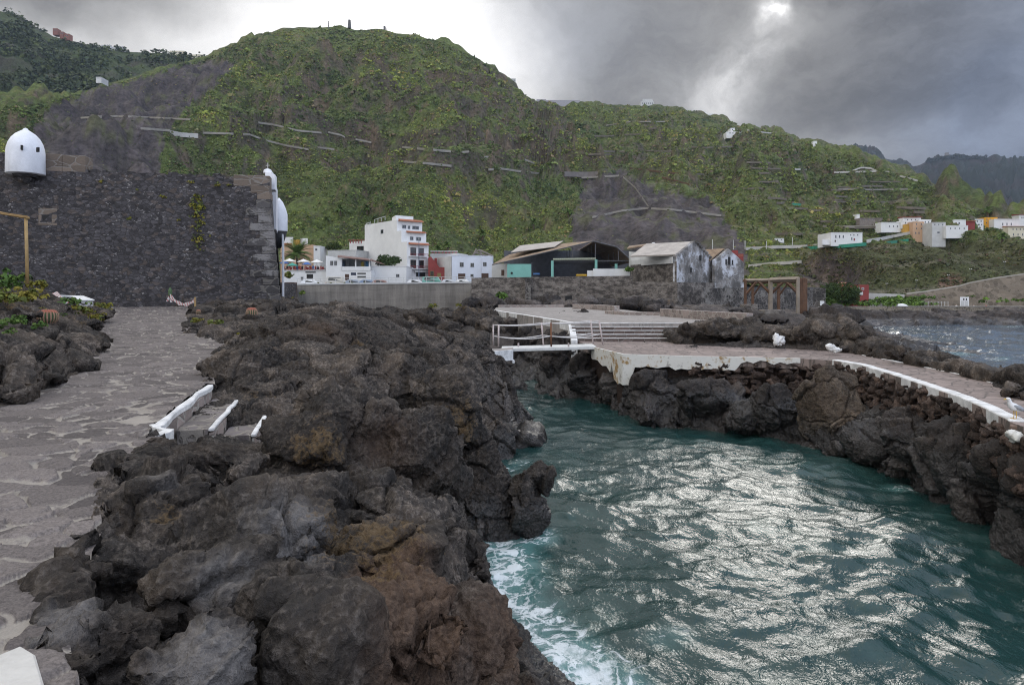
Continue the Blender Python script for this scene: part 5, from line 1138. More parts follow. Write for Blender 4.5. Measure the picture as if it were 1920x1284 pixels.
# red house and the blue-white house
t, f, fl, fr_ = house('red_house', 'small dark red gabled house beside the tall white apartment house', XY(803, 150), XY(845, 150), 8, zt(501, 150), REDW)
MB().add([(*XY(803, 150.2), zt(501, 150)), (*XY(824, 150.2), zt(501, 150)), (*XY(808, 150.2), zt(481, 150)), (*XY(803, 150.2), zt(483, 150)), (*XY(803, 157), zt(501, 150)), (*XY(824, 157), zt(501, 150)), (*XY(808, 157), zt(481, 150)), (*XY(803, 157), zt(483, 150))], [(0, 1, 2, 3), (7, 6, 5, 4), (1, 5, 6, 2), (2, 6, 7, 3), (0, 3, 7, 4)]).build('gable', REDW, t)
MB().box(P(817, 490, 152), (.5, .5, 1.4)).build('chimney', REDW, t)
OLV = paint('olive_frame', (.22, .17, .06), .8)
window(f, t, 806.5, 508, 813.5, 518, OLV); window(f, t, 834, 509, 840, 518, OLV); panel(f, t, 820, 512, 827, 520, OLV, 'door')
t, f, fl, fr_ = house('blue_white_house', 'two-storey bluish white house with three small upper windows', XY(847, 146), XY(902, 146), 12, zt(480, 146), W2, roof=W2)
MB().prism([XY(902.3, 145.8), XY(922.5, 145.8), XY(925, 156), XY(905, 156)], ROADZ-.3, zt(480, 145.8)).build('wing', W2, t)
MB().prism([XY(813, 155), XY(846.5, 147), XY(850, 158), XY(822, 162)], ROADZ, zt(480.5, 147)).build('pale_side', W3, t)
f2_ = Face(XY(902.3, 145.8), XY(922.5, 145.8))
for (ff, a) in ((f, (862, 492, 869.5, 500.5)), (f, (882, 493, 889, 501)), (f2_, (905.5, 491.5, 912.5, 499.5)), (f, (882, 514, 888, 520))): window(ff, t, *a, GREYF)
panel(f, t, 859, 513, 872.5, 523, WOODF, 'garage_door'); panel(f2_, t, 902.8, 512.5, 916, 522, WOODF, 'garage_door')
t, f, fl, fr_ = house('white_roof_house', 'white house with red-dotted parapet behind the blue-white house', XY(807, 165), XY(858, 163), 7, zt(475, 164), W1)
mb = MB(); 
for k in range(8): mb.box(P(811+k*6.3, 473.6, 163.5), (.42, .3, .35))
mb.build('red_blocks', REDT, t); mb = MB(); mb.box(P(833, 471.3, 163.6), (6.6, .35, .18)); mb.build('parapet', W1, t)
t = thing('ruined_roof_house', 'grey house with a broken gable roof behind the blue-white house', 'house', (*XY(903, 165), ROADZ))
MB().prism([XY(880, 162), XY(925, 162), XY(925, 172), XY(880, 172)], ROADZ, zt(479, 162)).build('wall', W3, t)
mb = MB()
for (a, b) in (((885, 479.5), (898, 468.5)), ((898, 468.5), (923, 479.5)), ((892, 474), (914, 480)), ((898, 468.5), (905, 480)), ((888, 477), (893, 466.5))): mb.tube([P(*a, 162), P(*b, 162)], .18, 5)
mb.slab(P(899, 470, 163), P(921, 480, 163), P(921, 479, 170), P(902, 469, 170), .15); mb.build('broken_roof', paint('old_timber', (.22, .19, .17), .9, .3), t)
t, f, fl, fr_ = house('grey_store', 'pale grey store wall half hidden under the rusty shed roof', XY(922, 128), XY(953, 127), 5, zt(495, 128), W3); panel(f, t, 940, 506, 945.5, 517, WOODF, 'door')

# ================================================================ OPEN SHED AND OLD WAREHOUSES
CORR, put = newmat('rusty_corrugated'); co = objco(); x, y, z = sep(co); g = noise_(.7, 6, .65, co); g2 = noise_(5, 4, .6, co)
st = noise_(1., 3, .6, vmul(co, (1.6, .15, .15)))
wv = E.m('SINE', x*9.0+y*3.)
put('Base Color', mixc(step_(g*.6+st*.4, .4, .62), (.175, .118, .074), (.31, .222, .145))); put('Roughness', .85); put('Normal', bump(wv*.3+g2*.2, .4, .06))
CORG = paint('grey_sheeting', (.42, .38, .34), .8, .3, .8, .3, .35); TEAL = paint('teal_render', (.20, .44, .38), .85, .15, .6, .2, .2)
t = thing('open_shed', 'open-fronted shed with rusty corrugated roof and teal posts above the old wall', 'shed', (*XY(1050, 118), ROADZ))
DS = 116.0
def S3(a, b, D=DS): return P(a, b, D)
ev_l, rg, kn, ev_r = (923, 496.5), (1113, 452.5), (1156, 463), (1187, 491)
back_D = 142.0
def depth_pt(p, q): return P(q[0], q[1], back_D)
MB().slab(S3(*ev_l), S3(*rg), P(1051, 457.5, back_D), P(955, 478, back_D-6), .16).build('roof', CORR, t)
MB().slab(P(958, 475.5, DS+7)+[0, 0, .22], P(1040, 468.5, DS+8)+[0, 0, .55], P(1056, 455.3, back_D)+[0, 0, .35], P(975, 464, back_D-3)+[0, 0, .35], .10).build('pale_roof_sheets', CORG, t)
rz = [np.array(S3(*rg)), np.array(S3(*kn)), np.array(S3(*ev_r))]; sh = np.array([0, 24, 0.])
MB().slab(rz[0], rz[1], rz[1]+sh, rz[0]+sh, .14).build('roof', CORR, t); MB().slab(rz[1], rz[2], rz[2]+sh, rz[1]+sh, .14).build('roof', CORR, t)
mb = MB()
for a, b in ((ev_l, rg), (rg, kn), (kn, ev_r)): mb.tube([S3(*a, DS-.05), S3(*b, DS-.05)], .11, 6)
for D in (DS+.3, DS+6, DS+12):
    mb.tube([P(1035, 489, DS)*[1, 0, 1]+[0, D, 0], P(1187, 489, DS)*[1, 0, 1]+[0, D, 0]], .10, 6)
    for a in (1074, 1117, 1160): mb.tube([P(a, 489, DS)*[1, 0, 1]+[0, D, 0], P(a, np.interp(a, [1040, 1113, 1156, 1187], [469, 453.5, 464, 491])+2, DS)*[1, 0, 1]+[0, D, 0]], .08, 6)
mb.build('truss', MET, t)
MB().tube([P(1037, 486.5, DS-.2), P(1117, 485.5, DS-.2)], .22, 6).build('beam', paint('flaking_beam', (.30, .32, .24), .9, .4, 6), t)
for a, y0, m_ in ((1035.5, 489, TEAL), (1117.5, 487, TEAL), (1155, 495, TEAL), (1185.5, 491, TEAL)): MB().box((*XY(a, DS-.3), (ROADZ+zt(y0, DS))/2), (.42, .42, zt(y0, DS)-ROADZ)).build('post', m_, t)
MB().prism([XY(951, DS+.2), XY(996, DS+.2), XY(996, DS+.6), XY(951, DS+.6)], ROADZ-.5, zt(495, DS)).build('teal_wall', TEAL, t)
MB().lathe((0, 0, 0), [(.2, 0), (.2, .02)], 12).build('x', DARK).name = 'tmp'
bpy.data.objects.remove(bpy.data.objects['tmp'])
MB().tube([P(959.5, 512, DS+.18), P(959.5, 512, DS+.05)], .2, 12).build('round_vent', DARK, t)
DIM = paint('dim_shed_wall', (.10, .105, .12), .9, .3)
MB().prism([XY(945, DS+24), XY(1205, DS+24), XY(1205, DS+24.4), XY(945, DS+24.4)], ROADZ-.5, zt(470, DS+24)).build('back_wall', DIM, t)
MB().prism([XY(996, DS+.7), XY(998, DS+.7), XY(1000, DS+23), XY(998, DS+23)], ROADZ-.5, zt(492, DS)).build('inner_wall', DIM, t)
MB().prism([XY(1101, 108.5), XY(1112, 108.5), XY(1114, 110), XY(1103, 110)], ROADZ-1, zt(507, 108)).build('low_white_wall', W1, t); MB().prism([XY(1112, 108), XY(1181, 108), XY(1181, 109), XY(1112, 109)], ROADZ-1, [zt(504, 108)]*4).build('low_white_wall', W1, t)
tag(MB().tube([P(1006, 515, 111), P(1006, 512, 111)], .55, 16).build('blue_drum', paint('blue_plastic', (.05, .14, .32), .5)), 'small blue drum standing under the rusty shed roof', 'drum')
tag(MB().box(P(1090, 516, 109.5), (1.7, .6, .3)).build('yellow_box', paint('yellow_paint', (.55, .33, .02), .6), bevel=.05), 'flat yellow box lying on the wall below the open shed', 'box')
for i, (x, y, D, s_, lab) in enumerate(((1178, 508, 107, .8, 'green plant spilling over the wall at the right end of the open shed'), (940, 560, 92, 1.1, 'bright green bush growing from the foot of the old sea wall'))):
    tuft('wall_bush', lab, P(x, y, D), s_, [(.10, .17, .03), (.07, .13, .03)], 160, 90+i, None, 'bush', 1.4, .8)
# middle warehouse: pale shed side plus a weathered gable
WTH = face_mat('weathered_plaster', (.20, .19, .18), (.33, .33, .33), .9, .03, 1.2, .35, .6, (.52, .53, .56), (.085, .080, .075))
WTH2 = face_mat('weathered_plaster_dark', (.13, .12, .11), (.26, .25, .24), 1.1, .05, 1.2, .4, .7, (.38, .37, .36), (.06, .055, .05))
gl, gr_ = XY(1269, 98), XY(1336, 108); t = thing('gabled_warehouse', 'large old warehouse with weathered grey gable and broken plaster', 'warehouse', (*XY(1270, 105), ROADZ))
ug = (gr_-gl); bkg = np.array([-ug[1], ug[0]])/np.linalg.norm(ug)*7.5
FG = Face(gl, gr_); apx = hit(FG.a, FG.n, 1303, 452); ua = (apx-FG.a)@FG.u; zl, zr_ = zt(478, 98), hit(FG.a, FG.n, 1336, 490)[2]; wid = np.linalg.norm(ug)
def gable(mb, f, w_, u_a, z0, zl_, zr__, za, th):
    pts = [(0, z0), (w_, z0), (w_, zr__), (u_a, za), (0, zl_)]; V = [np.array([*(f.a+f.u*u_+f.n*d)[:2], z]) for d in (0, -th) for u_, z in pts]; n = 5
    return mb.add(V, [(0, 1, 2, 3, 4), (9, 8, 7, 6, 5)]+[(i, n+i, n+(i+1) % n, (i+1) % n) for i in range(n)])
gable(MB(), FG, wid, ua, -1, zl, zr_, apx[2], .6).build('gable_wall', WTH, t)
rA = apx-FG.n*.6; dirb = np.array([*bkg, 0])
MB().slab(np.array([*gl, zl])+dirb*.03, rA+[0, 0, -.15], rA+dirb*1.0+[0, 0, -.15], np.array([*gl, zl])+dirb, .2).build('roof', CORG, t)
MB().slab(rA+[0, 0, -.15], np.array([*gr_, zr_])+dirb*.03, np.array([*gr_, zr_])+dirb, rA+dirb+[0, 0, -.15], .2).build('roof', CORR, t)
sdl = XY(1183, 112)
MB().prism([sdl, gl+bkg*.02, gl+bkg*.1, sdl+[0, 2]], zt(497, 105), [zt(489, 112), zl-.25, zl-.25, zt(470, 112)]).build('side_wall', W3, t)
FSd = Face(sdl, gl)
MB().prism([sdl-[0, .25], gl-[.1, .3], gl+bkg*.015, sdl+[0, .5]], -1, [zt(497, 112), zt(490, 98), zt(490, 98), zt(497, 112)]).build('lower_wall', OLDW, t)
u0, u1, z0, z1 = FSd.rect(1208, 491, 1263, 494); FSd.box(MB(), u0, u1, z0, z1, .2, .55).build('ledge', W3, t)
pL, pR = P(1186, 487, 113), P(1226, 457.5, 118)
MB().slab(P(1176, 466, 122), P(1222, 459, 122), P(1226, 456.5, 140), P(1180, 462, 140), .2).build('lower_roof', CORR, t)
MB().tube([pL, pR], .35, 6).build('parapet_edge', W3, t)
MB().slab(P(1205, 478.5, 109), P(1270, 474.5, 101), P(1292, 456.5, 103), P(1228, 459.5, 116), .2).build('side_roof', CORG, t)
for a in ((1311, 479, 1315, 489), (1294, 502, 1297, 511)): panel(FG, t, *a, DARK, 'opening')
u0, u1, z0, z1 = FG.rect(1336, 488, 1337.5, 530)
for k in range(9):                        # bare stone stepping down the broken right verge
    q = apx+(np.array([*gr_, zr_])-apx)*(k+.5)/9; MB().box(q+[0, 0, .05], (.55, .6, .35+.15*(k % 2)), math.atan2(ug[1], ug[0])).build('verge_stone', WTH2, t)
MB().prism([XY(1186, 96), XY(1270, 93), XY(1340, 101), XY(1340, 103), XY(1270, 96), XY(1186, 99)], -1.5, [zt(528, 96), zt(529, 93), zt(530, 101), zt(530, 101), zt(529, 93), zt(528, 96)]).build('plinth_wall', OLDW, t)
g3l, g3r = XY(1340, 106), XY(1395, 110); t = thing('white_gable_warehouse', 'smaller whitewashed gable warehouse with three narrow upper openings', 'warehouse', (*XY(1368, 110), ROADZ))
F3g = Face(g3l, g3r); ap = hit(F3g.a, F3g.n, 1366, 466.5); gable(MB(), F3g, np.linalg.norm(g3r-g3l), (ap-F3g.a)@F3g.u, 2.5, zt(488, 106), hit(F3g.a, F3g.n, 1395, 492)[2], ap[2], .5).build('gable_wall', WTH, t)
b3 = np.array([-(g3r-g3l)[1], (g3r-g3l)[0]]); b3 = np.array([*(b3/np.linalg.norm(b3)*16-[2., 0]), 0])
MB().slab(np.array([*g3l, zt(488, 106)])+b3*.05, ap+b3*.05, ap+b3, np.array([*g3l, zt(488, 106)])+b3, .2).build('roof', CORR, t); MB().slab(ap+b3*.05, np.array([*g3r, zt(492, 110)])+b3*.05, np.array([*g3r, zt(492, 110)])+b3, ap+b3, .2).build('roof', CORR, t)
for a in ((1365, 481.5, 1369.5, 497), (1360, 486, 1362.5, 496.5), (1372, 487.5, 1374.5, 497)): panel(F3g, t, *a, DARK, 'opening')
t = thing('dark_harbour_wall', 'dark wet-looking stone harbour wall below the gable warehouses', 'wall', (*XY(1400, 92), 0))
MB().prism([XY(1314, 88), XY(1396, 95), XY(1396, 98), XY(1314, 91)], -1, [zt(541, 88), zt(539, 95), zt(539, 95), zt(541, 88)]).build('wall', OLDD, t); MB().prism([XY(1314.2, 87.9), XY(1320, 88.4), XY(1320, 91), XY(1314.2, 91)], -1, zt(538, 88)).build('pier', OLDW, t)
MB().prism([XY(1396, 97), XY(1532, 108), XY(1532, 110), XY(1396, 99)], -1, [zt(545, 97), zt(541, 108), zt(541, 108), zt(545, 97)]).build('wall', OLDD, t)
t, f, fl, fr_ = house('red_terraced_house', 'dark red stepped house peeping out behind the white gable warehouse', XY(1372, 150), XY(1394, 150), 8, zt(476, 150), REDW)
MB().prism([XY(1372, 150.5), XY(1384, 150.5), XY(1384, 157), XY(1372, 157)], zt(476, 150), zt(469, 150)).build('upper_floor', REDW, t); panel(f, t, 1384, 478, 1393, 480, TILE, 'ledge')
# rusty gantry
t = thing('rusty_gantry', 'derelict rust-stained concrete gantry on tall posts by the harbour wall', 'gantry', (*XY(1450, 66), 2))
RC = paint('rusty_concrete', (.135, .072, .042), .9, .45, 1.4, .5, .5); PC = paint('pale_concrete', (.27, .225, .18), .9, .3, 1.4, .4, .4)
def gp(a, D): return np.array([*XY(a, D), 0.])
for (a, D, y0, y1, w_, m_) in ((1397.5, 68, 525, 570, .22, RC), (1411.5, 76, 528, 575, .24, RC), (1444.5, 66, 523, 582, .32, PC), (1460, 74, 527, 582, .26, RC), (1496, 60, 521, 604, .24, PC), (1501.5, 60.5, 521, 604, .22, RC), (1507, 61, 521, 604, .24, RC), (1511, 63, 523, 600, .2, RC)):
    MB().box((*XY(a, D), (zt(y0, D)+zt(y1, D))/2), (w_*1.05, w_*1.05, zt(y0, D)-zt(y1, D))).build('post', m_, t, bevel=.02)
def beam(a, b, w_, m_, name): MB().tube([a, b], w_, 4).build(name, m_, t)
beam(P(1394, 526, 68.5), P(1446, 525, 66.2), .17, PC, 'beam'); beam(P(1444, 525, 66.2), P(1498, 523.5, 60.5), .24, PC, 'beam'); beam(P(1408, 529, 76), P(1510, 526, 64), .2, RC, 'beam'); beam(P(1396, 526, 68), P(1412, 529, 76), .18, RC, 'beam')
for a, b in (((1400, 550), (1418, 529)), ((1422, 528), (1443, 549)), ((1446, 551), (1470, 527)), ((1472, 527), (1495, 549))): beam(P(*a, 66.5), P(*b, 66), .13, RC, 'brace')
for a, b in (((1414, 552), (1428, 531)), ((1462, 552), (1478, 530)), ((1480, 530), (1494, 546))): beam(P(*a, 73), P(*b, 72), .12, RC, 'brace')
for (a, b, D, w_, h_) in ((1404, 577, 66, 1.3, .7), (1446, 590, 60, 1.8, .9), (1345, 577, 72, 1.6, .6)): tag(MB().box(P(a, b, D), (w_, 1.2, h_), .1).build('concrete_block', OLDW, bevel=.06), {1404: 'concrete footing block under the left gantry post', 1446: 'broad concrete footing block below the pale middle gantry post', 1345: 'lone pale concrete block on rubble left of the gantry'}[a], 'block')
tag(MB().prism([XY(1525, 92), XY(1548, 92), XY(1548, 95), XY(1525, 95)], 0, zt(540, 92)).build('harbour_hut', OLDD, bevel=.05), 'small dark stone hut at the seaward end of the harbour wall', 'hut')
sg = thing('white_notice_board', 'small white square notice board on the stone hut', 'sign', P(1541, 569, 91.5)); MB().box(P(1541.5, 568.5, 91.7), (.55, .05, .62)).build('board', W1, sg); MB().box(P(1541.5, 577, 91.75), (.06, .05, .6)).build('post', MET, sg)
# ================================================================ THINGS ON AND BY THE ROAD
TYRE = paint('tyre', (.02, .02, .02), .8)
LAMPG = paint('lamp_glass', (.5, .48, .45), .2, .05)
def make_car(name, label, px, D, col, rz, van=False, L=4.1):
    base = np.array([*XY(px, D), ROADZ+.0]); t = thing(name, label, 'van' if van else 'car', base, 'cars parked along the village road')
    hr = 2.0 if van else 1.46; hb = 1.15 if van else .88; hl = L/2
    prof = [(-hl, .35), (-hl, hb*.95), (-hl*.93, hb), (-hl*(.95 if van else .72), hr*.95), (-hl*(.9 if van else .55), hr), (hl*(.45 if van else .12), hr), (hl*(.68 if van else .45), hb+.06), (hl*.95, hb*.86), (hl, hb*.6), (hl, .35)]
    V = []; n = len(prof)
    for sgn in (-1, 1):
        for x, z in prof: V.append((x, sgn*(.82 if z < hb+.1 else .66), z))
    M_ = Matrix.Rotation(rz, 4, 'Z')
    def put_(V, Fc, nm, m, par):
        V = [tuple(M_ @ Vector(v)) for v in V]; o = link_mesh(nm, V, Fc, m); o.parent = par; return o
    cm = paint('car_paint_%d%d%d' % tuple(int(c*99) for c in col), col, .3, .05, 1, 0)
    body = put_(V, [tuple(range(n)), tuple(range(2*n-1, n-1, -1))]+[(i, n+i, n+(i+1) % n, (i+1) % n) for i in range(n)], 'body', cm, t)
    bv = body.modifiers.new('bevel', 'BEVEL'); bv.width = .05; bv.segments = 2; bv.limit_method = 'ANGLE'
    gl = MB(); a, b = (-hl*.8, hl*.5) if van else (-hl*.55, hl*.34)
    for sgn in (-1, 1): gl.hexa([(a, sgn*.80-.03*sgn, hb+.08), (b, sgn*.77, hb+.08), (b, sgn*.79, hb+.08), (a, sgn*.79, hb+.08), (a+.15, sgn*.67, hr-.12), (b-.3, sgn*.67, hr-.12), (b-.3, sgn*.69, hr-.12), (a+.15, sgn*.69, hr-.12)])
    put_(gl.V, gl.F, 'side_window', GLASS, t)
    for x in (-hl*.62, hl*.62):
        for sgn in (-1, 1): w = MB().tube([(x, sgn*.70, .31), (x, sgn*.86, .31)], .31, 14); put_(w.V, w.F, 'wheel', TYRE, t)
    for sgn in (-1, 1): w = MB().box((hl*.985, sgn*.6, hb*.72), (.08, .3, .14)); put_(w.V, w.F, 'headlight', LAMPG, t)
    return t
for i, (a, D, c, rz, van, lab) in enumerate(((585, 127, (.7, .71, .72), .1, False, 'white parked car at the left end of the road, before the red cone'), (633, 128, (.45, .43, .38), 0, True, 'beige parked van in front of the restaurant'), (667, 127, (.20, .24, .30), 0, False, 'grey-blue parked car below the blue menu board'),
                                            (693, 128, (.14, .20, .30), .05, False, 'dark blue parked car in front of the white annex'), (717, 128, (.22, .12, .10), 0, False, 'brownish red parked car left of the tall apartment house'), (783, 127, (.66, .67, .68), 0, False, 'white parked car in front of the apartment house door'), (812, 128, (.10, .30, .24), 0, True, 'green parked van in front of the red house'),
                                            (846, 127, (.50, .52, .54), .05, False, 'silver parked car before the blue-white house, left of its garage'), (872, 127, (.72, .72, .70), 0, False, 'white parked car at the right end of the road by the old wall'))):
    make_car('parked_van' if van else 'parked_car', lab, a, D, c, rz, van)
tag(MB().lathe(np.array([*XY(611, 121), ROADZ]), [(.25, 0), (.25, .04), (.17, .05), (.1, .5), (.04, .78), (.02, .8)], 14).build('traffic_cone', paint('cone_red', (.5, .06, .04), .6)), 'red traffic cone on the road between white car and beige van', 'cone')
t = thing('street_lamp', 'tall blue-grey lamp post standing in front of the apartment house balconies', 'street lamp', (*XY(785.5, 128), ROADZ)); q = np.array([*XY(785.5, 128), ROADZ])
BLUEP = paint('blue_grey_post', (.10, .13, .2), .5); MB().tube([q, q+[0, 0, 4], [q[0], q[1], zt(450, 128)]], [.09, .07, .055], 8).build('pole', BLUEP, t); MB().tube([[q[0], q[1], zt(450, 128)], [q[0]+.1, q[1]-.8, zt(448.5, 128)], [q[0]+.1, q[1]-1.2, zt(448.6, 128)]], [.05, .09, .07], 8).build('lamp_head', W3, t)
# sunshades on the terrace
TZ2 = zt(507.5, 140)
def parasol(px, D, pyt, r_, col, lab, ht=2.3):
    b = np.array([*XY(px, D), TZ2]); z = zt(pyt, D); t = thing('sunshade', lab, 'sunshade', b, 'sunshades on the restaurant terrace'); m = paint('canvas_%d%d%d' % tuple(int(c*99) for c in col), col, .8, .08, 2)
    MB().tube([b, [b[0], b[1], z]], .04, 6).build('pole', W3, t); MB().lathe((b[0], b[1], z), [(r_, -.62), (r_*1.01, -.55), (r_*.5, -.24), (.08, .02), (.02, .06)], 8).build('canopy', m, t)
for a, D, y, r_, c, lab in ((543, 143, 485, 1.35, (.68, .66, .62), 'cream sunshade at the left end of the terrace, nearest the fort'), (569, 143, 486, 1.4, (.68, .66, .62), 'cream sunshade in the middle of the terrace below the palm'), (594, 143, 487, 1.4, (.70, .69, .66), 'cream sunshade at the right end of the terrace by the restaurant'),
                           (533, 148, 489, 1.1, (.04, .10, .30), 'blue sunshade behind the leftmost cream sunshade'), (575, 148, 491, 1.1, (.05, .13, .35), 'blue sunshade behind the two right cream sunshades'), (548, 141, 493, 1.2, (.04, .26, .20), 'green sunshade low under the leftmost cream sunshade')): parasol(a, D, y, r_, c, lab)
# guests on the terrace: one seated figure, copied in a few clothing colours
def figure(parts, name, mats, seat=True):
    """one continuous skinned body from joints; returns the mesh object"""
    V = [v for v, r_ in parts[0]]; rr_ = [r_ for v, r_ in parts[0]]; me = bpy.data.meshes.new(name); me.from_pydata(V, parts[1], []); o = bpy.data.objects.new(name, me); COL.objects.link(o)
    sk = o.modifiers.new('s', 'SKIN'); o.modifiers.new('u', 'SUBSURF').render_levels = 1; o.modifiers['u'].levels = 1
    for i, r_ in enumerate(rr_): me.skin_vertices[0].data[i].radius = (r_, r_)
    me.skin_vertices[0].data[0].use_root = True
    ev = o.evaluated_get(bpy.context.evaluated_depsgraph_get()); m2 = bpy.data.meshes.new_from_object(ev); bpy.data.objects.remove(o)
    z = np.array([v.co[2] for v in m2.vertices]); 
    for m_ in mats: m2.materials.append(m_)
    zz_ = [p.center[2] for p in m2.polygons]; top = max(z)
    for p in m2.polygons: p.use_smooth = True; p.material_index = 0 if p.center[2] > top-.25 else 1
    return m2
SKIN = paint('skin', (.36, .22, .16), .6, .1, 6)
sit = ([((0, 0, .48), .14), ((0, .02, .72), .15), ((0, .03, .96), .16), ((0, .01, 1.08), .06), ((0, -.02, 1.18), .085), ((0, -.02, 1.29), .09), ((.17, .02, .98), .06), ((.22, -.04, .76), .045), ((.14, -.28, .72), .04), ((-.17, .02, .98), .06), ((-.22, -.04, .76), .045), ((-.14, -.28, .72), .04), ((.1, -.1, .47), .09), ((.1, -.42, .47), .065), ((.1, -.42, .06), .045), ((.1, -.54, .04), .04), ((-.1, -.1, .47), .09), ((-.1, -.42, .47), .065), ((-.1, -.42, .06), .045), ((-.1, -.54, .04), .04)],
       [(0, 1), (1, 2), (2, 3), (3, 4), (4, 5), (2, 6), (6, 7), (7, 8), (2, 9), (9, 10), (10, 11), (0, 12), (12, 13), (13, 14), (14, 15), (0, 16), (16, 17), (17, 18), (18, 19)])
stand = ([((0, 0, .92), .14), ((0, 0, 1.15), .14), ((0, 0, 1.38), .16), ((0, 0, 1.5), .06), ((0, -.01, 1.58), .085), ((0, -.01, 1.7), .09), ((.18, 0, 1.4), .06), ((.24, .02, 1.14), .045), ((.24, -.06, .9), .04), ((-.18, 0, 1.4), .06), ((-.24, .02, 1.14), .045), ((-.24, -.06, .9), .04), ((.1, 0, .85), .095), ((.11, -.02, .48), .065), ((.12, .02, .08), .045), ((.12, -.12, .04), .04), ((-.1, 0, .85), .095), ((-.11, .03, .48), .065), ((-.12, .06, .08), .045), ((-.12, -.06, .04), .04)], sit[1])
cl_ = [('red', (.30, .04, .035)), ('dark', (.03, .03, .04)), ('white', (.6, .6, .58)), ('pink', (.42, .16, .15)), ('blue', (.06, .1, .22))]
SM = {}; ST = {}
for k, c in cl_:
    mm = paint('cloth_'+k, c, .9, .15, 8); SM[k] = figure(sit, 'person', [SKIN, mm]); ST[k] = figure(stand, 'person', [SKIN, mm])
r = np.random.default_rng(71); CHR = paint('red_chair', (.26, .03, .03), .7)
ch0 = None
for i in range(16):
    a = 533+i*4.9+r.uniform(-1, 1); D = 142+r.uniform(-1.2, 4); k = ['red', 'dark', 'pink', 'white', 'red', 'blue'][i % 6]; rz = r.uniform(-.9, .9)+(math.pi if i % 3 == 0 else 0)
    o = bpy.data.objects.new('person', SM[k]); COL.objects.link(o); o.location = (*XY(a, D), TZ2); o.rotation_euler = (0, 0, rz)
    tag(o, 'person in %s clothes sitting at a terrace table under the sunshades' % k, 'person', 'guests seated on the restaurant terrace')
    if ch0 is None:
        ch0 = thing('terrace_chair', 'red terrace chair under a seated guest by the sunshades', 'chair', (0, 0, 0), 'red chairs on the restaurant terrace')
        MB().box((0, -.02, .43), (.42, .42, .05)).build('seat', CHR, ch0); MB().box((0, .2, .68), (.42, .04, .46)).build('backrest', CHR, ch0)
        for x in (-.18, .18):
            for y in (-.2, .16): MB().box((x, y, .2), (.04, .04, .4)).build('leg', CHR, ch0)
        c = ch0
    else: c = copy_tree(ch0)
    c.location = (*XY(a, D), TZ2); c.rotation_euler = (0, 0, rz)
# palms and trees
def palm(name, label, base, h, fr, nf, seed, cat='palm', group=None, tr=.22):
    r = np.random.default_rng(seed); b = np.asarray(base, float); t = thing(name, label, cat, b, group); top = b+[0, 0, h]
    MB().tube([b, b+[.1, 0, h*.5], top], [tr*1.3, tr, tr*1.1], 10).build('trunk', paint('palm_trunk', (.10, .075, .05), .95, .4, 5, .6), t)
    V, Fc, C_l = [], [], []
    for i in range(nf):
        az = i*2.39996+r.uniform(-.2, .2); el = r.uniform(-.35, 1.25); L_ = fr*r.uniform(.8, 1.1); p = top.copy(); dr = np.array([math.cos(az)*math.cos(el), math.sin(az)*math.cos(el), math.sin(el)]); pr = []
        for s in range(9): pr.append(p.copy()); p = p+dr*L_/8; dr = dr+[0, 0, -.13]; dr = dr/np.linalg.norm(dr)
        cc_ = np.array([.085, .135, .032])*r.uniform(.6, 1.5)
        for s in range(1, 9):
            ax = pr[s]-pr[s-1]; ax /= np.linalg.norm(ax); sd = np.cross(ax, [0, 0, 1]); sd /= np.linalg.norm(sd)+1e-6; ll = fr*.26*math.sin(math.pi*(s+.8)/10.5)
            for q_ in (0, .5):
                o_ = pr[s-1]*(1-q_)+pr[s]*q_
                for sg_ in (-1, 1):
                    tip = o_+sd*sg_*ll+ax*ll*.7-[0, 0, ll*.25]; k = len(V); V += [o_-ax*.07, o_+ax*.11, tip]; Fc.append((k, k+1, k+2)); C_l += [cc_]*3
    o = link_mesh('crown', np.array(V)-b, Fc, LM); vcol(o, 'Col', np.array(C_l)); o.parent = t; return t
palm('palm_tree', 'green feathery palm tree rising behind the terrace sunshades', (*XY(557, 152), ROADZ), zt(476, 152)-ROADZ, 4.0, 60, 5)
def tree(name, label, base, h, rad, seed, pal, n=900, group=None, leaf=.16, tr=.12, squash=.75, cat='tree'):
    r = np.random.default_rng(seed); b = np.asarray(base, float); t = thing(name, label, cat, b, group); mb = MB(); tips = []
    top = b+[0, 0, h-rad*squash]; mb.tube([b, b*.5+top*.5+[r.normal(0, .05), 0, 0], top], [tr, tr*.75, tr*.5], 8)
    for k in range(9):
        a = k*2.4; e = top+np.array([math.cos(a), math.sin(a), 0])*rad*r.uniform(.4, .8)+[0, 0, r.uniform(-.1, .6)*rad*squash]; mb.tube([top-[0, 0, .1*k*.1*h], (top+e)/2+[0, 0, .08*rad], e], [tr*.42, tr*.25, tr*.1], 5); tips.append(e)
    mb.build('trunk', paint('bark', (.08, .06, .045), .95, .4, 5, .6), t)
    lob = np.array(tips+[top+[0, 0, rad*squash*.6]]); Q = np.repeat(lob, n//len(lob)+1, 0)[:n]; d_ = r.normal(size=(n, 3)); d_ /= np.linalg.norm(d_, axis=1)[:, None]; Q = Q+d_*(rad*.46*r.uniform(.5, 1.05, n)**.6)[:, None]*[1, 1, squash]
    q, Fc, cc = clumps(Q, np.full(n, leaf), pick(n, pal, [1]*len(pal), seed), 6, seed+1, 1., 1.); o = link_mesh('crown', q-b, Fc, LM); vcol(o, 'Col', cc); o.parent = t; return t
tree('round_tree', 'dense dark green round tree between restaurant and apartment house', (*XY(726, 146), ROADZ), zt(479, 146)-ROADZ, 2.4, 7, [(.035, .06, .018), (.05, .08, .022)], 700, None, .3)
tree('small_tree', 'small dark tree behind the low grey house and white house', (*XY(624, 175), ROADZ), zt(455, 175)-ROADZ, 1.8, 8, [(.035, .06, .016), (.06, .07, .018)], 400, None, .3)
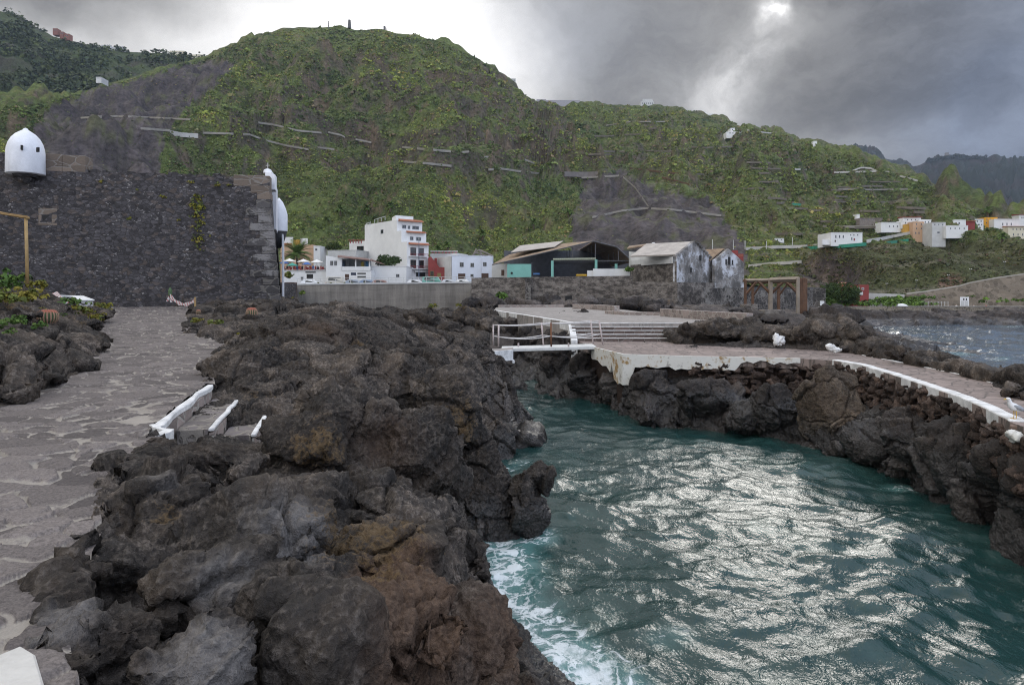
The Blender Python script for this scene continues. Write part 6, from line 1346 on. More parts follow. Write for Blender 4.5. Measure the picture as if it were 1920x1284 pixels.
tree('shore_tree', 'broad dark green tree beside the red house on the far shore', (*XY(1579, 112), 2.6), 3.6, 3.0, 9, [(.03, .055, .014), (.045, .07, .018)], 1100, None, .26)
# yucca pots by the fort corner
pl = MB().box(P(541, 545, 62), (1.3, .9, 1.5)).build('wooden_planter', WOODF, bevel=.03); tag(pl, 'dark wooden planter with a leafy plant at the fort corner', 'planter')
tuft('potted_plant', 'leafy yellow-green plant growing in the dark wooden planter', P(541, 518, 62), .55, [(.12, .16, .03), (.16, .15, .04)], 160, 77, None, 'plant', 1.0, 1.2, .4)
tag(MB().prism([XY(529, 58), XY(556, 62), XY(556, 66), XY(529, 62)], 2.5, zt(531, 60)).build('rubble_wall', FORTM, bevel=.04), 'low dark rubble wall stub at the foot of the fort corner', 'wall')
tuft('shore_plant', 'bright spiky plant on dark rocks left of the concrete sea wall', P(566, 553, 58), .45, [(.20, .22, .04), (.13, .19, .04)], 100, 78, None, 'plant', 1.1, .9)
for k in range(7):
    b = np.array([*XY(596+k*21+(k % 3)*4, 124), ROADZ])
    tuft('roadside_bush', 'small yellowish roadside bush between the parked cars and the railing', b+[0, 0, .55], .45, [(.17, .16, .05), (.12, .15, .05)], 60, 180+k, 'bushes along the road railing', 'bush', 1., 1.)

# ================================================================ HILLSIDE: WALLS, HOUSES, MASTS
LIME = paint('limewashed_wall', (.27, .25, .22), .9, .25, .3, .2, .3); LIMEW = paint('white_road_wall', (.46, .44, .41), .9, .2, .3, .2, .2)
def hwall(label, pl, hgt, m=None, name='road_wall', cat='wall', th=.5, group=None):
    px_ = []; 
    for (a, b), (c, d_) in zip(pl[:-1], pl[1:]):
        k = max(2, int(abs(c-a)/6)); px_ += [(a+(c-a)*i/k, b+(d_-b)*i/k) for i in range(k)]
    px_.append(pl[-1]); q = np.array(px_); Q, ok = hill.at(q[:, 0], q[:, 1]); Q = Q[ok]
    if len(Q) < 2: print('hwall miss', label); return
    D = np.convolve(np.pad(Q[:, 1], 2, 'edge'), np.ones(5)/5, 'valid'); k = D/Q[:, 1]; Q = np.stack([Q[:, 0]*k, D, CZ+(Q[:, 2]-CZ)*k], 1)
    h_ = hgt*.62/F*Q[:, 1]; V = []
    for p, h in zip(Q, h_): V += [p+[0, 0, -.6], p+[0, th, -.6], p+[0, th, h], p+[0, -.02, h]]
    n = len(Q); Fc = [(0, 3, 2, 1), ((n-1)*4, (n-1)*4+1, (n-1)*4+2, (n-1)*4+3)]+[(i*4+a, (i+1)*4+a, (i+1)*4+(a+1) % 4, i*4+(a+1) % 4) for i in range(n-1) for a in range(4)]
    V = np.array(V); V[:, 1] -= 1.6; tag(link_mesh(name, V, [f[::-1] for f in Fc], m or LIME), label, cat, group)
for lab, pl, h in [('pale road wall at the top of the dark scree above the fort', [(268, 242), (322, 246)], 2.2), ('long road wall segment winding right from the small pillar, uppermost on the cliff', [(474, 229), (520, 236), (560, 246), (604, 250)], 2.0), ('short upper road wall just right of the long upper one', [(617, 249), (640, 254), (648, 258)], 1.8), ('short upper road wall ending at the brown cliff', [(668, 262), (697, 268)], 1.8),
                   ('faint thin wall crossing the scree right of the white retaining wall', [(383, 250), (470, 253), (500, 264), (540, 274), (580, 281)], 1.8), ('short lower road wall above the green bushes behind the fort', [(596, 277), (628, 281)], 1.8), ('straight road wall below the brown cliff, centre of the hill', [(755, 277), (800, 281), (846, 285)], 2.4), ('small wall piece right of the straight road wall', [(866, 286), (880, 285)], 1.4),
                   ('lower road wall above the apartment house', [(758, 304), (800, 307), (847, 312)], 2.2), ('tiny wall piece on the right-hand brown bluff', [(908, 295), (927, 295)], 1.6), ('short wall dropping right of the brown bluff', [(982, 299), (1002, 307)], 1.8), ('curving road wall at the foot of the brown bluff', [(916, 319), (940, 317), (975, 322), (1010, 326)], 2.2), ('thin pale wall above the lower scree slope', [(1090, 334), (1160, 330)], 1.8)]: hwall(lab, pl, h, None, 'road_wall')
hwall('tall pale retaining wall at the edge of the scree above the fort', [(322, 252), (345, 256), (374, 258)], 9, LIMEW, 'retaining_wall'); hwall('thin wall line high across the upper scree', [(155, 222), (220, 219), (300, 222), (360, 225)], 1.3)
hwall('grey retaining wall block above the lower scree slope', [(1058, 330), (1090, 331), (1120, 330)], 12, paint('grey_retaining', (.17, .15, .14), .9, .3, .4), 'retaining_wall')
hwall('pale rock gutter running down the lower scree slope', [(1168, 333), (1190, 352), (1217, 391)], 1.6); hwall('faint stone line crossing the lower scree slope', [(1110, 407), (1165, 395), (1215, 390)], 1.2); hwall('faint stone line on the right of the lower scree', [(1220, 391), (1260, 393), (1350, 404)], 1.2)
hwall('long white road wall behind the warehouses, left of the long white house', [(1396, 466), (1450, 463), (1500, 462), (1540, 459)], 3.0, LIMEW); hwall('white road wall climbing right to the village houses', [(1619, 452), (1650, 447), (1690, 439), (1716, 434)], 3.2, LIMEW); hwall('lower pale wall under the green slope behind the gantry', [(1400, 498), (1440, 494), (1498, 490)], 2.4, LIMEW)
hwall('upper curved white road wall near the right skyline', [(1596, 321), (1612, 315), (1630, 316), (1642, 322), (1665, 323)], 1.8, LIMEW); hwall('straight white road wall below the curved skyline wall', [(1562, 324), (1600, 323), (1640, 322)], 1.8, LIMEW); hwall('white wall on the skyline right of the curved road wall', [(1685, 331), (1705, 336), (1718, 340)], 2.4, LIMEW)
hwall('short white terrace wall left of the curved skyline road wall', [(1486, 318), (1510, 319)], 2, LIMEW); hwall('thin terrace line across the right-hand hill', [(1570, 355), (1640, 356), (1700, 355)], 1.3); hwall('terrace line above the hillside village', [(1540, 424), (1600, 425), (1655, 424)], 1.6); hwall('brown terrace edge in the middle of the right-hand hill', [(1180, 316), (1230, 322), (1270, 326)], 2.0, paint('brown_terrace', (.12, .07, .04), .95, .3)); hwall('lower brown terrace edge', [(1240, 333), (1290, 346)], 1.8, paint('brown_terrace', (.12, .07, .04)))
hwall('white wall under the right skyline beyond the chapel', [(1400, 245), (1430, 249), (1458, 252)], 1.6, LIMEW); hwall('thin path line on the slope below the hilltop block', [(1136, 236), (1180, 229), (1246, 229)], 1.3)
NET = paint('green_net', (.03, .22, .14), .8)
for lab, pl in (('long green net strip below the long white house', [(1500, 465), (1560, 462), (1618, 457)]), ('green net strip below the peach hillside house', [(1658, 455), (1698, 450)]), ('small green net high on the terraces left of the village', [(1480, 383), (1507, 386)])): hwall(lab, pl, 2.6, NET, 'green_net', 'net')
def hhouse(name, label, x0, x1, yt, yb, m, wins=(), Dk=None, roof=None, cat='house', group=None, dep=7, wm=GREYF, hl=hill):
    Q, ok = hl.at((x0+x1)/2, yb-.5); D = (Q[0, 1] if ok[0] else 400) if Dk is None else Dk
    D = D-1.5; t = thing(name, label, cat, (*XY((x0+x1)/2, D), zt(yb, D)), group); MB().prism([XY(x0, D), XY(x1, D), XY(x1, D)+[0, dep], XY(x0, D)+[0, dep]], zt(yb+7, D), zt(yt, D)).build('wall', m, t)
    fc = Face(XY(x0, D), XY(x1, D)); s_ = D/F
    if roof is not None:
        MB().prism([XY(x0-.8, D)-[0, .5], XY(x1+.8, D)-[0, .5], XY(x1+.8, D)+[0, dep*.5], XY(x0-.8, D)+[0, dep*.5]], zt(yt, D), [zt(yt, D)+.15]*2+[zt(yt-2.6, D)]*2).build('roof', roof, t)
    else: MB().prism([XY(x0, D)-[0, .12], XY(x1, D)-[0, .12], XY(x1, D)+[0, .1], XY(x0, D)+[0, .1]], zt(yt+.9, D), zt(yt-.25, D)).build('parapet', m, t)
    for w in wins: window(fc, t, *w, wm, fr=.10, cross=False)
    return t, fc, D
def wgrid(x0, x1, n, y, h=3.0, w=1.8): return [(x0+(x1-x0)*(i+.5)/n-w/2, y, x0+(x1-x0)*(i+.5)/n+w/2, y+h) for i in range(n)]
t, fc, D = hhouse('long_white_house', 'long white two-storey house alone on the slope left of the village', 1558, 1617, 436, 454.5, W1, [(1566, 441, 1568.2, 446.5), (1573, 441, 1575.2, 446.5), (1580, 441, 1582.2, 446.5), (1594, 439.5, 1596, 442), (1600, 439.5, 1602, 442), (1607, 439.5, 1609, 442), (1596, 445, 1598, 450.5)])
MB().prism([XY(1542, D+.3), XY(1557.8, D+.3), XY(1557.8, D+6), XY(1542, D+6)], zt(459, D), zt(449, D)).build('annex', W1, t); panel(fc, t, 1600.5, 447, 1603, 451.5, REDT, 'door'); panel(fc, t, 1565, 450, 1567, 454, WOODF, 'door')
TER = paint('terrace_stone', (.15, .13, .105), .9, .3, .4); r = np.random.default_rng(33)
for k in range(46):
    a = r.uniform(1090, 1720); b = r.uniform(np.interp(a, [1090, 1400, 1560, 1720], [225, 260, 310, 360]), np.interp(a, [1090, 1400, 1720], [320, 440, 430])); L_ = r.uniform(18, 62); sl = r.uniform(-.04, .08)
    if scree_mask(np.array([a, a+L_]), np.array([b, b])).any(): continue
    hwall('thin stone terrace wall among the scrub of the right-hand hill', [(a, b), (a+L_*.5, b+sl*L_*.5+r.uniform(-.8, .8)), (a+L_, b+sl*L_)], r.uniform(.9, 1.9), TER, 'terrace_wall', group='terrace walls on the right-hand hill')
G_ = 'houses of the hillside village'; DV = 325
vil = [('red_roof_house', 'low white house with dark red upper storey at the top left of the hillside village', 1694, 1727, 408, 417, W1, wgrid(1698, 1720, 3, 411, 2.4), 372, REDW), ('white_terrace_house', 'leftmost low white house of the hillside village', 1652, 1695, 417, 429, W1, wgrid(1664, 1694, 4, 423), 352, None),
       ('orange_house', 'small plain orange house left of the tall peach house', 1696, 1716, 421, 433, ORNG, [], 338, None), ('peach_tall_house', 'tall peach house with balconies left of the white blocks', 1712, 1733, 416, 447, PEACH, wgrid(1714, 1732, 2, 419, 3)+wgrid(1714, 1732, 2, 427, 3)+wgrid(1714, 1726, 2, 435, 4), 326, None),
       ('white_block_house', 'narrow white block between the peach house and the tall grey-white house', 1733.5, 1747, 423, 448, W1, wgrid(1734, 1746, 2, 427)+wgrid(1734, 1746, 2, 436), 327, None), ('tall_grey_white_house', 'tall grey-white house with horizontal bands in the hillside village', 1747.5, 1773, 417, 456, W3, [(1757, 434.5, 1762, 437.5)]+wgrid(1749, 1771, 3, 420, 2.5), 322, None),
       ('long_white_terrace_house', 'long plain white house stepping right from the tall grey-white house', 1774, 1815, 423, 440, W1, wgrid(1778, 1812, 4, 427), 335, None), ('upper_white_house', 'white upper house standing behind the long plain white one', 1788, 1811, 412.5, 423, W1, [(1797, 417, 1800, 420.5)], 350, None), ('dark_red_house', 'small dark red house between white houses', 1812, 1828, 415, 428, REDW, [], 345, TILE),
       ('white_balcony_house', 'white house with dark balcony band left of the bright orange house', 1827.5, 1844, 411, 426, W1, wgrid(1829, 1843, 2, 413.5)+wgrid(1829, 1843, 3, 420), 350, None), ('bright_orange_house', 'bright orange two-storey house near the skyline', 1844.5, 1870, 408, 422, paint('bright_orange', (.62, .30, .02), .85, .1), wgrid(1847, 1868, 3, 410.5)+wgrid(1847, 1868, 4, 416.5), 360, None),
       ('big_white_house', 'big white house with arched windows at the right edge of the photo', 1864, 1912, 411, 433, W1, wgrid(1876, 1900, 3, 418, 5), 335, None), ('red_topped_house', 'white tower house with red top at the very right edge', 1911, 1935, 403, 420, W1, wgrid(1914, 1922, 2, 407), 345, REDW), ('cream_house', 'cream house with orange tiled roof and balconies at the right edge', 1890, 1935, 425, 446, CREAM, wgrid(1896, 1930, 5, 428.5)+wgrid(1896, 1930, 4, 438, 4), 300, TILE),
       ('back_white_house', 'white flat house behind the peach tall house', 1722, 1746, 412, 423, W1, wgrid(1726, 1744, 3, 415), 345, None), ('white_house_with_shed', 'white house right behind the small orange house', 1690, 1712, 414, 422, W1, wgrid(1694, 1710, 2, 416.5), 360, None)]
for v in vil: hhouse(v[0], v[1], *v[2:6], v[6], v[7], None, v[9], group=G_)
hhouse('white_hut', 'tiny white hut on the terraces left of the hillside village', 1606, 1612, 402, 409, W1, [], None); hhouse('ruined_house', 'low grey ruined house among the terraces left of the village', 1612, 1655, 409, 416, paint('ruin', (.2, .17, .15), .9, .3), wgrid(1616, 1650, 4, 411, 2)); hhouse('roadside_house', 'small white roadside house with dark roof above the road behind the warehouses', 1452, 1470, 447, 452, W1, wgrid(1454, 1469, 2, 448.5, 2))
hhouse('slope_house', 'small white house with flat wing high on the right-hand hill', 1370, 1378, 240.5, 247, W1, [(1372.5, 242.5, 1374.5, 244.5)]); hhouse('slope_house', 'low white flat wing house below the small cube house on the right-hand hill', 1362, 1390, 247.5, 252.5, W1, wgrid(1366, 1388, 4, 248.8, 2))
# skyline buildings
t, fc, D = hhouse('hilltop_block', 'grey-white stepped apartment block alone on the hilltop', 1201, 1226, 191, 198.5, W3, wgrid(1203, 1225, 6, 193, 2), 772, cat='building'); MB().prism([XY(1205, D+1), XY(1224, D+1), XY(1223, D+7), XY(1206, D+7)], zt(192, D), zt(185.5, D)).build('upper_floor', W3, t)
t, fc, D = hhouse('hilltop_chapel', 'white chapel with small pointed belfry on the skyline', 1317, 1341, 214, 222, W1, wgrid(1320, 1340, 5, 216.5, 2.2), 762, cat='church'); MB().lathe((*XY(1322, D+2), zt(214.2, D)), [(1.6, 0), (1.6, 1.8), (.7, 2.4), (.1, 5.2)], 8).build('belfry', W1, t)
hhouse('skyline_house', 'low pale house on the skyline between hilltop block and chapel', 1280, 1298, 206.5, 211, W3, wgrid(1282, 1297, 4, 207.6, 1.5), 770); hhouse('skyline_house', 'pale cliff-edge house hanging on the right shoulder of the main hill', 944, 967, 148, 156, W3, wgrid(946, 966, 5, 150, 2), 596); hhouse('greenhouse', 'long low grey greenhouse along the saddle of the skyline', 1012, 1088, 188.5, 193.5, paint('greenhouse_sheet', (.32, .31, .33), .6, .2), [], 700)
hhouse('greenhouse', 'second grey greenhouse left at the saddle, partly behind the first', 1006, 1024, 187, 191, paint('greenhouse_sheet', (.32, .31, .33)), [], 690); hhouse('small_skyline_house', 'tiny white house on the right skyline above the far cliffs', 1525, 1532, 265, 271, W1, [], None)
hhouse('yellow_hilltop_building', 'long yellowish building on the skyline left of the main hill', 318, 346, 96, 106, CREAM, wgrid(320, 345, 8, 98.5, 2), 905, cat='building', hl=hillA); hhouse('yellow_hilltop_building', 'second lower wing of the yellowish skyline building with dark windows', 346.5, 381, 103, 113, CREAM, wgrid(348, 380, 9, 105.5, 2.2), 900, cat='building', hl=hillA)
for x0, x1, y0, y1, m_, lab in ((99, 108, 54, 59, paint('dull_red', (.2, .07, .05)), 'leftmost small red house on the pine mountain skyline'), (112, 119, 60, 66, paint('dull_red', (.2, .07, .05)), 'tall narrow red house on the pine mountain skyline'), (120, 130, 64, 69, paint('dull_red', (.3, .09, .06)), 'orange-red house right of the narrow red one on the pine mountain'), (212, 231, 87.5, 97, W3, 'pale house on the skyline left of the yellowish building'), (190, 206, 85, 91, W3, 'low pale house left of the pale skyline house on the pine mountain')): hhouse('mountain_house', lab, x0, x1, y0, y1, m_, wgrid(x0+1, x1-1, 2, y0+2, 2), 890, hl=hillA)
for x0, x1, y0, y1, lab in ((9, 13, 198, 204, 'left one of two tiny white huts at the foot of the pine mountain'), (14, 20, 201, 207, 'right one of two tiny white huts at the foot of the pine mountain')): hhouse('tiny_hut', lab, x0, x1, y0, y1, W1, [], 470)
hhouse('tiny_hut', 'white ruin below the pines at the edge of the upper scree', 180, 190, 145, 149, W3, [], None)
for a, y0, y1, lab in ((616, 40, 53, 'left thin mast on the main hill summit'), (655, 38, 51, 'right lattice mast on the main hill summit')):
    q, ok = hill.at(a, y1+1.5); D = q[0, 1]; tag(MB().tube([P(a, y1+2.5, D), P(a, y0, D)], [.55, .35], 5).build('radio_mast', MET), lab, 'mast')
t, fc, D = hhouse('watch_post', 'small dark watch post on the summit right of the masts', 719, 722.5, 49.5, 58, MET, [], 635, cat='hut')
hhouse('stone_tower', 'square stone tower on the far dark ridge among trees', 1773.5, 1779, 286.5, 296, paint('far_tower', (.17, .16, .15), .9), [], 2385, cat='tower', hl=hillD)
r = np.random.default_rng(81)
for k, (a, b) in enumerate(((286, 97), (296, 96), (292, 97))):
    D = 900; tree('skyline_pine', ['umbrella-shaped tree on the skyline left of the yellowish building, leftmost of three', 'umbrella-shaped tree nearest the yellowish building, largest of three', 'thin tree between two umbrella-shaped skyline trees'][k], (*XY(a, D), zt(102, D)), (5+k*.8), 2.6, 20+k, [(.02, .035, .015)], 120, 'umbrella trees on the skyline', .7, .25, .5)
for k, (a, b, lab) in enumerate(((822, 470, 'dull palm on the slope right behind the apartment house'), (733, 388, 'single palm in the bushes above the apartment house'), (1065, 400, 'palm at the left edge of the lower scree'), (840, 462, 'grey-green palm above the red house'), (1846, 398, 'palm above the bright orange house'), (1872, 446, 'palm in front of the big white house'), (690, 392, 'palm on the slope left above the apartment house'), (905, 440, 'palm on the slope above the open shed'), (640, 395, 'palm above the small tree on the slope'), (1000, 420, 'palm on the slope behind the shed roof'))):
    q, ok = hill.at(a, b+8); palm('hillside_palm', lab, q[0]-[0, 1.5, .5], 3.4*q[0, 1]/330, 2.6*q[0, 1]/330, 34, 140+k, 'palm', 'palms growing on the slope', .3)

# ================================================================ FAR SHORE
PD = 110.0
t = thing('promenade_wall', 'long low stone promenade wall with a pale top along the far shore', 'wall', (*XY(1750, PD), 2))
MB().prism([XY(1555, PD), XY(2000, PD), XY(2000, PD+1.0), XY(1555, PD+1.0)], 1.4, zt(575.5, PD)).build('wall', face_mat('pebble_wall', (.16, .14, .11), (.28, .25, .2), 2.6, .09, 1.2, .5, .7), t); MB().prism([XY(1680, PD-.1), XY(2000, PD-.1), XY(2000, PD+1.2), XY(1680, PD+1.2)], zt(575.5, PD), zt(574, PD)).build('coping', LIME, t)
tag(MB().prism([XY(1540, PD+1.3), XY(2000, PD+1.3), XY(2000, PD+12), XY(1540, PD+8)], 1.5, zt(576.2, PD)).build('promenade', paint('promenade', (.25, .22, .2))), kind='structure')
BST = face_mat('slope_retaining_wall', (.17, .145, .115), (.22, .19, .15), 1.4, .04, 1.4, .35, .6)
t = thing('sloping_retaining_wall', 'brown stone retaining wall climbing right above the far promenade', 'wall', (*XY(1860, 117), 2))
ed = [(1700, 552), (1740, 547), (1800, 537), (1820, 531), (1870, 522), (1920, 515), (2000, 506)]
MB().prism([XY(1690, 121), XY(2000, 116), XY(2000, 119), XY(1690, 124)], 1.5, [zt(552, 121), zt(552, 116), zt(552, 119), zt(552, 124)]).build('lower_course', BST, t)
V = []; 
for a, y in ed: D = 121-(a-1690)/310*5; V += [(*XY(a, D-.02), zt(552.2, D)), (*XY(a, D+2), zt(552.2, D)), (*XY(a, D+2), zt(y, D)), (*XY(a, D), zt(y, D))]
n = len(ed); mb = MB(); mb.add(V, [(0, 1, 2, 3), ((n-1)*4+3, (n-1)*4+2, (n-1)*4+1, (n-1)*4)]+[(i*4+a, i*4+(a+1) % 4, (i+1)*4+(a+1) % 4, (i+1)*4+a) for i in range(n-1) for a in range(4)][::1]); bm = None; mb.build('upper_course', BST, t)
mb = MB(); 
for (a, y), (c, y2) in zip(ed[:-1], ed[1:]): D, D2 = 121-(a-1690)/310*5, 121-(c-1690)/310*5; mb.tube([P(a, y-.3, D+.4), P(c, y2-.3, D2+.4)], .22, 5)
mb.build('coping', LIME, t)
tag(MB().prism([XY(1620, 119), XY(1700, 121), XY(1700, 122), XY(1620, 120)], 1.5, [zt(549, 119), zt(552, 121), zt(552, 122), zt(549, 120)]).build('low_white_wall', LIMEW), 'low white wall between the far red house and the sloping retaining wall', 'wall')
t, fc, lf, rf = house('shore_red_house', 'dark red flat house with pale windows on the far shore', XY(1600, 118), XY(1629, 118), 4, zt(534, 118), REDW, 2)
window(fc, t, 1604, 538.5, 1612, 544, W3, fr=.12); window(fc, t, 1615.5, 539, 1620, 543.5, W3, fr=.12); panel(fc, t, 1606, 547, 1618, 553, W3, 'pale_base'); MB().prism([XY(1572, 121), XY(1588, 121), XY(1588, 124), XY(1572, 124)], 2, [zt(532, 121)]*2+[zt(529, 121)]*2).build('tiled_roof', TILE, t)
t = thing('white_kiosk', 'white box kiosk with two tall dark slots on the far promenade', 'kiosk', (*XY(1808, PD+1.4), 2.3)); f = Face(XY(1800, PD+1.4), XY(1817, PD+1.4))
MB().prism([XY(1800, PD+1.4), XY(1817, PD+1.4), XY(1817, PD+2.8), XY(1800, PD+2.8)], zt(576, PD), zt(557, PD)).build('wall', W1, t); panel(f, t, 1806, 559.5, 1808, 563, DARK, 'slot'); panel(f, t, 1811, 559.5, 1813, 563, DARK, 'slot'); panel(f, t, 1802, 564, 1808, 575, W3, 'door', .004, .02); panel(f, t, 1809, 564, 1815, 575, W3, 'door', .004, .02)
for k, (a, c, lab) in enumerate(((1725.5, 'pink', 'person in pink walking on the far promenade left of the fence'), (1781, 'dark', 'person in dark clothes on the far promenade, left of the one in white'), (1793, 'white', 'person in white right beside the white kiosk'), (1826, 'white', 'person in white on the far promenade right of the kiosk'), (1849, 'red', 'person in red at the right of the far promenade'))):
    o = bpy.data.objects.new('person', ST[c]); COL.objects.link(o); o.location = (*XY(a, PD+1.6), zt(577, PD)-.55); o.scale = (.62,)*3; o.rotation_euler = (0, 0, k*1.3); tag(o, lab, 'person', 'people on the far promenade')
q0 = thing('twin_lamp', 'white twin-headed street lamp at the left of the red house, by the tree', 'street lamp', (0, 0, 0), 'twin lamps along the far shore road'); mb = MB(); MB().tube([(0, 0, 0), (0, 0, 2.2)], .04, 6).build('pole', MET, q0)
for s in (-.28, .28): MB().lathe((s, 0, 2.12), [(.06, 0), (.13, .04), (.12, .16), (.04, .22)], 8).build('lamp_head', W1, q0)
MB().box((0, 0, 2.13), (.56, .04, .04)).build('arm', MET, q0)
for k, (a, b, D, lab) in enumerate(((1597, 534, 121, None), (1663, 532, 128, 'twin lamp on the green bank right of the red house'), (1719, 526, 130, 'twin lamp on the bank above the start of the sloping wall'), (1820, 505, 128, 'twin lamp above the brown rock on the sloping wall road'), (1884, 491, 126, 'twin lamp highest up the slope at the right'), (1778, 516, 129, 'twin lamp between the bank lamp and the brown rock'))):
    c = q0 if k == 0 else copy_tree(q0); p = P(a, b, D); c.location = (p[0], p[1], p[2]-1.3); c.scale = (.6,)*3
    if lab: c['label'] = lab
for a, y0, y1, lab in ((1336, 449, 467, 'roadside pole nearest the gabled warehouse roof'), (1375, 450, 467, 'second roadside pole from the warehouse roof'), (1397, 451, 467, 'third roadside pole from the warehouse roof'), (1437, 452, 466, 'thin roadside pole midway along the white road wall'), (1486, 445, 462, 'thin roadside pole near the long white house')):
    q, ok = hill.at(a, y1-1); tag(MB().tube([P(a, y1+1, q[0, 1]-2.2), P(a, y0, q[0, 1]-2.2)], .11, 5).build('roadside_pole', W3), lab, 'pole', 'poles along the hillside road')
t = thing('promenade_fence', 'thin grey post fence on the far promenade left of the kiosk', 'fence', (*XY(1755, PD+1.4), 2.3)); 
for k in range(9): a = 1728+k*6.2; MB().tube([P(a, 577, PD+1.4), P(a, 565, PD+1.4)], .04, 5).build('post', W3, t)
MB().tube([P(1728, 567, PD+1.4), P(1778, 567, PD+1.4)], .03, 5).build('rail', W3, t)
bt = thing('rowing_boat', 'small white boat lying upturned on the far shore grass', 'boat', P(1693, 573, 108)); V = []
for i in range(9):
    s = i/8; w_ = math.sin(math.pi*min(1, s*.82+.18))**.7*.55; c = P(1682+s*21, 574, 108)
    for j in range(7): a = math.pi*j/6; V.append(c+[0, math.cos(a)*w_, math.sin(a)*w_*.75])
mb = MB(); mb.add(V, [(i*7+j, i*7+j+1, (i+1)*7+j+1, (i+1)*7+j) for i in range(8) for j in range(6)]+[tuple(range(7)), tuple(56+j for j in range(6, -1, -1))]); mb.build('hull', W1, bt, True)
MB().tube([P(1682, 573.9, 107.4), P(1703, 573.9, 107.4)], .05, 5).build('gunwale', W3, bt)
r = np.random.default_rng(91); bx = r.uniform(1545, 1990, 900); D_ = r.uniform(111, 124, 900); zg = np.where(bx < 1730, 2.6+(D_-111)*.12, 2.8+(D_-111)*.16); ok = ~((bx > 1730) & (D_ < 122) & (r.random(900) > .05)) & ~((bx > 1596) & (bx < 1632) & (D_ > 115)) ; Q = np.column_stack([(bx-960)/F*D_, D_, zg])[ok]
q, Fc, cc = clumps(Q, r.uniform(.3, .7, len(Q)), pick(len(Q), [(.10, .17, .03), (.07, .12, .025), (.05, .08, .02)], [2, 2, 1], 4), 12, 92); o = link_mesh('bank_grass', q, Fc, LM); vcol(o, 'Col', cc); tag(o, kind='stuff')

# ================================================================ ROCK GARDEN AND FORT FOOT
BAM = paint('bamboo', (.36, .24, .10), .7, .25, 4, .3); REED = paint('reed_mat', (.30, .19, .08), .9, .35, 8, .6)
t = thing('reed_pergola', 'bamboo post holding the corner of a reed mat roof at the left edge', 'pergola', Pz(51, 530, 4.5))
Dp = 22; MB().tube([P(51.5, 532, Dp), P(50, 470, Dp), P(48.5, 408, Dp)], [.055, .05, .05], 10).build('post', BAM, t, True); MB().tube([P(-120, 381, Dp+.1), P(-30, 394, Dp), P(54, 409, Dp)], .045, 8).build('beam', BAM, t, True)
MB().slab(P(-130, 380, Dp-.1), P(52, 407, Dp-.1), P(30, 405, Dp+3), P(-150, 378, Dp+3), .07).build('reed_roof', REED, t)
CACT, put = newmat('barrel_cactus'); a_ = attr('rib', 'Fac'); x, y, z = sep(E(E.nt.nodes.new('ShaderNodeTexCoord').outputs['Generated'])); c = mixc(step_(a_, .35, .8), (.05, .075, .03), (.36, .22, .15)); c = mixc(step_(z+(noise_(9, 3, .6, objco())-.5)*.25, .72, .95)*.75, c, (.42, .10, .07)); put('Base Color', c); put('Roughness', .9)
def barrel(label, px, pb, pt, hw, D, seed):
    h = (pb-pt)/F*D; rad = hw/F*D; c = P(px, pb, D); n, k = 96, 26; V = []; rb = []
    r = np.random.default_rng(seed)
    for i in range(k+1):
        ph = math.pi*(i/k)*.86+.14*math.pi*0; zz_ = h*(1-math.cos(math.pi*i/k))/2; rr0 = rad*math.sin(math.pi*(i+.6)/(k+1.2))**.62
        for j in range(n): a = 2*math.pi*j/n; f = .5+.5*math.cos(a*18); V.append((rr0*(1-.13*(1-f))*math.cos(a), rr0*(1-.13*(1-f))*math.sin(a), zz_)); rb.append(f)
    Fc = np.array([(i*n+j, i*n+(j+1) % n, (i+1)*n+(j+1) % n, (i+1)*n+j) for i in range(k) for j in range(n)]); t = thing('barrel_cactus', label, 'cactus', c, 'barrel cacti among the rocks')
    o = link_mesh('stem', V, Fc, CACT, True); vflt(o, 'rib', rb); o.parent = t
    sv, sf = [], []
    for i in range(3, k, 1):
        for j in range(18):
            a = 2*math.pi*j/18; b = i*n+int(round(j*n/18)) % n; p = np.array(V[b])
            for s in range(4):
                d_ = np.array([math.cos(a), math.sin(a), (i/k-.4)*1.4])+r.normal(0, .5, 3); d_ /= np.linalg.norm(d_); w_ = np.cross(d_, [0, 0, 1])*rad*.012; q = len(sv); sv += [p-w_, p+w_, p+d_*rad*.2]; sf.append((q, q+1, q+2))
    s = link_mesh('spines', sv, sf, paint('cactus_spine', (.42, .25, .17), .8, .3)); s.parent = t
barrel('large striped barrel cactus with red crown among rocks at the left edge', 90, 606, 581, 18, 17.5, 1); barrel('pinkish round cactus on the rocks right of the path, below the fort corner', 472, 597, 577, 10.5, 28, 2); barrel('tiny pink cactus left of the round pinkish one beside the path', 372, 589, 581, 4.5, 31, 3)
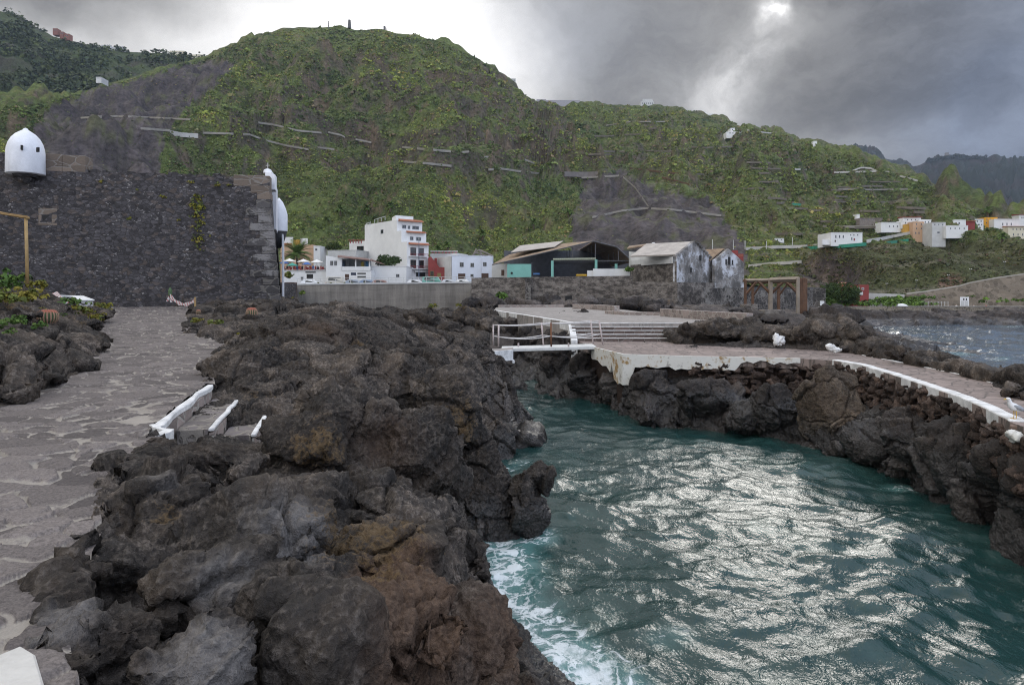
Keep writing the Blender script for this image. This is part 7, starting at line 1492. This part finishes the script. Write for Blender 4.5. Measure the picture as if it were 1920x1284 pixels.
plants = [(20, 528, 22, .55, GR, 'leafy green bush left of the bamboo post'), (70, 535, 26, .4, YG, 'dry seed-headed bush just right of the bamboo post'), (10, 562, 16, .38, YG, 'yellow bush at the left edge below the bamboo post'), (52, 558, 20, .42, YG, 'wide yellow-green shrub above the large barrel cactus'), (30, 602, 14.5, .22, GR, 'pale green low cushion plant left of the large barrel cactus'), (72, 612, 15, .2, GR, 'grey-green low cushion plant below the large barrel cactus'), (76, 583, 20, .2, YG, 'small yellow plant beside the large barrel cactus crown'),
          (5, 608, 13, .2, GR, 'green tuft at the very left edge'), (18, 622, 12.5, .14, GR, 'tiny green tuft on the bare slab at the left'), (133, 568, 27, .45, GR, 'green mat plant below the white stone bench'), (155, 582, 25, .4, YG, 'yellow-brown plant spilling over rocks by the path bend'), (182, 595, 26, .35, YG, 'yellow plant hanging beside the path bend'), (190, 577, 31, .5, YG, 'yellow-green bush where the path disappears left'), (150, 676, 16.6, .12, GR, 'small weed at the path edge below the rocks'), (115, 592, 21, .16, GR, 'small silver-green tuft right of the large barrel cactus'),
          (367, 601, 27, .25, YG, 'yellow tuft on rocks at the right path edge, below the tiny cactus'), (402, 608, 25, .3, YG, 'yellow-green tuft right of the first one by the path'), (455, 632, 20.5, .3, YG, 'bright yellow-green plant on the ridge above the paved corner'), (475, 612, 24, .2, YG, 'small yellow plant below the pinkish round cactus'), (280, 562, 47, .5, [(.10, .11, .04)], 'olive plants along the fort foot'), (200, 556, 46, .6, [(.13, .09, .04)], 'brownish plants at the fort foot left'), (545, 565, 52, .5, YG, 'yellowish plants below the fort corner'),
          (812, 575, 47, .35, YG, 'yellow lichen-like plant on the big dark boulders before the sea wall'), (860, 572, 54, .3, YG, 'yellow plant on top of the rightmost dark boulder before the sea wall')]
for i, (a, b, D, s_, pal, lab) in enumerate(plants): tuft('rock_plant', lab, P(a, b, D), s_, pal, 90 if s_ > .2 else 40, 200+i, None, 'plant', 1.3, .55, .3)
t = thing('stone_bench', 'whitewashed curved stone bench at the left below the fort', 'bench', Pz(110, 562, 4.1)); 
tag(t); q = [P(72, 548, 30), P(100, 549, 30.5), P(135, 551, 31), P(148, 558, 30)]
ribbon([p[:2] for p in q], .55, 3.4, [p[2]-.16 for p in q], 1).build('base', face_mat('bench_stone', (.12, .11, .10), (.45, .44, .42), 3.2, .14, 1.2), t); ribbon([p[:2]-np.array([0, .03]) for p in q], .62, [p[2]-.158 for p in q], [p[2]-.09 for p in q], 1).build('top', WHITE, t, bevel=.02)
# barrier tape tied from a small column cactus to a stake
TAPE, put = newmat('barrier_tape'); x, y, z = sep(objco()); sw = E.m('SINE', (x*1.0+z*.7)*26); put('Base Color', mixc(step_(sw, .55, .65), (.50, .48, .48), (.36, .07, .08))); put('Roughness', .5)
tg = thing('barrier_tape', 'red and white barrier tape drooping between a small cactus and a stake by the fort', 'barrier tape', P(318, 560, 40)); pA, pB = P(318, 554, 40), P(366, 562, 38)
sg_ = sag(pA, pB, .38, 12); V = []
for i, p in enumerate(sg_): w_ = .09+.04*math.sin(i*1.9); V += [p+[0, 0, -w_], p+[0, .03, w_]]
mb = MB(); mb.add(V, [(2*i, 2*i+2, 2*i+3, 2*i+1) for i in range(11)]); o = mb.build('ribbon', TAPE, tg); o.modifiers.new('s', 'SOLIDIFY').thickness = .02
for k, d_ in enumerate(([.1, 0, -.4], [-.15, 0, -.35])): p = pA; MB().slab(p+[-.05, 0, 0], p+[.05, 0, 0], p+np.array(d_)+[.06, 0, 0], p+np.array(d_)+[-.06, 0, 0], .02).build('loose_end', TAPE, tg)
tag(MB().tube([P(366, 575, 38), P(366, 557, 38)], .05, 6).build('wooden_stake', BAM), 'short wooden stake holding the right end of the barrier tape', 'stake'); tag(MB().tube([P(319, 563, 40.2), P(319, 545, 40.2), P(319, 538.5, 40.2)], [.10, .11, .03], 10).build('column_cactus', paint('cactus_green', (.07, .12, .05), .8, .3, 5)), 'small green column cactus at the left end of the barrier tape', 'cactus')
tp = thing('barrier_tape', 'short red and white tape scrap lying on rocks in front of the white stone bench', 'barrier tape', P(110, 558, 27)); q = [P(102, 549, 29), P(108, 556, 28), P(118, 566, 27), P(124, 570, 26.5)]; V = []
for i, p in enumerate(q): V += [p+[-.12, 0, -.03], p+[.12, 0, .06]]
o = MB().add(V, [(2*i, 2*i+2, 2*i+3, 2*i+1) for i in range(3)]).build('ribbon', TAPE, tp); o.modifiers.new('s', 'SOLIDIFY').thickness = .02

# ================================================================ GULL AND POST ON THE QUAY
GW = paint('gull_white', (.70, .70, .70), .8, .08, 9, .2); GG = paint('gull_grey', (.28, .30, .33), .8, .1, 9, .2); GY = paint('gull_yellow', (.60, .36, .04), .6); GBK = paint('gull_black', (.02, .02, .02), .6)
Dg = Dz(785, QZ+.03); gb_ = P(1903, 785, Dg); t = thing('gull', 'white gull with grey wings standing on the quay edge at the right', 'gull', gb_)
sp = [((.20, 0, .155), .012), ((.13, 0, .175), .035), ((.05, 0, .205), .068), ((-.03, 0, .235), .078), ((-.085, 0, .275), .062), ((-.105, 0, .325), .042), ((-.115, 0, .36), .036), ((-.13, 0, .388), .04), ((-.155, 0, .392), .030), ((-.172, 0, .388), .014)]
k_ = 1.02
body = MB().tube([gb_+np.array(p)*k_ for p, q in sp], [q*k_ for p, q in sp], 18).build('body', GW, t, True)
for s in (-1, 1):
    w = MB().tube([gb_+np.array(p)*k_ for p in ((-.06, .055*s, .265), (.02, .074*s, .235), (.10, .062*s, .195), (.18, .036*s, .165))], [.018, .050, .038, .014], 12); w.build('wing', GG, t, True); MB().tube([gb_+np.array(p)*k_ for p in ((.17, .036*s, .172), (.235, .02*s, .145))], [.014, .004], 8).build('wing_tip', GBK, t, True)
    MB().tube([gb_+np.array(p)*k_ for p in ((.0, .03*s, .17), (.005, .032*s, .08), (.0, .033*s, .008))], [.012, .007, .007], 8).build('leg', GY, t, True); MB().prism([gb_[:2]+np.array(p) for p in ((.01, .033*s), (-.055, .005*s), (-.06, .06*s))], gb_[2]+.001, gb_[2]+.012).build('foot', GY, t)
    MB().lathe(gb_+np.array((-.142, .036*s, .394))*k_, [(.001, -.006), (.006, 0), (.001, .006)], 8).build('eye', GBK, t)
MB().tube([gb_+np.array(p)*k_ for p in ((-.17, 0, .388), (-.205, 0, .384), (-.225, 0, .374))], [.014, .011, .004], 8).build('beak', GY, t, True)
tag(MB().prism([Pz(1893, 796, QZ-.02)[:2], Pz(1935, 800, QZ-.02)[:2], Pz(1935, 790, QZ-.02)[:2], Pz(1895, 787, QZ-.02)[:2]], 1.86, QZ-.03).build('quay_post', paint('brown_block', (.20, .14, .11), .9, .3, 5, .5), bevel=.02), 'brown square stone block at the quay edge under the gull', 'block')
V, Q = voxelize([boulder(1905, 806, 832, 20, 13.0, .22, 2)], .02); V = rough_rock(V, Q, .25, .04, 401); tag(finish('painted_rock', V, Q, LICH, (), None), 'flaking white painted stone below the brown block at the right edge', 'painted rock')
V, Q = voxelize([boulder(534, 914, 923, 13, 6.75, .06, 2)], .008); V = rough_rock(V, Q, .1, .012, 402); tag(finish('painted_rock', V, Q, WHITE, (), None), 'small white painted stone lying in a hollow of the near black rock', 'painted rock')
